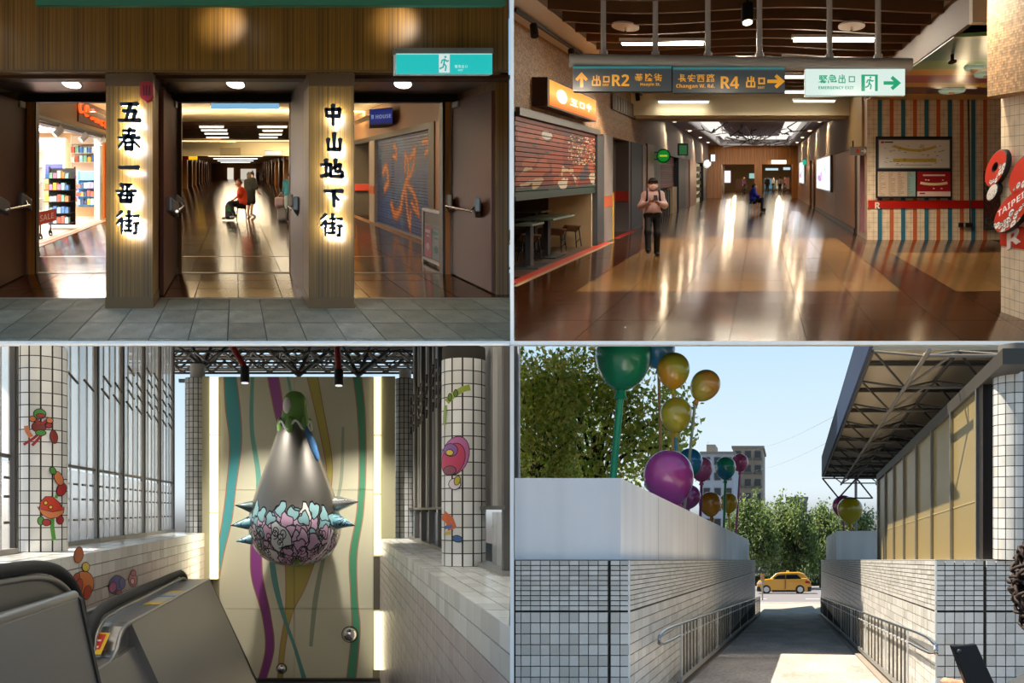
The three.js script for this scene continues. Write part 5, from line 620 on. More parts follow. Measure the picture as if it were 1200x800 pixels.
  { const t = thing('pipe', 'thin dark pipe with a valve box running down the striped wall', 'pipe'); part(t, 'pipe', R.rod([x(1136), H2 + .4, Z - .08], [x(1134), 2.2, Z - .08], .022, 8), M(0x3a342e, .5)); part(t, 'valve', R.front(1132, 261, 1140, 266, Z - .12, .1), MAT.dark); part(t, 'junction', R.front(1124, 261, 1129, 266, Z - .1, .08), MAT.dark); }
  // painted ceiling
  const mural = canvasTex(512, 1024, (c, w, h) => { c.fillStyle = '#8a7a45'; c.fillRect(0, 0, w, h); const bands = [[0, 30, '#9c8a3a'], [30, 150, '#7a9a60'], [150, 260, '#3f8a86'], [260, 360, '#2f7f88'], [360, 470, '#6f9a6a'], [470, 560, '#c8982a'], [560, 680, '#9a2550'], [680, 760, '#d0a83a'], [760, 900, '#4a1a30'], [900, 1024, '#c89a40']]; for (const [a, b, k] of bands) { c.fillStyle = k; c.beginPath(); c.moveTo(0, a); c.quadraticCurveTo(w / 2, a - 50, w, a + 30); c.lineTo(w, b + 60); c.quadraticCurveTo(w / 2, b + 10, 0, b + 60); c.fill(); } c.fillStyle = '#b3913f'; c.beginPath(); c.ellipse(170, 120, 110, 170, 0, 0, 7); c.fill(); c.fillStyle = '#6a4a30'; c.fillRect(300, 0, 20, 400); });
  const ce = setting('ceiling', 'glossy painted ceiling with curved colour bands over the side passage'); { const g = R.plan([[2.98, 13.2], [7.4, 11.6], [7.4, 24], [2.98, 24]], 2.14, 2.2); uvFit(g, 'y', false); const uv = g.attributes.uv; for (let i = 0; i < uv.count; i++) uv.setY(i, 1 - uv.getY(i)); part(ce, 'painted_panel', g, P(0xffffff, .3, 0, { map: mural, specularIntensity: .6 })); part(ce, 'front_edge', R.box(2.95, 7.4, 2.14, 2.75, 11.9, 12.1), M(0xcdbb9c, .6)); part(ce, 'slat_side', R.box(2.95, 3.02, 2.16, 3.2, 12.1, 28), M(0x6b5238, .6)); }
  for (const [u, v, r, l] of [[1115.5, 107, .32, 'pale green round ceiling light, the largest under the painted ceiling'], [1142, 80, .2, 'small round ceiling light, the middle one under the painted ceiling'], [1157, 87.5, .26, 'round white ceiling light at the edge of the near pillar']]) { const zz = 2.1 / ((R.v - v) / F), c = R.w(R.X(u, zz), 2.1, zz), t = thing('ceiling_light', l, 'light', 'round lights under the painted ceiling'), g = new THREE.CylinderGeometry(r, r * .9, .05, 32); g.scale(1, 1, 1.8); R.lay(g); g.translate(c.x, c.y, c.z); part(t, 'shade', g, glow(0xc8ddb8, .28)); const k = new THREE.CylinderGeometry(.07, .07, .03, 16); k.translate(c.x, c.y - .03, c.z); part(t, 'centre', k, M(0x8a6a50, .5)); rectLight(c.clone().add(V(0, -.06, 0)), c.clone().add(V(0, -1, 0)), 1, .8, 0xffe2b4, 2); const pl = new THREE.PointLight(0xffe0b0, 1); pl.name = 'added_ceiling_fill'; pl.position.copy(c).add(V(0, -.7, .1)); pl.shadow.radius = 5; scene.add(pl); }  // point light added below each lamp to brighten the painted ceiling
  { const c = R.w(R.X(1116, 15), 2.13, 15), t = thing('sprinkler', 'small dark sprinkler head under the painted ceiling', 'sprinkler'); part(t, 'head', rod(c, c.clone().add(V(0, -.12, 0)), .03, 8), MAT.dark); part(t, 'plate', rod(c.clone().add(V(0, -.12, 0)), c.clone().add(V(0, -.135, 0)), .07, 12), MAT.dark); }
  // near pillar, its face turned towards the passage
  const A = [R.X(1173, 11.3), 11.3], B = [R.X(1215, 10.35), 10.35], nx = setting('pillar_right', 'cream tiled pillar with a mosaic top at the right edge'), at = (t, X = 0) => [A[0] + (B[0] - A[0]) * t + X, A[1] + (B[1] - A[1]) * t];
  part(nx, 'tiles', R.plan([A, B, [B[0] + 1, B[1] + .4], [A[0] + 1, A[1] + 1]], H2, 1.1), MAT.smallTile);
  const A2 = [R.X(1157, 11), 11], B2 = [R.X(1215, 10.0), 10]; part(nx, 'mosaic_top', R.plan([A2, B2, [B2[0] + 1, B2[1] + .5], [A2[0] + 1, A2[1] + 1]], 1.02, 2.75), MAT.mosaic);
  const off = (t, d) => { const dx = B[0] - A[0], dz = B[1] - A[1], L = Math.hypot(dx, dz); return [A[0] + dx * t + dz / L * d, A[1] + dz * t - dx / L * d]; };
  part(nx, 'red_band', R.plan([off(0, .012), off(1, .012), off(1, 0), off(0, 0)], -.92, -.64), M(0xc0200f, .4));
  const yaw = Math.atan2(-(-(B[1] - A[1])), B[0] - A[0]) * -1, onFace = (g, t, Y, d) => { const [X, Zz] = off(t, d), wa = R.w(A[0], 0, A[1]), wb = R.w(B[0], 0, B[1]), a = Math.atan2(-(wb.z - wa.z), wb.x - wa.x); g.rotateY(a); const p = R.w(X, Y, Zz); g.translate(p.x, p.y, p.z); return g; };
  part(nx, 'letter', onFace(word('R', .22, .012).scale(2.2, 1, 1), .42, -.79, .014), M(0xf0ded0, .5));
  const doodle = (x, w, h, seed, n) => { const q = rng(seed); for (let k = 0; k < n; k++) { const a = q() * w, b = h * (.55 + q() * .4), r = 10 + q() * 16; x.fillStyle = '#f4f1ec'; x.strokeStyle = '#1a1a1a'; x.lineWidth = 3; x.beginPath(); x.ellipse(a, b, r, r * 1.2, q(), 0, 7); x.fill(); x.stroke(); x.beginPath(); x.arc(a - 4, b - 3, 2, 0, 7); x.stroke(); x.beginPath(); x.arc(a + 5, b - 3, 2, 0, 7); x.stroke(); } };
  const badge = (label, t, Y, rx, ry, draw, hole) => { const o = thing('wall_badge', label, 'wall decoration', 'red cut-out badges on the near pillar'), s = new THREE.Shape(); s.absellipse(0, 0, rx, ry, 0, Math.PI * 2); if (hole) { const p = new THREE.Path(); p.absellipse(-.01, .02, rx * .3, ry * .3, 0, Math.PI * 2); s.holes.push(p); } const g = new THREE.ExtrudeGeometry(s, { depth: .05, bevelSize: .012, bevelThickness: .01, bevelSegments: 1, curveSegments: 28 }); uvFit(g, 'z'); part(o, 'board', onFace(g, t, Y, .06), [M(0xffffff, .45, 0, { map: canvasTex(256, 256, draw) }), MAT.black]); part(o, 'spacer', onFace(rod(V(0, 0, -.06), V(0, 0, 0), .03, 8), t, Y, .06), MAT.steel); };
  const ground = (x, w, h) => { x.fillStyle = '#cf2f18'; x.fillRect(0, 0, w, h); };
  badge('red ring shaped badge with white doodles on the near pillar', .1, R.Y(197, 11), .31, .2, (x, w, h) => { ground(x, w, h); doodle(x, w, h, 3, 12); }, true);
  badge('red round badge cut by the right edge of the corridor view', .82, R.Y(205, 10.6), .3, .2, (x, w, h) => { ground(x, w, h); doodle(x, w, h, 4, 6); }, false);
  badge('small white doodled badge below the red ring', .0, R.Y(225, 11.3), .16, .09, (x, w, h) => { x.fillStyle = '#e9e5de'; x.fillRect(0, 0, w, h); doodle(x, w, h, 5, 16); }, false);
  badge('large oval red badge with the lettering TAIPEI and white doodles', .55, R.Y(247.5, 10.8), .47, .21, (x, w, h) => { ground(x, w, h); doodle(x, w, h, 6, 26); x.fillStyle = '#fff'; x.font = 'bold 62px sans-serif'; x.textAlign = 'center'; x.save(); x.translate(w / 2, 100); x.fillText('TAIPEI', 0, 0); x.restore(); }, false);
  const { put } = person('man in a pale pink jacket, cap and face mask walking and looking at his phone', standing({ head: [0, 1.55, .06], el: [-.27, 1.12, .02], er: [.26, 1.12, .05], wl: [-.1, 1.1, .27], wr: [.11, 1.08, .28], hl: [-.02, 1.13, .34], hr: [.03, 1.1, .34], kl: [-.12, .5, .12], al: [-.11, .08, .12], fl: [-.14, .045, .29], kr: [.1, .5, -.02], ar: [.11, .13, -.22], fr: [.13, .05, -.08] }), R.w(R.X(765, 19.1), H2, 19.1), -.06, { face: [0, 0, 1], shirt: M(0xd9b6b4, .7), loose: .022, hem: .93, trousers: M(0x111114, .6), hair: MAT.hair, cell: .013 });
  put('cap', blob([[[0, 1.635, .05], [0, 1.635, .05], .112, .112]], .02, .012, (x, y, z) => 1.6 - y), MAT.hair); put('cap_brim', rbox(.16, .018, .12, .008, V(0, 1.605, .17)), MAT.hair); put('face_mask', blob([[[-.05, 1.5, .12], [.05, 1.5, .12], .05, .05], [[0, 1.47, .13], [0, 1.52, .145], .045, .04]], .03, .01), M(0xe9c4c2, .6)); put('backpack', blob([[[0, 1.3, -.16], [0, 1.05, -.18], .13, .15]], .05, .015), MAT.black);
  for (const s of [-1, 1]) put('backpack_strap', tube([V(s * .12, 1.42, -.06), V(s * .13, 1.45, .05), V(s * .14, 1.3, .14), V(s * .16, 1.1, .08)], .022, 20, 6), MAT.black);
  { const p = R.w(R.X(765, 19.1), H2, 19.1), t = thing('phone', 'dark phone held in both hands by the man in the pale pink jacket', 'phone'); const g = rbox(.085, .16, .012, .005, V(0, 0, 0)); g.rotateX(-.5); g.translate(p.x, p.y + 1.17, p.z + .38); part(t, 'case', g, MAT.black); const s = rbox(.075, .14, .004, .002, V(0, 0, -.007)); s.rotateX(-.5); s.translate(p.x, p.y + 1.17, p.z + .38); part(t, 'screen', s, glow(0x9fb4d0, .4)); }
  const b = R.w(R.X(883, 42.5), H2, 42.5); person('person in a bright blue jacket sitting on a stool facing right down the corridor', seated({ wl: [-.06, .72, .28], wr: [.06, .7, .3] }), b, Math.PI * .42, { shirt: M(0x1a2aa0, .6), loose: .04, trousers: M(0x14141c, .6), hair: MAT.hair, longHair: true, cell: .018, hem: .5 });
  stool('stool', 'small dark stool under the person in the blue jacket', null, b, .5, MAT.dark, MAT.steelDull, .2);
  [[899, 226, 0x2a2a30, 'tiny distant walker in charcoal in the right opening of the end wall'], [906, 225, 0xbab0a4, 'tiny distant walker in a pale top in the right opening'], [914, 226, 0xd8c8c0, 'tiny distant walker in cream in the right opening'], [920, 225, 0x6a3a34, 'tiny distant walker in dark red in the right opening'], [872, 227, 0x5a3048, 'tiny distant walker in plum in the left opening of the end wall']].forEach(([u, v, c, l], i) => { const zz = 1.8 / ((v - R.v) / F); person(l, standing(), R.w(R.X(u, zz), H2, zz), i * 1.7, { shirt: M(c, .6), trousers: MAT.dark, hair: MAT.hair, cell: .03, eyes: false, group: 'distant walkers beyond the end wall' }); });
}
// ================================================================ lower left: escalator hall with the drop sculpture
const R3 = new Place(395, 597), H3 = -2.8;
const top3 = (Z) => .1945 * Z;                              // the hall's roof line climbs towards the back
{
  const R = R3, wx = (X, Z) => X + R.drift * Z, strip = (X0, X1, Z0, Z1, Yb, yt) => planWorld([[wx(X0, Z0), Z0], [wx(X1, Z0), Z0], [wx(X1, Z1), Z1], [wx(X0, Z1), Z1]], (x, Z) => Yb + R.rise * Z, yt ?? ((x, Z) => top3(Z)));
  const fl = setting('floor', 'dark floor of the escalator hall'); part(fl, 'slab', R.box(-2.9, 1.9, H3 - .1, H3, 2.4, 14.2), M(0x3a3836, .5));
  // ledges with tiled faces
  const ll = setting('wall_left', 'low white tiled ledge under the left glazing'), rl = setting('wall_right', 'low tiled ledge under the right glazing');
  const cutR = (Z) => .205 * Z - .012;                      // added divider wall seen from inside the hall
  part(ll, 'core', R.box(-3, -2.18, H3, -.388, 4.6, 14.3), MAT.groutPale);
  const rc = clipX([[.71, 3.3], [2.2, 3.3], [2.2, 14.3], [.71, 14.3]], (X, Z) => X - Math.min(cutR(Z), 9)); part(rl, 'core', R.plan(rc, H3, -.486), MAT.groutPale);
  const faceTiles = (parent, X, s, z0, z1, dz, rows, max) => { // rows: [y top, height, materials]
    const r = rng(rows.length * 7 + 3), stuff = new Map(); let made = 0;
    for (const [y, h, mats] of rows) { const g = R.box(-.004, .004, -h + .008, 0, -dz / 2 + .004, dz / 2 - .004); for (let z = z0; z < z1; z += dz) { const m = mats[Math.floor(r() * mats.length)], at = R.w(X + s * .004 + (r() - .5) * .002, y, z + dz / 2); if (made++ < max) place(parent, 'tile', g, m, at); else { const k = m.uuid + h; if (!stuff.has(k)) stuff.set(k, [g, m, []]); stuff.get(k)[2].push(at); } } }
    for (const [g, m, l] of stuff.values()) instances(parent, 'far_tiles', g, m, l);
  };
  const W = [MAT.tile, MAT.tileB, MAT.tileC], K = [MAT.tilePink, MAT.tilePinkB], rowsL = [], rowsR = [];
  for (let k = 0; k < 7; k++) rowsL.push([-.38 - k * .115, .115, k < 2 ? W : K]); for (let k = 0; k < 20; k++) rowsR.push([-.478 - k * .116, .116, k < 2 ? W : K]);
  faceTiles(ll, -2.18, 1, 5.3, 14.2, .235, rowsL, 290); faceTiles(rl, .71, -1, 3.45, 14.2, .24, rowsR, 240);
  part(ll, 'lower_face', R.box(-2.181, -2.176, H3, -1.19, 4.6, 14.3), MAT.tilePink);
  const topTile = (parent, x0, x1, dx, z0, z1, dz, y, clip, seed) => tileFloor(parent, R, { x0, x1, z0, z1, dx, dz, gap: .01, th: .01, y: y - .01, seed, mat: (x, z, r) => W[Math.floor(r() * 3)], clip });
  topTile(rl, .7, 1.28, .116, 3.45, 14.2, .3, -.476, (X, Z) => X - cutR(Z), 51); topTile(ll, -2.76, -2.17, .118, 5.3, 14.2, .5, -.378, null, 52);
  // glazing: bays of narrow translucent panes between dark posts
  const gl = setting('window_1', 'tall left glazing of narrow translucent panes between dark posts'), gr = setting('window_2', 'tall right wall of ribbed grey glazing over a band of bright panes');
  const pane = P(0xfdfdfd, .45, 0, { transmission: .95, specularIntensity: .3 }), paneB = P(0xf2f5f7, .5, 0, { transmission: .9, specularIntensity: .3 }), post = M(0x8a8682, .45, .2), postD = M(0x55514e, .5, .2), rib = M(0xb9b6b2, .5, .1);
  const bays = [[6.4, 7.28], [8.62, 9.8], [9.92, 10.98], [11.1, 12.2], [12.32, 13.3], [13.42, 14.4]];
  for (const [a, b] of bays) { const n = 4, d = (b - a) / n; for (let k = 0; k < n; k++) { part(gl, 'pane', strip(-2.8, -2.785, a + k * d + .02, a + (k + 1) * d - .02, .47), k % 2 ? pane : paneB); part(gl, 'pane', strip(-2.8, -2.785, a + k * d + .02, a + (k + 1) * d - .02, -.33, () => .44), pane); part(gl, 'divider', strip(-2.797, -2.78, a + k * d - .012, a + k * d + .012, -.37), k ? M(0xb9bbbd, .4, .3) : postD); for (const y of [.26, .1, -.12]) part(gl, 'clamp', R.box(-2.785, -2.772, y, y + .022, a + (k + .3) * d, a + (k + .75) * d), postD); }
    part(gl, 'mid_rail', R.box(-2.81, -2.775, .44, .47, a, b), postD); part(gl, 'sill_rail', R.box(-2.84, -2.74, -.378, -.33, a - .05, b + .05), post);
    for (let q = 0; q < 5; q++) for (let k = 0; k < 2; k++) { const z = a + (.12 + .5 * k + (q % 2) * .08) * (b - a), Y = 1.42 + q * .16; if (Y + .2 < top3(a)) part(gl, 'bracket', R.rod([-2.77, Y, z], [-2.77, Y - .07, z + .3 * (b - a)], .014, 5), postD); } }
  for (const z of [6.3, 7.32, 8.52, 9.83, 11.01, 12.23, 13.33, 14.42]) { part(gl, 'post', strip(-2.82, -2.765, z, z + .09, -.378), z > 7 && z < 9 ? postD : post); part(gl, 'post_cover', strip(-2.765, -2.755, z + .02, z + .07, -.378), postD); }
  for (let k = 0; k < 40; k++) { const z = 6.2 + k * .2; if (z > 6.95 && z < 7.6) continue; part(gr, 'rib', strip(1.24 + (k % 2) * .03, 1.3, z, z + .14, .02), k % 2 ? rib : M(0xa3a09c, .5, .1)); if (k % 5 === 0) part(gr, 'post', strip(1.2, 1.3, z - .05, z + .02, -.476), postD); else part(gr, 'pane', strip(1.27, 1.285, z + .01, z + .19, -.44, () => 0), pane);
    if (k % 2 && z > 8) for (let q = 0; q < 4; q++) { const Y = 1.3 + q * .16 + (k % 4 ? .05 : 0); if (Y + .15 < top3(z)) part(gr, 'bracket', R.rod([1.22, Y, z], [1.22, Y - .09, z + .1], .018, 5), postD); } }
  part(gr, 'mid_rail', R.box(1.2, 1.3, 0, .03, 6.1, 14.3), postD); part(gr, 'sill_rail', R.box(1.18, 1.3, -.476, -.44, 6.1, 14.3), post); part(gr, 'backing', strip(1.3, 1.31, 6.1, 14.3, .02), M(0x9c9a98, .6));
  { const rf = setting('roof_sheet', 'unseen thin translucent roof sheet climbing over the escalator hall'), lo = (x, Z) => .1952 * Z, hi = (x, Z) => .1952 * Z + .008; part(rf, 'sheet', planWorld([[-2.6, 3], [-.014, 3], [-.03, 8.9], [-5.2, 8.9]], lo, hi), P(0xf4f4f2, 1, 0, { transmission: .55 })); }  // unseen edge-on sheet, placed to keep direct sun off the ledge
  // tiled round columns
  const column = (label, X, Z, r, y0, n, dh, yTop, many, cap) => { const t = thing('round_column', label, 'column', 'white tiled round columns of the escalator hall'), c = R.w(X, y0, Z), H = yTop - y0; const core = new THREE.CylinderGeometry(r - .006, r - .006, H, 40); core.translate(c.x, c.y + H / 2, c.z); part(t, 'core', core, MAT.grout);
    const ang = Math.PI * 2 / n, gap = .007 / r, tile = new THREE.CylinderGeometry(r, r, dh - .008, 3, 1, true, -ang / 2 + gap, ang - gap * 2), q = rng(Math.round(X * 100) + 500), list = [[], [], []], rows = Math.floor(H / dh);
    const g = []; { const p = tile.attributes.position; g.push(tile); const lid = new THREE.CylinderGeometry(r - .006, r - .006, dh - .008, 3, 1, true, -ang / 2 + gap, ang - gap * 2); g.push(lid); } const geo = g[0];
    for (let k = 0; k < rows; k++) for (let i = 0; i < n; i++) { const a = ang * (i + .5), m = Math.floor(q() * 3), facing = Math.cos(a) > -.35; if (many && facing) { const ms = place(t, 'tile', geo, W[m], c.clone().add(V(0, dh * (k + .5), 0))); ms.rotation.y = a; } else list[m].push(new THREE.Matrix4().makeRotationY(a).setPosition(c.x, c.y + dh * (k + .5), c.z)); }
    list.forEach((l, m) => { if (l.length) instances(t, 'small_tiles', geo, W[m], l); }); if (cap) part(t, 'capital', rod(V(c.x, yTop, c.z), V(c.x, yTop + cap, c.z), r * .6, 24), M(0xd9d6d0, .5)); return [c, r]; };
  const CL = column('white tiled round column at the left with two mushroom-like stickers', -2.685, 7.77, .21, -.378, 14, .109, 1.475, true), CR = column('white tiled round column at the right with green, pink and orange stickers', 1.083, 7.29, .19, -.476, 13, .109, 1.375, true);
  column('slim white tiled column behind, at the left end of the mural wall', -2.345, 14.35, .2, -.378, 16, .092, 2.2, false, .28); column('slim white tiled column behind, at the right end of the mural wall', 1.15, 14.4, .17, -.476, 14, .092, 2.2, false, .2);
  for (const X of [-2.345, 1.15]) part(X < 0 ? ll : rl, 'column_base', R.box(X - .3, X + .3, H3, X < 0 ? -.38 : -.478, 14.05, 14.8), MAT.groutPale);
  // ---------------- mural wall
  const Z = 14, mw = setting('wall_end', 'tall cream mural wall painted with flowing colour ribbons'), xm = (u) => R.X(u, Z), ym = (v) => R.Y(v, Z);
  const mural = canvasTex(872, 1420, (x, w, h) => { x.fillStyle = '#d8d3b8'; x.fillRect(0, 0, w, h); const s = 4, X = (u) => (u - 245) * s, Y = (v) => (v - 441) * s;
    const ribbon = (pts, col, edge) => { const L = [], Rr = []; for (let i = 0; i + 1 < pts.length; i++) for (let k = 0; k < 12; k++) { const t = k / 12, p0 = pts[Math.max(0, i - 1)], p1 = pts[i], p2 = pts[i + 1], p3 = pts[Math.min(pts.length - 1, i + 2)], c = (a, b, d, e) => .5 * (2 * b + (d - a) * t + (2 * a - 5 * b + 4 * d - e) * t * t + (3 * b - a - 3 * d + e) * t * t * t), q = [0, 1, 2].map((m) => c(p0[m], p1[m], p2[m], p3[m])); L.push([X(q[0] - q[2] / 2), Y(q[1])]); Rr.push([X(q[0] + q[2] / 2), Y(q[1])]); } x.beginPath(); L.concat(Rr.reverse()).forEach(([a, b], i) => (i ? x.lineTo(a, b) : x.moveTo(a, b))); x.closePath(); x.fillStyle = col; x.fill(); if (edge) { x.strokeStyle = edge; x.lineWidth = 5; x.stroke(); } };
    const E = '#b98268';
    ribbon([[269, 436, 14], [273, 480, 17], [276, 520, 14], [271, 570, 11], [266, 610, 11], [258, 650, 8], [250, 700, 6]], '#4fa7ad', E); ribbon([[296, 436, 4], [295, 500, 5], [303, 560, 6], [300, 600, 5], [296, 650, 5]], '#6fae9c'); ribbon([[319, 436, 13], [327, 480, 12], [335, 520, 9], [338, 560, 8]], '#a2589e', E); ribbon([[300, 600, 8], [300, 650, 13], [302, 680, 13], [312, 720, 10], [316, 760, 10], [306, 800, 9]], '#8a3f86', '#9c6a58');
    ribbon([[336, 436, 3], [342, 470, 4], [340, 520, 4]], '#7fbfa8'); ribbon([[365, 436, 13], [374, 480, 10], [382, 520, 9], [386, 550, 7], [384, 590, 5]], '#c4b65e', E); ribbon([[352, 655, 36], [346, 690, 22], [338, 720, 8], [331, 760, 6], [328, 800, 6]], '#b3a552', E); ribbon([[418, 436, 10], [423, 480, 9], [425, 540, 8], [422, 600, 8], [414, 650, 9], [415, 700, 8], [417, 740, 10], [411, 800, 11]], '#4f9a76', E);
    ribbon([[317, 640, 6], [322, 680, 7], [332, 720, 5], [346, 760, 4], [358, 800, 6]], '#5f9a92'); ribbon([[382, 640, 4], [370, 700, 6], [364, 760, 4]], '#9aa287'); ribbon([[402, 500, 3], [400, 560, 4], [392, 600, 3]], '#a8b096'); });
  for (const [v0, v1] of [[441, 574], [574, 713], [713, 796]]) for (const [u0, u1] of [[257, 345], [345, 437]]) { const g = R.box(xm(u0) + .004, xm(u1) - .004, ym(v1) + .004, ym(v0) - .004, Z, Z + .1), uv = g.attributes.uv, p = g.attributes.position; for (let i = 0; i < p.count; i++) { uv.setXY(i, (p.getX(i) + R.drift * p.getZ(i) - xm(245)) / (xm(463) - xm(245)), (p.getY(i) + R.rise * p.getZ(i) - ym(796)) / (ym(441) - ym(796))); } part(mw, 'panel', g, M(0xffffff, .5, 0, { map: mural })); }
  part(mw, 'backing', R.box(xm(238), xm(463), H3, ym(441), Z + .1, Z + .25), M(0xb7b090, .6)); part(mw, 'side_panel', R.box(xm(237), xm(245), H3, ym(441), Z - .02, Z + .1), M(0xc3bb98, .6)); part(mw, 'side_panel', R.box(xm(447.5), xm(463), -.47, ym(441), Z - .02, Z + .1), M(0xb0aa8a, .6)); part(mw, 'base', R.box(xm(245), xm(447), H3, ym(794), Z - .1, Z), M(0x35332f, .5));
  const tubes = (label, u0, u1, segs) => { const t = thing('light_strip', label, 'light', 'vertical light strips beside the mural'); segs.forEach(([v0, v1]) => { part(t, 'tube', R.box(xm(u0), xm(u1), ym(v1), ym(v0), Z - .06, Z - .01), glow(0xfff0c4, 1.9)); const c = R.w((xm(u0) + xm(u1)) / 2, (ym(v0) + ym(v1)) / 2, Z - .08); rectLight(c, c.clone().add(V(0, 0, 1)), xm(u1) - xm(u0), ym(v0) - ym(v1), 0xffe9b8, 4.5); }); part(t, 'channel', R.box(xm(u0) - .02, xm(u1) + .02, ym(segs[segs.length - 1][1]), ym(segs[0][0]), Z - .012, Z), M(0xd9d2b4, .5)); };
  tubes('glowing vertical light strip at the left edge of the mural', 246.5, 255.5, [[442, 509], [510, 600], [601, 678]]); tubes('glowing vertical light strip in sections at the right edge of the mural', 438.5, 446, [[442, 509], [511, 578], [580, 650], [716, 784]]);
  part(mw, 'dark_gap', R.box(xm(437.5), xm(447), ym(714), ym(652), Z - .03, Z), M(0x5a5448, .5));
  // ---------------- drop sculpture
  { const Zs = 13.3, k = Zs / F, c = R.w(R.X(345.5, Zs), R.Y(663, Zs), Zs), t = thing('drop_sculpture', 'large polished drop sculpture with a green tip, spikes and a doodled lower half', 'sculpture');
    const prof = [[0, 458], [6, 459.5], [10, 463], [12.5, 469], [13.5, 480], [17, 496], [23, 514], [31, 538], [40, 562], [47.5, 584], [52, 602], [53.5, 615], [51.5, 630], [45, 644], [34, 654.5], [20, 660.5], [8, 662.6], [0, 663]];
    const curve = new THREE.SplineCurve(prof.map(([r, v]) => new THREE.Vector2(r * k, (663 - v) * k))), all = curve.getPoints(90).map((p) => new THREE.Vector2(Math.max(0, p.x), p.y)), sub = (a, b, o = 0) => all.filter((p) => p.y >= (663 - b) * k - .006 && p.y <= (663 - a) * k + .006).map((p) => new THREE.Vector2(p.x + o, p.y)).reverse();
    const lathe = (pts) => { const g = new THREE.LatheGeometry(pts, 72, Math.PI); g.scale(1, 1, .72); g.translate(c.x, c.y, c.z); return g; };
    const paint = (mono) => canvasTex(1536, 420, (x, w, h) => { const q = rng(61), ink = (c) => (mono ? '#000' : c); x.fillStyle = mono ? '#fff' : '#8d8984'; x.fillRect(0, 0, w, h); x.lineJoin = 'round'; const blobAt = (a, b, r, col) => { x.beginPath(); for (let i = 0; i <= 14; i++) { const t = i / 14 * 6.283, rr = r * (1 + .22 * Math.sin(t * 3 + a) + .12 * Math.sin(t * 5 + b)); i ? x.lineTo(a + Math.cos(t) * rr, b + Math.sin(t) * rr) : x.moveTo(a + rr, b); } x.closePath(); x.fillStyle = ink(col); x.fill(); x.strokeStyle = ink('#17171a'); x.lineWidth = 5; x.stroke(); };
      for (let k = 0; k < 330; k++) blobAt(q() * w, 40 + Math.pow(q(), .8) * (h - 40), 18 + q() * 20, ['#c9a3bd', '#d4b2c8', '#8fb6bd', '#c7a0b8', '#d9d6d2', '#9cc0c4'][k % 6]);
      for (let k = 0; k < 26; k++) blobAt(k * 60 + 20, 36 + (k % 3) * 18, 30, '#8fb8be'); for (let k = 0; k < 40; k++) blobAt(660 + q() * 220, 110 + q() * 210, 30, k % 3 ? '#cba4be' : '#d9b7cd'); blobAt(768, 80, 34, '#cba4be'); blobAt(730, 150, 58, '#d8d8d8'); blobAt(650, 235, 44, '#d6d2d4'); blobAt(850, 330, 70, '#7d9a4e'); x.fillStyle = ink('#c9cf7a'); x.beginPath(); x.ellipse(870, 325, 42, 34, -.4, 0, 7); x.fill(); x.fillStyle = ink('#2f8f97'); x.beginPath(); x.ellipse(872, 325, 26, 22, -.4, 0, 7); x.fill();
      for (let k = 0; k < 210; k++) { const a = q() * w, b = 110 + q() * (h - 120); x.strokeStyle = ink('#17171a'); x.lineWidth = 4; x.beginPath(); for (let i = 0; i < 16; i++) { const t = i * .55, r = 3 + i * 1.3; i ? x.lineTo(a + Math.cos(t) * r, b + Math.sin(t) * r) : x.moveTo(a, b); } x.stroke(); } x.strokeStyle = ink('#e4e2e0'); x.lineWidth = 12; x.beginPath(); x.moveTo(500, 260); x.quadraticCurveTo(620, 420, 800, 380); x.stroke(); x.beginPath(); x.moveTo(920, 300); x.quadraticCurveTo(1010, 240, 1040, 120); x.stroke(); }); const doodle = paint(false), doodleMetal = paint(true); doodleMetal.colorSpace = THREE.NoColorSpace;
    part(t, 'upper_shell', lathe(sub(490, 590)), M(0x8d8984, .33, .9)); part(t, 'lower_shell', lathe(sub(583, 664, .004)), M(0xffffff, .33, .9, { map: doodle, metalnessMap: doodleMetal }));
    part(t, 'green_tip', lathe(sub(457, 497, .008)), M(0x6f9a4c, .35)); const wave = []; for (let i = 0; i <= 48; i++) { const a = i / 48 * Math.PI * 2, r = 18.4 * k; wave.push(V(c.x + Math.sin(a) * r * 1.02, c.y + (663 - 499 + 5 * Math.sin(a * 6)) * k, c.z + Math.cos(a) * r * .84)); } part(t, 'drip_edge', tube(wave, .02, 120, 6), M(0xd8dcd8, .35)); for (let i = 0; i < 6; i++) { const a = i * Math.PI / 3 - 1.2, g = new THREE.SphereGeometry(.09, 14, 10); g.scale(.8, 1.5, .5); g.rotateY(a); g.translate(c.x + Math.sin(a) * 17.4 * k, c.y + (663 - 499) * k, c.z + Math.cos(a) * 17.4 * k * .8); part(t, 'green_drip', g, M(0x6f9a4c, .35)); }
    const eye = new THREE.SphereGeometry(.085, 16, 12); eye.scale(.75, 1.5, .4); eye.translate(c.x - .09, c.y + (663 - 476) * k, c.z + .13); part(t, 'tip_eye', eye, M(0xe8e6dc, .4)); { const g = new THREE.SphereGeometry(.13, 18, 12); g.scale(.45, 2.2, .3); g.rotateZ(.35); g.translate(c.x + .3, c.y + (663 - 520) * k, c.z + .14); part(t, 'blue_patch', g, M(0x3d6a9a, .3)); }
    const spikeTex = canvasTex(128, 128, (x, w, h) => { const q = rng(71); x.fillStyle = '#6fa3b4'; x.fillRect(0, 0, w, h); for (let k = 0; k < 30; k++) { x.strokeStyle = '#14181c'; x.lineWidth = 4; x.beginPath(); const a = q() * w, b = q() * h; x.moveTo(a, b); x.quadraticCurveTo(a + 20, b - 10, a + 26, b + 18); x.stroke(); } });
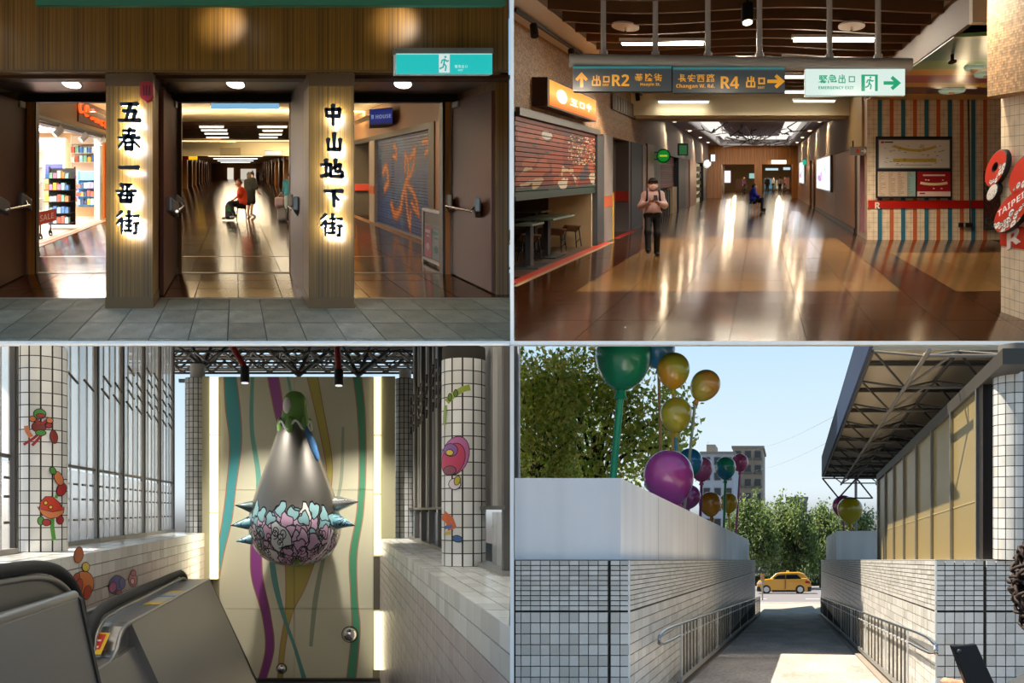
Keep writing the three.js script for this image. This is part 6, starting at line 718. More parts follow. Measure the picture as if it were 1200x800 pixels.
    for (const [u, v, uu, vv, r, m] of [[300, 594, 279, 592, 9, 0], [298, 612, 274, 615, 10, 1], [302, 630, 280, 633, 9, 1], [396, 590, 419, 588, 9, 2], [392, 610, 415, 615, 10, 1]]) { const a = R.w(R.X(u, Zs), R.Y(v, Zs), Zs - .1), b = R.w(R.X(uu, Zs), R.Y(vv, Zs), Zs - .35); part(t, 'spike', rod(a, b, r * k, 20, .006), m === 2 ? M(0xc6c3bf, .2, .8) : m ? M(0xffffff, .35, 0, { map: spikeTex }) : M(0x5d6d70, .3, .3)); part(t, 'spike_tip', rod(a.clone().lerp(b, .72), b.clone().lerp(a, -.02), r * k * .31, 16, .004), M(0x1a1c1f, .35)); }
    for (const v of [520, 610]) part(t, 'wall_bracket', rod(R.w(R.X(345, Zs), R.Y(v, Zs), Zs + .2), R.w(R.X(345, Z), R.Y(v, Z), Z), .05, 10), MAT.steelDull); }
  for (const [u, v, r, l] of [[410, 743, 9, 'large polished metal half ball low on the right of the mural'], [330, 783, 5.5, 'small polished metal half ball near the foot of the mural']]) { const zz = 13.95, t = thing('metal_ball', l, 'metal ball'), c = R.w(R.X(u, zz), R.Y(v, zz), zz); part(t, 'ball', ball(c, r * zz / F), MAT.chrome); const f = new THREE.TorusGeometry(r * zz / F, .012, 8, 28); f.translate(c.x, c.y, c.z); part(t, 'flange', f, M(0x3c3936, .4, .5)); }
  // ---------------- roof frame behind, hanging lamps
  { const t = thing('roof_truss', 'dark steel space frame roof beyond the top of the mural wall', 'roof frame'), steel = M(0x55524f, .5, .4), pale = M(0xa9a6a2, .5, .3), r = rng(88), bars = [[], [], []]; const at = (u, v, z) => R.w(R.X(u, z), R.Y(v, z), z);
    for (const [i, z] of [[0, 14.7], [1, 16.4], [2, 18.4], [3, 20.8]]) { const rows = [[412, 425, 437], [408, 419, 432], [410, 421, 434], [407, 418, 429]][i]; for (const v of rows) bars[i % 2].push(rod(at(150, v, z), at(520, v, z), .02 + .005 * (i % 2), 6)); for (let u = 160; u < 520; u += 34 - i * 3) { bars[(i + 1) % 2].push(rod(at(u, rows[0], z), at(u + 16, rows[1], z), .02, 5), rod(at(u + 16, rows[1], z), at(u + 32, rows[0], z), .02, 5), rod(at(u + 6, rows[1], z), at(u + 20, rows[2], z), .02, 5), rod(at(u + 20, rows[2], z), at(u + 34, rows[1], z), .02, 5)); if (i < 3) bars[2].push(rod(at(u, rows[0], z), at(u + 30 * (r() - .3), 412 + r() * 20, z + 1.9), .022, 5)); } }
    for (const [u, v] of [[238, 430], [420, 440], [350, 440]]) for (const [du, dv] of [[-34, -28], [-18, -34], [14, -34], [36, -30]]) part(t, 'raking_bar', rod(at(u, v, 14.6), at(u + du, v + dv, 15.8), .035, 8), M(0x6a6663, .5, .4));
    part(t, 'front_bars', bars[0], steel, 'stuff'); part(t, 'rear_bars', bars[1], pale, 'stuff'); part(t, 'cross_bars', bars[2], steel, 'stuff');
    for (let k = 0; k < 5; k++) { const z = 21.5 + k * .8, Y0 = R.Y(416, z); part(t, 'roof_sheet', R.box(R.X(150 + k * 20, z), R.X(300 + k * 52, z), Y0, Y0 + .02, z, z + .5), M(0xc9c9c6, .5)); }
    part(t, 'edge_beam', R.box(xm(200), xm(480), ym(440), ym(436), 14.7, 14.8), M(0x6f8794, .5)); }
  for (const [u0, u1, v1, l] of [[272, 287, 437, 'black spot lamp on a slanting red pole, the left one above the mural'], [395, 397, 440, 'black spot lamp on an upright red pole, the right one above the mural']]) { const zz = 12.6, t = thing('hanging_spot', l, 'light'), at = (u, v) => R.w(R.X(u, zz), R.Y(v, zz), zz); part(t, 'pole', rod(at(u0, 405), at(u1, v1 - 6), .045, 12), M(0x8a1f1c, .45)); part(t, 'joint', ball(at(u1, v1 - 5), .06, 14, 10), M(0x8a1f1c, .45)); part(t, 'housing', rod(at(u1, v1 - 7), at(u1, v1 + 11), .065, 18), MAT.dark); part(t, 'lamp', rod(at(u1, v1 + 10.5), at(u1, v1 + 12.5), .05, 16), glow(0xffffff, .9)); const s = new THREE.SpotLight(0xfff8ea, 38, 0, .75, .7); s.name = 'spot_light'; s.position.copy(at(u1, v1 + 14)); s.target.position.copy(at(u1 < 340 ? 275 : 415, 690)).add(V(0, 0, -1)); s.shadow.radius = 3; scene.add(s, s.target); }
  // ---------------- escalators
  const steelP = M(0x807d7c, .38, .65), steelQ = M(0x9a9793, .3, .8), rail = M(0x0d0d0d, .65);
  const section = (pts, z0, z1) => { const s = new THREE.Shape(pts.map(([x, y]) => new THREE.Vector2(x, y))), g = new THREE.ExtrudeGeometry(s, { depth: z1 - z0, bevelEnabled: false }); g.translate(0, 0, -z1); return R.lay(g); };
  const profile = (pts, x0, x1) => { const s = new THREE.Shape(pts.map(([z, y]) => new THREE.Vector2(z, y))), g = new THREE.ExtrudeGeometry(s, { depth: x1 - x0, bevelEnabled: false }); g.rotateY(Math.PI / 2); g.translate(x0, 0, 0); return R.lay(g); };
  { const t = thing('escalator', 'near stainless steel escalator end with a black handrail curving down at the left', 'escalator');
    part(t, 'outer_panel', section([[-1.34, -.42], [-1.315, -.4], [-1.29, -.405], [-1.27, -.44], [-1.18, -.85], [-.72, -2.8], [-1.36, -2.8]], 2.2, 4.19), steelP); part(t, 'end_trim', section([[-1.3, -.405], [-1.26, -.44], [-1.17, -.85], [-.71, -2.8], [-.74, -2.8], [-1.2, -.85], [-1.29, -.45]], 4.19, 4.23), MAT.dark); part(t, 'top_roll', R.rod([-1.3, -.425, 2.2], [-1.3, -.425, 4.2], .028, 14), steelQ);
    const arc = [[2.2, -.235], [3, -.24], [3.5, -.248], [3.9, -.262], [4.15, -.3], [4.36, -.38], [4.5, -.5], [4.55, -.64]]; part(t, 'handrail', tube(arc.map(([z, y]) => R.w(-1.36, y, z)), .03, 60, 10), rail); part(t, 'rail_guide', tube(arc.map(([z, y]) => R.w(-1.36, y - .045, z - .03)), .016, 60, 8), steelQ);
    part(t, 'inner_panel', profile([[-2.2 * -1, -.28], [3.9, -.3], [4.12, -.34], [4.3, -.42], [4.42, -.54], [4.46, -.7], [4.46, -1.2], [2.2, -1.2]].map(([z, y]) => [z, y]), -1.385, -1.365), M(0x77726a, .35, .6)); }
  { const t = thing('escalator', 'farther stainless steel escalator with a long straight handrail and yellow stickers', 'escalator');
    part(t, 'outer_panel', section([[-1.74, -.735], [-1.37, -.735], [-1.35, -.745], [-.855, -1.83], [-.42, -2.8], [-1.74, -2.8]], 5.6, 9.05), steelP); part(t, 'end_trim', section([[-1.36, -.73], [-.845, -1.83], [-.41, -2.8], [-.44, -2.8], [-.875, -1.83], [-1.38, -.75]], 9.05, 9.1), MAT.dark); part(t, 'deck_edge', R.rod([-1.36, -.74, 5.6], [-1.36, -.74, 9.05], .012, 8), steelQ);
    part(t, 'lower_panel', section([[-1.74, -.9], [-1.33, -.9], [-1.14, -1.3], [-.45, -2.8], [-1.74, -2.8]], 4.5, 5.6), steelP); part(t, 'newel', profile([[5.62, -.735], [5.45, -.745], [5.3, -.79], [5.22, -.86], [5.2, -.95], [5.62, -.95]], -1.74, -1.36), M(0x9b9894, .25, .85)); part(t, 'newel_edge', tube([[5.6, -.735], [5.45, -.745], [5.3, -.79], [5.22, -.86], [5.1, -.9], [4.6, -.905]].map(([z, y]) => R.w(-1.35, y, z)), .014, 40, 8), steelQ);
    const hr = [[5.15, -.86], [5.18, -.74], [5.35, -.66], [5.7, -.635], [6.5, -.635], [7.5, -.64], [8.4, -.645], [8.85, -.665], [9.05, -.74], [9.1, -.9]]; part(t, 'handrail', tube(hr.map(([z, y]) => R.w(-1.5 - (z - 5.15) * .03, y, z)), .034, 80, 10), rail); part(t, 'inner_panel', profile([[5.25, -.72], [5.45, -.68], [8.8, -.68], [9, -.75], [9, -1], [5.25, -1]], -1.7, -1.66), M(0x6f6b66, .35, .6)); part(t, 'rail_guide', tube(hr.map(([z, y]) => R.w(-1.47 - (z - 5.15) * .03, y - .05, z)), .014, 60, 8), steelQ);
    const sticker = (z0, z1, x0, x1, y, tex) => { const g = R.box(x0, x1, y, y + .004, z0, z1); uvFit(g, 'y'); return part(t, 'sticker', g, M(0xffffff, .5, 0, { map: tex })); };
    sticker(6.6, 7.7, -1.5, -1.375, -.735, canvasTex(128, 128, (x, w, h) => { x.fillStyle = '#c9a62c'; x.fillRect(0, 0, w, h); x.fillStyle = '#a5a09a'; x.fillRect(22, 18, 84, 92); x.fillStyle = '#4a6a8a'; x.fillRect(36, 50, 50, 12); }));
    const st = canvasTex(128, 160, (x, w, h) => { x.fillStyle = '#e0b021'; x.fillRect(0, 0, w, h); x.fillStyle = '#c8301e'; x.fillRect(18, 12, 92, 112); x.fillStyle = '#f6e6d8'; x.font = 'bold 30px sans-serif'; for (let k = 0; k < 4; k++) x.fillRect(30 + (k % 2) * 36, 26 + k * 24, 30, 14); }); part(t, 'sticker', quad(R.w(-1.56, -.87, 5.13), R.w(-1.42, -.87, 5.13), R.w(-1.4, -.76, 5.27), R.w(-1.54, -.755, 5.29)), M(0xffffff, .5, 0, { map: st })); }
  // ---------------- stickers: flat cut-out figures on columns and wall
  const sticker = (label, toWorld, pieces) => { const t = thing('sticker', label, 'sticker'), byName = new Map(); pieces.forEach(([name, color, pts, w], layer) => { let s;
      if (w) { const L = [], Rr = []; pts.forEach((p, i) => { const a = pts[Math.max(0, i - 1)], b = pts[Math.min(pts.length - 1, i + 1)], d = Math.hypot(b[0] - a[0], b[1] - a[1]) || 1, nx = -(b[1] - a[1]) / d * w / 2, ny = (b[0] - a[0]) / d * w / 2; L.push([p[0] + nx, p[1] + ny]); Rr.push([p[0] - nx, p[1] - ny]); }); s = L.concat(Rr.reverse()); } else if (pts.length === 1) { const [cx, cy, rx, ry, a = 0] = pts[0]; s = []; for (let i = 0; i < 22; i++) { const q = i / 22 * Math.PI * 2, x = Math.cos(q) * rx, y = Math.sin(q) * ry; s.push([cx + x * Math.cos(a) - y * Math.sin(a), cy + x * Math.sin(a) + y * Math.cos(a)]); } } else s = pts;
      const solid = (poly, l, th) => { const e = new THREE.ExtrudeGeometry(new THREE.Shape(poly.map(([a, b]) => new THREE.Vector2(a, b))), { depth: th, bevelEnabled: false }), g = new TessellateModifier(2.6, 6).modify(e), p = g.attributes.position; for (let i = 0; i < p.count; i++) { const q = toWorld(p.getX(i), p.getY(i), l + p.getZ(i)); p.setXYZ(i, q.x, q.y, q.z); } g.computeVertexNormals(); return g; };
      const cx = s.reduce((a, p) => a + p[0], 0) / s.length, cy = s.reduce((a, p) => a + p[1], 0) / s.length, big = s.map(([a, b]) => { const d = Math.hypot(a - cx, b - cy) || 1; return [a + (a - cx) / d * .9, b + (b - cy) / d * .9]; });
      if (!w) part(t, 'outline', solid(big, .0005 + layer * .0007, .0004), MAT.black); part(t, name, solid(s, .001 + layer * .0007, .0005), M(color, .45)); }); return t; };
  const onColumn = ([c, r], Zf, side) => (u, v, l) => { const k = Zf / F, dx = (u - (R.u + (c.x + R.drift * c.z) / -c.z * F)) * k * .97, a = Math.atan2(-c.x, -c.z) + Math.asin(THREE.MathUtils.clamp(dx / r, -.98, .98)); return V(c.x + Math.sin(a) * (r + l * 2), R.w(0, R.Y(v, Zf), Zf).y, c.z + Math.cos(a) * (r + l * 2)); };
  const cl = onColumn(CL, 7.58), cr = onColumn(CR, 7.12), G = 0x4f8f3a, RD = 0xa3262a, OR = 0xd07a4a, PK = 0xc85a8e;
  sticker('running figure sticker in red, orange and green on the left tiled column', cl, [['leg', RD, [[47, 507], [40, 514], [30, 521]], 3], ['leg', RD, [[50, 508], [44, 516], [39, 522]], 3], ['arm', OR, [[38, 512], [34, 505], [33, 499]], 5], ['body', 0x7a2a22, [[46, 500, 7, 6]]], ['sash', G, [[48, 507, 5, 3]]], ['neck', RD, [[46, 497], [44, 490]], 3], ['neck', RD, [[49, 497], [54, 492]], 3], ['knob', OR, [[40, 491, 3, 3]]], ['knob', OR, [[57, 492, 3, 3]]], ['knob', RD, [[56, 498, 3, 2.6]]], ['shoe', 0x8a3028, [[61, 511, 3.4, 7.5, -.1]]], ['head', G, [[47, 485, 5.6, 5.4]]], ['mouth', RD, [[48, 487, 4, 2]]]]);
  sticker('red mushroom sticker with a green stalk on the left tiled column', cl, [['stalk', G, [[60, 604], [60, 618], [62, 633]], 4.5], ['leaf', G, [[48, 610, 3, 4.5]]], ['foot', RD, [[54, 612, 4, 3.5]]], ['foot', RD, [[68, 609, 3.4, 5]]], ['rim', OR, [[45, 594], [50, 603], [57, 607], [65, 606], [71, 601], [72, 594]]], ['cap', 0xc23a26, [[47, 596], [48, 588], [53, 582], [60, 582], [67, 589], [71, 597], [60, 599]]], ['spot', 0xe8c03a, [[53, 589, 1.6, 1.8]]], ['spot', 0xe8c03a, [[58, 594, 1.6, 1.6]]], ['neck', G, [[63, 583], [66, 577]], 3], ['plume', RD, [[69, 573, 4.5, 7.5, .3]]], ['plume', OR, [[66, 560, 4, 8, -.3]]], ['tip', G, [[60, 551, 2.6, 4, -.4]]]]);
  sticker('green lizard-like sticker high on the right tiled column', cr, [['body', 0x9aa83a, [[523, 470], [532, 462], [543, 456], [551, 454]], 7], ['stripe', 0x5a7a2a, [[527, 465, 2, 4]]], ['stripe', 0x5a7a2a, [[534, 461, 2, 4]]], ['tail', 0x86a05a, [[522, 474], [521, 488], [521, 497]], 3.5]]);
  sticker('pink hat sticker with a small yellow face on the right tiled column', cr, [['brim', 0xc06aa0, [[533, 534, 16, 23, .35]]], ['crown', 0xc43c62, [[531, 538, 13, 19, .35]]], ['ribbon', 0x8a5aa0, [[528, 527, 8, 7, .3]]], ['face', 0xd9c23a, [[527, 530, 4, 3, .2]]], ['foot', 0x8a4a5a, [[527, 551, 7, 5]]], ['ring', 0xe2d2da, [[533, 567, 6.5, 6]]], ['bow', 0xc9b83a, [[536, 563, 3, 5, .3]]]]);
  sticker('orange, blue and red striped tail sticker low on the right tiled column', cr, [['tail', 0xd0683a, [[518, 603], [526, 609], [530, 620]], 11], ['stripe', 0x4a6a9a, [[521, 618], [530, 616]], 4], ['stripe', 0xd0b04a, [[521, 625], [528, 624]], 4], ['tip', 0x3f5f94, [[536, 631, 5.5, 3.4, .2]]]]);
  const onWall = (u, v, l) => { const X = -2.168, z = X / ((u - R.u) / F); return R.w(X + l, R.Y(v, z), z); };
  sticker('orange and red flame-like sticker on the left tiled ledge', onWall, [['tail', 0xc8601e, [[92, 650, 5, 9, .15]]], ['flame', 0xe0761f, [[96, 686, 13, 17, .3]]], ['stripe', 0xc03a22, [[92, 688, 4, 10, .2]]], ['stripe', 0xc03a22, [[102, 694, 4, 8, .2]]], ['head', 0xe8c83a, [[100, 664, 4, 5]]], ['arm', 0xb8482a, [[89, 676, 3, 5, .5]]]]);
  sticker('blue and magenta sticker in the middle of the left tiled ledge', onWall, [['body', 0x3c3c9a, [[136, 685, 8, 11, .3]]], ['patch', 0xb03a8a, [[132, 688, 4, 6, .3]]], ['wing', 0x4a4aa8, [[143, 683, 3, 6]]], ['foot', 0xb03a5a, [[139, 694, 3, 2.4]]]]);
  sticker('small pink sticker on the left tiled ledge near the mural', onWall, [['body', 0xc0506a, [[155.5, 679, 4.5, 8]]], ['head', 0xb84a66, [[156, 671, 2.6, 3]]], ['belly', 0xe0b8bc, [[155, 681, 2, 3]]]]);
}
// ================================================================ lower right: sunny alley with balloon sculptures
const R4 = new Place(927, 656), R4g = new Place(927, 686);
{
  const R = R4, fl = setting('ground', 'grey concrete walkway running down between the two tiled walls');
  part(fl, 'walkway', R4g.plan([[-.75, 3.2], [1.6, .3], [1.6, 3], [.68, 4], [.68, 31], [-.75, 31]], -.72, -.65), MAT.concrete); part(fl, 'kerb_left', R4g.box(-.75, -.68, -.65, -.635, 4.2, 19), M(0x6b645c, .8)); part(fl, 'kerb_right', R4g.box(.6, .67, -.65, -.635, 4.2, 19), M(0x8a8278, .8));
  part(fl, 'pavement', R.box(-14, 16, -1.72, -1.585, 19.2, 31.4), MAT.concrete); part(fl, 'road', R.box(-60, 60, -1.75, -1.6, 31.4, 100), M(0x77757a, .85)); for (let k = 0; k < 7; k++) part(fl, 'lane_mark', R.box(-9 + k * 3.2, -7.4 + k * 3.2, -1.6, -1.594, 35, 35.25), M(0xd8d6d0, .7)); part(fl, 'road_edge', R.box(-20, 20, -1.6, -1.594, 32.2, 32.4), M(0xcfcac2, .7));
  const blockL = setting('wall_left', 'left planter wall of white tiles with a plain white parapet above'), blockR = setting('wall_right', 'right planter wall of white tiles');
  const px = (Z) => .013 - .327 * Z;
  part(blockL, 'core', R.plan([[px(4.02), 4.02], [-.762, 4.02], [-.762, 18], [px(18), 18]], -1.75, -.002), MAT.grout); part(blockR, 'core', R.plan([[.682, 4.02], [3.5, 4.02], [3.5, 19.3], [.682, 19.3]], -1.75, -.002), MAT.grout);
  part(blockL, 'parapet', R.plan([[px(4.06), 4.06], [-.81, 4.06], [-.81, 16.5], [px(16.5), 16.5]], 0, .39), MAT.plaster); for (const z of [5.2, 7.4, 10.5]) part(blockL, 'joint', R.box(-.812, -.808, .002, .388, z, z + .012), M(0xb9bcc2, .7)); part(blockL, 'coping', R.plan([[px(4.02), 4.02], [-.76, 4.02], [-.76, 18], [px(18), 18]], -.002, .003), M(0x8e8c88, .7)); part(blockR, 'coping', R.plan([[.68, 4.02], [3.5, 4.02], [3.5, 19.3], [.68, 19.3]], -.002, .003), M(0xa5a29c, .7));
  tag(part(scene, 'ground', boxUV(-70, -5.2, -3.4, -3.2, -70, 2), MAT.concrete), 'pale paved ground added outside the left glazing', null, null, 'structure');  // unseen ground added to bounce daylight towards the panes
  const W = [MAT.alley, MAT.alleyB, MAT.alleyC], rows = []; for (let k = 0; k < 10; k++) rows.push([-.004 - k * .0236, .0236]); for (let k = 0; k < 13; k++) rows.push([-.246 - k * .0508, .0508]);
  const front = (parent, xs, dx, seed) => { const r = rng(seed); rows.forEach(([y, h]) => { const g = R.box(-dx / 2 + .0022, dx / 2 - .0022, -h + .0044, 0, 4.0 - 4, 4.02 - 4); for (const x of xs) if (y > -.62) place(parent, 'tile', g, W[Math.floor(r() * 3)], R.w(x, y, 4.0 + (r() - .5) * .002)); }); };
  const xsL = []; for (let k = 0; k < 12; k++) { const x = -.756 - .0235 - k * .0452 - (k > 1 ? .012 : 0); if (x - .0226 > px(4)) xsL.push(x); } { const last = xsL[xsL.length - 1] - .0226, x0 = px(4) + .004; if (last - x0 > .008) rows.forEach(([y, h]) => { if (y > -.62) part(blockL, 'tile', R.box(x0, last - .0022, y - h + .0044, y, 4, 4.02), W[0]); }); } const xsR = []; for (let k = 0; k < 10; k++) xsR.push(.676 + .0225 + k * .0455 + (k > 4 ? .012 : 0)); front(blockL, xsL, .0452, 91); front(blockR, xsR, .0455, 92);
  const side = (parent, X, z0, z1, dz, seed) => { const r = rng(seed), lists = [[], [], []]; const geos = []; for (const [y, h] of rows) { geos.length = 0; const g = R.box(-.006, .006, -h + .0044, 0, -dz / 2 + .003, dz / 2 - .003), l = [[], [], []]; for (let z = z0; z < z1; z += dz) l[Math.floor(r() * 3)].push(R.w(X + (r() - .5) * .0016, y, z + dz / 2)); l.forEach((s, i) => instances(parent, 'side_tiles', g, W[i], s)); } };
  side(blockL, -.762, 4.02, 17.9, .105, 93); side(blockR, .682, 4.02, 19.2, .105, 94);
  part(blockR, 'corner_trim', R.box(.676, .684, -1.7, -.003, 4, 4.014), MAT.tile); part(blockL, 'corner_trim', R.box(-.764, -.756, -1.7, -.003, 4, 4.014), MAT.tile);
  solo('planter_box', R.box(.7, 1.32, .004, .45, 13.2, 17), MAT.plaster, 'small white planter box standing on the right tiled wall below the yellow balloon', 'planter');
  // railings
  const railing = (label, X, z0, z1, s) => { const t = thing('railing', label, 'railing', null), yT = -.24, yM = -.31, g = R4g; const zt = []; part(t, 'top_rail', tube([[yM, z0 + .3], [yM - .004, z0 - .2], [yM + .002, z0 - .48], [(yM + yT) / 2 - .01, z0 - .6], [yT - .012, z0 - .45], [yT, z0 - .1], [yT, z0 + .5], [yT, z0 + 4], [yT, z1]].map(([y, z]) => g.w(X, y, z)), .009, 110, 8), MAT.chrome); part(t, 'mid_rail', g.rod([X, yM, z0 + .25], [X, yM, z1], .007, 8), MAT.steel); const n = 46, geo = rod(V(0, -.33, 0), V(0, 0, 0), .0055, 6); for (let k = 0; k < n; k++) { const z = z0 + .35 + (z1 - z0 - .35) * Math.pow(k / (n - 1), 1.25); place(t, 'baluster', geo, k % 6 ? M0 : MAT.steel, g.w(X - s * .004, yT, z)); } part(t, 'base_strip', g.box(X - .012, X + .012, -.6, -.57, z0 + .3, z1), MAT.steelDull); for (const z of [z0 + .4, (z0 + z1) / 2, z1]) part(t, 'foot', g.rod([X, -.65, z], [X, -.57, z], .01, 6), MAT.steelDull); };
  const M0 = M(0x5c5751, .4, .4); railing('long steel railing with many balusters along the left tiled wall', -.69, 5.0, 18.9, -1); railing('long steel railing with many balusters along the right sunlit tiled wall', .64, 4.3, 18.3, 1);
  // ---------------- glazed hall on the right
  const gw = setting('window_3', 'row of tall tan tinted panes in steel mullions above the right tiled wall'), xg = .95, zs = [3.62, 4.3, 5, 5.7, 6.4, 7.1, 7.8, 8.5, 9.2], tan = P(0x8d7c52, .3, 0, { specularIntensity: .35 });
  for (let k = 1; k + 1 < zs.length; k++) { part(gw, 'pane', R.box(xg, xg + .015, .003, .86, zs[k] + .03, zs[k + 1] - .01), tan); part(gw, 'cross_bar', R.box(xg - .003, xg, .3, .308, zs[k] + .03, zs[k + 1]), M(0xa59568, .4)); } for (let k = 1; k < zs.length; k++) { part(gw, 'mullion', R.box(xg - .02, xg + .02, .003, .87, zs[k] - .01, zs[k] + .012), MAT.steelDull); part(gw, 'mullion', R.box(xg - .012, xg + .02, .003, .87, zs[k] + .018, zs[k] + .03), M(0x6d675c, .5)); }
  part(gw, 'dark_post', R.box(xg - .01, xg + .04, .003, .9, 4.18, 4.27), MAT.frameDark); part(gw, 'head_beam', R.box(xg - .02, xg + .1, .86, .93, 3.75, 9.3), M(0x3a3630, .5)); part(gw, 'end_post', R.rod([xg + .01, .003, 9.3], [xg + .01, .9, 9.3], .024, 16), MAT.tile); part(gw, 'added_back_wall', R.box(1.5, 1.55, .003, 1.24, 5, 9.6), M(0x2a2824, .6)); part(gw, 'end_wall', R.box(.96, 1.5, .003, .95, 9.35, 9.4), M(0x4a4538, .6));  // back wall is an added dark plate behind the head beam
  { const t = thing('round_column', 'white tiled round column at the right edge, its foot in the sun', 'column'), Zc = 4.02, X = R.X(1187, Zc), r = .082, c = R.w(X, .003, Zc), H = R.Y(430, Zc); const core = new THREE.CylinderGeometry(r - .003, r - .003, H, 36); core.translate(c.x, c.y + H / 2, c.z); part(t, 'core', core, MAT.grout); const n = 14, dh = .0485, ang = Math.PI * 2 / n, gap = .0018 / r, geo = new THREE.CylinderGeometry(r, r, dh - .0036, 3, 1, true, -ang / 2 + gap, ang - gap * 2), q = rng(7); for (let k = 0; k < Math.floor(H / dh); k++) for (let i = 0; i < n; i++) { const a = ang * (i + .5); if (Math.cos(a + .5) > -.2) { const m = place(t, 'tile', geo, W[Math.floor(q() * 3)], c.clone().add(V(0, dh * (k + .5), 0))); m.rotation.y = a; } } part(t, 'capital', rod(V(c.x, c.y + H, c.z), V(c.x, c.y + R.Y(405, Zc), c.z), r * .75, 24), M(0x6f6a62, .5)); }
  // canopy: fascia, roof sheet and space frame
  { const t = thing('canopy', 'wide roof canopy with a blue fascia and a steel space frame below', 'canopy'), steel = M(0x4b4742, .5, .3), steelL = M(0x7d766c, .5, .3), xe = .475, ye = 1.235, yb = 1.105, cut = (Y) => Y / .2505;
    const s = new THREE.Shape([[cut(ye), ye], [12.7, ye], [12.7, 1.54], [cut(1.54), 1.54]].map(([z, y]) => new THREE.Vector2(z, y))), g = new THREE.ExtrudeGeometry(s, { depth: .02, bevelEnabled: false }); g.rotateY(Math.PI / 2); g.translate(xe - .02, 0, 0); part(t, 'fascia', R.lay(g), M(0x12294a, .6)); part(t, 'end_fascia', R.box(xe, 1.3, ye, 1.4, 12.7, 12.72), M(0x12294a, .6));
    part(t, 'roof_sheet', R.box(xe, 2.4, 1.262, 1.285, cut(1.285), 12.7), M(0xb3a58c, .6)); for (let k = 0; k < 9; k++) part(t, 'purlin', R.box(xe, 1.9, 1.245, 1.262, 5.4 + k * .85, 5.43 + k * .85), steel);
    const bar = (a, b, r, m = steel, n = 'bar') => part(t, n, R.rod(a, b, r, 6), m), zt = [], zb = []; for (let z = 5.4; z < 12.7; z += .85) zt.push(z); for (let z = 4.62; z < 12.7; z += .85) zb.push(z);
    const top = [xe + .01, .99, 1.5], bot = [.73, 1.25]; for (const X of top) bar([X, ye, 5.05], [X, ye, 12.6], .011, steel, 'chord'); bot.forEach((X, i) => bar([X, yb, i ? 4.6 : 4.5], [X, yb, 12.5], .013, i ? steel : steelL, 'chord'));
    for (const z of zt) for (let i = 0; i + 1 < top.length; i++) bar([top[i], ye, z], [top[i + 1], ye, z], .008); for (const z of zb) { bar([bot[0], yb, z], [bot[1], yb, z], .01, steelL); bot.forEach((X, i) => { for (const dz of [-.43, .43]) for (const j of [i, i + 1]) if (z + dz > 5 && z + dz < 12.6) bar([X, yb, z], [top[j], ye, z + dz], .008, (j + i) % 2 ? steelL : steel, 'web'); part(t, 'node', ball(R.w(X, yb, z), .018, 10, 8), steelL); }); }
    part(t, 'rear_beam', R.box(1.42, 1.5, .93, 1.2, 5, 12.5), M(0x2b2824, .6)); const zE = 12.9; for (const [a, b] of [[[xe, ye, zE], [.73, .95, zE + .2]], [[.73, .95, zE + .2], [.99, ye, zE]], [[.99, ye, zE], [1.25, .95, zE + .2]], [[.73, .95, zE + .2], [1.25, .95, zE + .2]], [[xe, ye, zE], [1.4, ye, zE]]]) bar(a, b, .012); }
  // ---------------- balloons
  const balloon = (label, u, v, r, Z, col, col2, pu, pv, pcol, o = {}) => { const t = thing('balloon_sculpture', label, 'balloon', null), c = R.w(R.X(u, Z), R.Y(v, Z), Z), k = Z / F, rr = r * k, tilt = o.tilt ?? 0, pts = []; for (let i = 0; i <= 26; i++) { const a = Math.PI * i / 26, y = Math.cos(a), w = Math.sin(a) * (y < 0 ? 1 - .12 * y * y : 1); pts.push(new THREE.Vector2(Math.max(0, w * rr), y * rr * (y < 0 ? 1.28 : 1))); } pts.reverse();
    const g = new THREE.LatheGeometry(pts, 36), p = g.attributes.position, cols = new Float32Array(p.count * 3), A = tint(col), B = tint(col2), q = new THREE.Color(); for (let i = 0; i < p.count; i++) { const f = .5 + .5 * Math.sin(p.getX(i) / rr * 1.7 + p.getY(i) / rr * 1.9 + p.getZ(i) / rr); q.copy(A).lerp(B, f); cols.set([q.r, q.g, q.b], i * 3); } g.setAttribute('color', new THREE.BufferAttribute(cols, 3)); g.rotateZ(tilt); g.translate(c.x, c.y, c.z); part(t, 'balloon', g, P(0xffffff, .25, 0, { vertexColors: true, clearcoat: .6, clearcoatRoughness: .1 }));
    const kn = V(Math.sin(tilt) * rr * 1.28, -Math.cos(tilt) * rr * 1.28, 0).add(c), kb = kn.clone().add(V(Math.sin(tilt) * rr * .28, -Math.cos(tilt) * rr * .28, 0)); part(t, 'knot', rod(kb, kn.clone().lerp(c, .1), rr * .24, 16, rr * .12), M(col2, .3)); if (pu) { const zz = o.pz ?? Z, foot = R.w(R.X(pu, zz), o.py ?? R.Y(pv, zz), zz); part(t, 'pole', rod(kb, foot, (o.pr ?? 2) * k, 10), M(pcol, .35)); } };
  const T = .39, bal = (label, u, v, r, Z, c1, c2, pu, pcol, o = {}) => balloon(label, u, v, r, Z, c1, c2, pu, 0, pcol, { py: T, ...o });
  bal('largest balloon, dark green, on a thick green pole at the top of the alley view', 731, 416, 33, 10.3, 0x0f7a52, 0x1a8f62, 713, 0x1b9a6a, { pr: 4.2, tilt: -.08 });
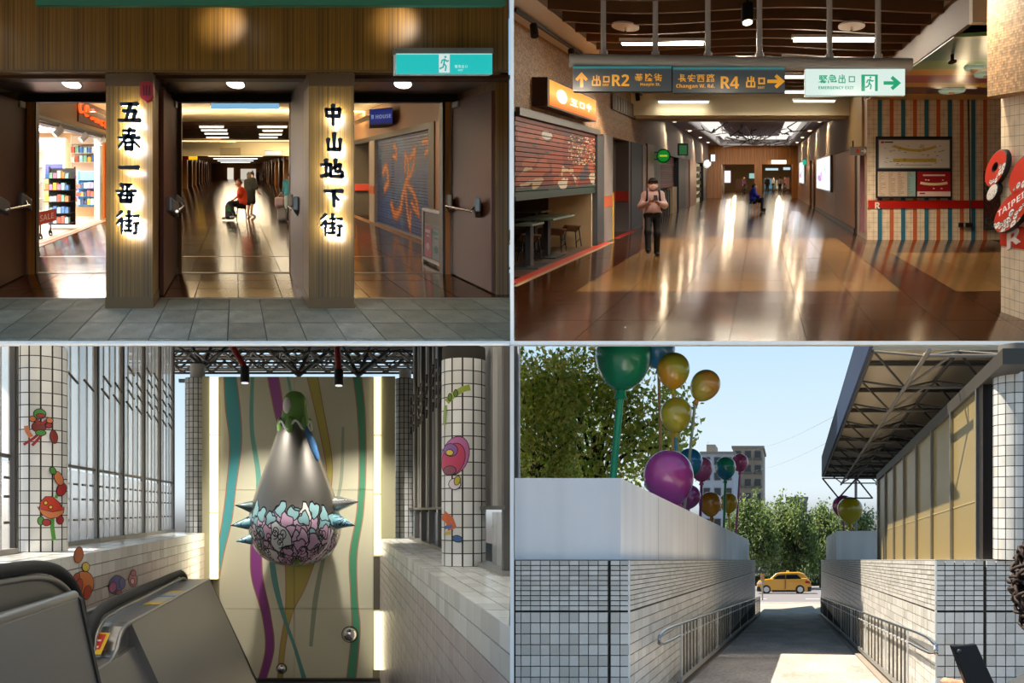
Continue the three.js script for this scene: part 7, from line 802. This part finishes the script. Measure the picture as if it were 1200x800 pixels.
  bal('blue balloon half hidden behind the dark green one', 772, 408, 19, 10.4, 0x2a86b4, 0x4a9ac4, 776, 0xb0803a, { pr: 1.8 }); bal('orange and yellow balloon just right of the blue one', 789, 432, 19, 10, 0xc88a1e, 0x9a9a2a, 787, 0xb8862a, { pr: 1.6 }); bal('pale yellow balloon farthest right in the upper cluster', 827, 450, 17, 10.2, 0xb3a43c, 0xc28a3a, 800, 0x9a9a7a, { tilt: -.5, pr: 1.7 }); bal('yellow green balloon hanging lowest in the upper cluster', 792, 484, 18.5, 10, 0xb0a02a, 0xa08a20, 796, 0x2a78a0, { pr: 1.9 });
  bal('large magenta balloon sitting low above the white parapet', 783, 556, 29, 9.4, 0x8a2a78, 0xa03a7a, 783, 0x7a2a6a, { pr: 2.4, tilt: .3 }); bal('smaller magenta balloon tucked under the large one', 808, 581, 13, 10.4, 0x9a3a78, 0x86306a, 800, 0x7a2a6a, { tilt: -.4 }); bal('blue and green balloon right behind the large magenta one', 808, 540, 15, 11.6, 0x1f8a6a, 0x2a7aa8, 806, 0x2a7a5a, { pr: 1.6 }); bal('tall pink balloon on a purple pole right of the magenta cluster', 822, 548, 13, 12.2, 0xb84a86, 0xc0608a, 820, 0x8a2a70, { pr: 1.7 });
  bal('blue green balloon on a thin green pole before the grey building', 850, 547, 12, 13, 0x1f7aa0, 0x2a9a6a, 848, 0x1f8a50, { pr: 1.5 }); bal('small pink balloon on a thin pink pole before the grey building', 867, 541, 9.5, 15, 0xb84a7a, 0xc85a86, 862, 0xb05a80, { pr: 1.3 }); bal('orange balloon low above the far end of the parapet', 832, 589, 13, 12.4, 0xd08a1a, 0xb8741a, 838, 0xc08a2a, { tilt: .12 }); bal('yellow balloon beside the low orange one', 854, 588, 10.5, 14, 0xd0a81a, 0xc89a1a, 856, 0xd0b83a, { pr: 1.3 });
  balloon('yellow balloon standing above the small white planter on the right', 996, 596, 14, 15, 0xb8a818, 0xa89a14, 1001, 0, 0xb06a3a, { py: .45, pr: 1.2 }); balloon('magenta balloon peeping out behind the yellow one on the right', 988, 592, 12, 16, 0x9a2a6a, 0xa8386f, 990, 0, 0x9a3a5a, { py: .45, pr: 1.2 });
  // ---------------- trees
  const leafGeo = (s) => { const g = new THREE.BufferGeometry(); g.setAttribute('position', new THREE.Float32BufferAttribute([0, -s, 0, s * .55, 0, s * .12, 0, s, 0, -s * .55, 0, s * .12], 3)); g.setAttribute('uv', new THREE.Float32BufferAttribute([.5, 0, 1, .5, .5, 1, 0, .5], 2)); g.setIndex([0, 1, 2, 0, 2, 3]); g.computeVertexNormals(); return g; };
  const leafMat = P(0xffffff, 1, 0, { transmission: .5, side: THREE.DoubleSide });
  const tree = (label, u, Z, v0, v1, wpx, n, seed, leaf, hue, base = -1.6, group = null) => { const t = thing('tree', label, 'tree', group), r = rng(seed), k = Z / F, foot = R.w(R.X(u, Z), base, Z), H = R.Y(v0, Z) - base, cH = (v1 - v0) * k, cW = wpx * k, bark = M(0x3f352b, .8), tips = [], br = []; const c0 = foot.clone().add(V(0, H - cH * .5, 0)); part(t, 'trunk', tube([foot, foot.clone().add(V(.05 * cW * (r() - .5), (H - cH) * .6, 0)), foot.clone().add(V(0, H - cH * .75, 0)), c0], .035 * cW, 20, 8), bark);
    for (let i = 0; i < 34; i++) { const a = r() * 6.283, b = Math.acos(2 * r() - 1), d = V(Math.sin(b) * Math.cos(a) * cW * .5, Math.cos(b) * cH * .5, Math.sin(b) * Math.sin(a) * cW * .4).multiplyScalar(.45 + .5 * r()), p = c0.clone().add(d); tips.push(p); if (i < 22) br.push(tube([c0.clone().add(V(0, -cH * .4 + r() * cH * .3, 0)), c0.clone().lerp(p, .5).add(V(0, -.05 * cH, 0)), p], .007 * cW, 8, 5)); } part(t, 'branches', br, bark);
    const spots = [], cols = [], m = new THREE.Matrix4(), q = new THREE.Quaternion(), e = new THREE.Euler(), hues = hue.map((h) => tint(h)); for (let i = 0; i < n; i++) { const p = tips[Math.floor(r() * tips.length)], g = () => (r() + r() + r() - 1.5) * .36; e.set(r() * 6, r() * 6, r() * 6); const s = .7 + r() * .7; spots.push(new THREE.Matrix4().compose(p.clone().add(V(g() * cW * .42, g() * cH * .42, g() * cW * .4)), q.setFromEuler(e), V(s, s, s))); cols.push(hues[Math.floor(r() * hues.length)].clone().multiplyScalar(.75 + .5 * r())); } instances(t, 'foliage', leafGeo(leaf), leafMat, spots, cols); };
  const warm = [0xd4e070, 0xf0ec80, 0xb0cc5a, 0x94b04c, 0xfff094], cool = [0x5c7a34, 0x6f8c40, 0x486428, 0x86994c];
  tree('large leafy tree with warm green backlit leaves behind the white parapet', 700, 22, 380, 640, 215, 11000, 201, .085, warm); tree('leafy tree at the left edge of the alley view, behind the parapet', 628, 20, 400, 640, 120, 8000, 202, .065, warm); tree('lower bushy tree behind the parapet at the left', 655, 26, 520, 660, 190, 6000, 203, .07, warm);
  tree('green street tree just right of the grey building', 882, 46, 583, 680, 62, 5000, 204, .1, cool); tree('green street tree left above the taxi', 905, 48, 580, 676, 60, 5000, 208, .1, cool); tree('green street tree in the middle above the taxi', 932, 47, 588, 682, 58, 5000, 205, .1, cool); tree('green street tree right above the taxi, next to the white planter', 962, 49, 588, 680, 62, 5000, 206, .1, cool); tree('green street tree behind the yellow balloon at the right', 1000, 52, 592, 670, 64, 4500, 207, .1, cool);
  // ---------------- houses and street front
  const house = (label, u0, v0, u1, v1, Z, col, rows, cols, o = {}) => { const t = thing('building', label, 'building'), m = M(col, .8), y0 = R.Y(v1, Z), y1 = R.Y(v0, Z), x0 = R.X(u0, Z), x1 = R.X(u1, Z); part(t, 'wall', R.box(x0, x1, y0, y1, Z, Z + 8), m); part(t, 'roof_slab', R.box(x0 - .15, x1 + .15, y1, y1 + .25, Z - .15, Z + 8), M(0x8a837a, .8)); for (let i = 0; i < rows; i++) for (let j = 0; j < cols; j++) { const w = (x1 - x0) / cols, h = (y1 - y0) / rows, fx = x0 + w * (j + .2), fy = y0 + h * (i + .3); const f = part(t, 'window', R.box(fx, fx + w * .6, fy, fy + h * .5, Z - .08, Z), M(0x55524c, .6)); part(f, 'pane', R.box(fx + .06, fx + w * .6 - .06, fy + .06, fy + h * .5 - .06, Z - .1, Z - .06), M(0x20262c, .15)); if (o.balcony) part(t, 'balcony', R.box(fx - .1, fx + w * .7, fy - h * .12, fy, Z - .5, Z), M(0x6b645c, .7)); } if (o.tank) part(t, 'roof_tank', R.box(x0 + .4, x0 + (x1 - x0) * .4, y1, y1 + 1.1, Z + 1, Z + 4), M(0x9a948a, .7)); };
  house('grey tan apartment building with balconies and a flat roof far behind the balloons', 859, 525, 894, 640, 95, 0x9a8f80, 7, 3, { balcony: true }); house('pale blue grey building with a roof box left of the tan one', 822, 532, 860, 640, 85, 0xa9b2bc, 6, 3, { tank: true }); house('small grey building top showing over the street trees', 922, 584, 946, 650, 120, 0x8d8f92, 3, 3, {});
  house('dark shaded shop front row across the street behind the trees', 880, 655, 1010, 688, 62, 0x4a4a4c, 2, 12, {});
  { const t = thing('hedge', 'dark low hedge across the street behind the taxi', 'hedge'), r = rng(301), spots = [], cols = []; part(t, 'core', R.box(-4, 5, -1.6, -1.0, 53, 54), M(0x1f2a1a, .9)); for (let i = 0; i < 3500; i++) { spots.push(new THREE.Matrix4().compose(R.w(-4.1 + r() * 9.2, -1.6 + r() * .75, 52.9 + r() * .4), new THREE.Quaternion().setFromEuler(new THREE.Euler(r() * 6, r() * 6, r() * 6)), V(1, 1, 1))); cols.push(tint(0x3a4f26).multiplyScalar(.6 + r() * .7)); } instances(t, 'foliage', leafGeo(.09), leafMat, spots, cols); }
  { const t = thing('street_sign', 'small orange roadside sign on a post near the left wall end', 'sign'), z = 34, p = R.w(R.X(893.5, z), -1.6, z); part(t, 'post', rod(p, p.clone().add(V(0, 1, 0)), .03, 8), MAT.steelDull); part(t, 'plate', boxUV(p.x - .07, p.x + .07, p.y + .75, p.y + 1.05, p.z, p.z + .02), M(0xc98a4a, .5)); }
  { const p = R.w(R.X(1003, 46), -1.6, 46), t = thing('utility_pole', 'thin grey utility pole behind the trees at the right, carrying the wires', 'pole'); part(t, 'mast', rod(p, p.clone().add(V(0, 1.6 + R.Y(470, 46), 0)), .07, 10), M(0x77736c, .7)); part(t, 'cross_arm', boxUV(p.x - .5, p.x + .5, p.y + 1.6 + R.Y(474, 46) - .05, p.y + 1.6 + R.Y(474, 46) + .05, p.z - .05, p.z + .05), M(0x77736c, .7)); }
  // overhead wires
  for (const [v0, v1, l] of [[497, 520, 'thin overhead wire, the upper one crossing the sky'], [524, 545, 'thin overhead wire, the lower one crossing the sky']]) { const a = R.w(R.X(880, 94.9), R.Y(v1 + 8, 94.9), 94.9), b = R.w(R.X(1003, 46), R.Y(v0 - 22, 46), 46); solo('overhead_wire', tube([a, a.clone().lerp(b, .5).add(V(0, -.35, 0)), b], .007, 24, 5), M(0x7d8a94, .7), l, 'wire'); }
  // taxi
  { const Z = 40.5, k = Z / F, t = thing('taxi', 'yellow taxi driving left on the street at the end of the alley', 'car'), X = (u) => R.X(u, Z), Y = (v) => R.Y(v, Z) + .005, yl = P(0xd99a12, .3, 0, { clearcoat: 1 }), glass = M(0x10151a, .1), prof = (pts, z0, z1, bev) => { const s = new THREE.Shape(pts.map(([u, v]) => new THREE.Vector2(X(u), Y(v)))), g = new THREE.ExtrudeGeometry(s, { depth: z1 - z0 - bev * 2, bevelSize: bev, bevelThickness: bev, bevelSegments: 3 }); g.translate(0, 0, -z1 + bev); return R.lay(g); };
    part(t, 'body', prof([[888.5, 690], [888, 684], [890, 681], [899, 679.5], [904, 679], [920, 679], [945, 678.5], [949, 682], [949.5, 689], [947, 692], [890, 692]], Z, Z + 1, .05), yl); part(t, 'cabin', prof([[902, 679.5], [910, 673], [915, 672], [936, 671.5], [941, 673], [947, 679]], Z + .08, Z + .92, .06), yl);
    part(t, 'front_window', prof([[906, 678.5], [911.5, 674.2], [920, 673.6], [920, 678.3]], Z + .0, Z + .3, .008), glass); part(t, 'rear_window', prof([[921.5, 678.3], [921.5, 673.6], [934, 673.4], [939, 678]], Z + .0, Z + .3, .008), glass); part(t, 'bumper', prof([[887.5, 692.5], [887.5, 688], [890, 687.5], [892, 692.5]], Z - .02, Z + 1.02, .02), MAT.dark); part(t, 'bumper', prof([[947, 692.5], [947, 688], [950.5, 688], [950, 692.5]], Z - .02, Z + 1.02, .02), MAT.dark); part(t, 'sill', prof([[905, 693.5], [905, 691.5], [932, 691.5], [932, 693.5]], Z - .01, Z + 1, .01), MAT.dark); part(t, 'headlight', prof([[888.3, 684.5], [888.6, 682], [894, 681], [893, 683.6]], Z - .045, Z + .2, .006), M(0xe9ecef, .1)); part(t, 'tail_light', prof([[944, 683], [944, 680.5], [949, 681], [949, 683.5]], Z - .045, Z + .2, .006), M(0x9a1a14, .2)); part(t, 'roof_light', prof([[921, 671.2], [921.8, 669], [924.4, 669], [925, 671.2]], Z + .4, Z + .6, .01), M(0xf2d27a, .4)); part(t, 'door_line', prof([[920.4, 690], [920.4, 679], [920.9, 679], [920.9, 690]], Z - .055, Z + .1, .002), M(0x8a6008, .5));
    for (const u of [897.5, 937]) for (const z of [Z + .06, Z + .94]) { const c = R.w(X(u), Y(690.5), z), w = new THREE.CylinderGeometry(5.2 * k, 5.2 * k, .16, 28); w.rotateX(Math.PI / 2); w.translate(c.x, c.y, c.z); const wh = part(t, 'wheel', w, MAT.black); const h = new THREE.CylinderGeometry(3.3 * k, 3.3 * k, .18, 10); h.rotateX(Math.PI / 2); h.translate(c.x, c.y, c.z); part(wh, 'hub', h, MAT.steel); } }
  { const Z = 60, t = thing('parked_car', 'dark parked car seen past the back of the taxi', 'car'), X = (u) => R.X(u, Z), Y = (v) => R.Y(v, Z); part(t, 'body', R.lay(boxUV(X(948), X(975), Y(688), Y(681), -Z - 1.2, -Z)), P(0x2a2c30, .3)); part(t, 'cabin', R.lay(boxUV(X(952), X(970), Y(681), Y(676), -Z - 1.1, -Z - .1)), M(0x15181b, .15)); for (const u of [953, 969]) { const c = R.w(X(u), Y(688), Z), w = new THREE.CylinderGeometry(.2, .2, .2, 20); w.rotateX(Math.PI / 2); w.translate(c.x, c.y, c.z); part(t, 'wheel', w, MAT.black); } }
  // the person at the right edge, phone in hand (everything in this alley is at half size)
  { const S = .5, at = R.w(R.X(1290, .75), R4g.rise * .75 - R.rise * .75 - .65, .75), t = thing('person', 'person with curly brown hair at the right edge, holding up a dark phone', 'person'), yh = R.w(0, R.Y(688, .75), .75).y, head = V(at.x, yh, at.z), r = rng(77), hairM = M(0x2c1d16, .7), coat = M(0x3a3d40, .7), q = (a) => [a.x, a.y, a.z];
    const sh = head.clone().add(V(-.012, -.115, .02)), hp = head.clone().add(V(.03, -.34, .02)), foot = V(at.x + .03, at.y, at.z), hand0 = R.w(R.X(1150, .72), R.Y(836, .72), .72), elb = V(head.x - .02, hand0.y - .02, at.z + .06), list = [[q(head), q(head), .055, .055], [q(head.clone().add(V(0, -.05, 0))), q(sh), .028, .03], [q(sh.clone().add(V(-.04, 0, 0))), q(sh.clone().add(V(.11, 0, 0))), .034, .034], [q(sh.clone().add(V(.03, -.04, 0))), q(hp), .07, .065], [q(hp.clone().add(V(-.03, 0, 0))), q(foot.clone().add(V(-.04, .03, 0))), .045, .022], [q(hp.clone().add(V(.04, 0, 0))), q(foot.clone().add(V(.05, .03, 0))), .045, .022], [q(sh.clone().add(V(-.04, 0, 0))), q(elb), .028, .022], [q(elb), q(hand0.clone().add(V(.03, -.012, 0))), .022, .014]];
    const hd = hand(q(hand0.clone().add(V(.03, -.03, 0))), q(hand0.clone().add(V(.0, .02, -.01))), 1).map(([a, b, ra, rb]) => [a, b, ra, rb]); const W0 = hand0.clone().add(V(.03, -.03, 0)), shrink = (p) => [W0.x + (p[0] - W0.x) * S, W0.y + (p[1] - W0.y) * S, W0.z + (p[2] - W0.z) * S];
    part(t, 'body', mergeGeometries([blob(list, .03, .008), blob(hd.map(([a, b, ra, rb]) => [shrink(a), shrink(b), ra * S, rb * S]), .004, .003)]), MAT.skin); part(t, 'coat', blob([list[2], list[3], list[6], list[7].slice(0, 2).concat([.022, .018])].map(([a, b, ra, rb]) => [a, b, ra + .008, rb + .008]), .03, .008), coat); part(t, 'trousers', blob([list[4], list[5]].map(([a, b, ra, rb]) => [a, b, ra + .006, rb + .006]), .03, .009), MAT.dark);
    part(t, 'hair', blob([[q(head.clone().add(V(0, .012, 0))), q(head.clone().add(V(.01, -.05, .01))), .06, .05]], .03, .007, (x, y, z) => Math.min(-(z - head.z) - .03, 9)), hairM); const curls = []; for (let i = 0; i < 1000; i++) { const a = r() * 6.283, b = Math.acos(1 - r() * 1.85), d = V(Math.sin(b) * Math.cos(a), Math.cos(b), Math.sin(b) * Math.sin(a)), p = head.clone().addScaledVector(d, .057 + r() * .01), s = .0035 + r() * .004, c = new THREE.TorusGeometry(s, .0016, 5, 9); c.rotateX(r() * 6); c.rotateY(r() * 6); c.translate(p.x, p.y, p.z); curls.push(c); } part(t, 'curls', curls, hairM, 'stuff');
    const ph = thing('phone', 'dark phone tilted in the hand of the curly haired person', 'phone'), zz = .72, P0 = (u, v, z = zz) => R.w(R.X(u, z), R.Y(v, z), z), a = P0(1114.5, 757), b = P0(1140, 755), d = P0(1171, 822), e = P0(1140, 826), s = new THREE.Shape([a, b, d, e].map((p) => new THREE.Vector2(p.x, p.y))), g = new THREE.ExtrudeGeometry(s, { depth: .004, bevelSize: .001, bevelThickness: .001, bevelSegments: 2 }); g.translate(0, 0, a.z); part(ph, 'case', g, M(0x14161b, .35)); const sc = new THREE.ExtrudeGeometry(new THREE.Shape([[1117, 758.5], [1139, 757], [1166, 819], [1142, 822]].map(([u, v]) => { const p = P0(u, v); return new THREE.Vector2(p.x, p.y); })), { depth: .001, bevelEnabled: false }); sc.translate(0, 0, a.z - .0025); part(ph, 'screen', sc, M(0x0d0f13, .1)); const lens = ball(P0(1124, 763, zz - .006), .0022, 10, 8); part(ph, 'camera_lens', lens, M(0x2a2c30, .1)); }
}
// ---------------------------------------------------------------- origins at the bases, shadows, draw
scene.updateMatrixWorld(true);
for (const g of groupsMade) {
  const b = new THREE.Box3().setFromObject(g); if (b.isEmpty()) continue;
  const base = V((b.min.x + b.max.x) / 2, b.min.y, (b.min.z + b.max.z) / 2), d = base.clone().sub(g.position);
  g.position.copy(base); for (const c of g.children) c.position.sub(d);
}
scene.traverse((o) => { if (o.isMesh) { o.castShadow = true; o.receiveShadow = true; } if (o.isLight && o.shadow) o.castShadow = true; });
renderer.render(scene, camera);
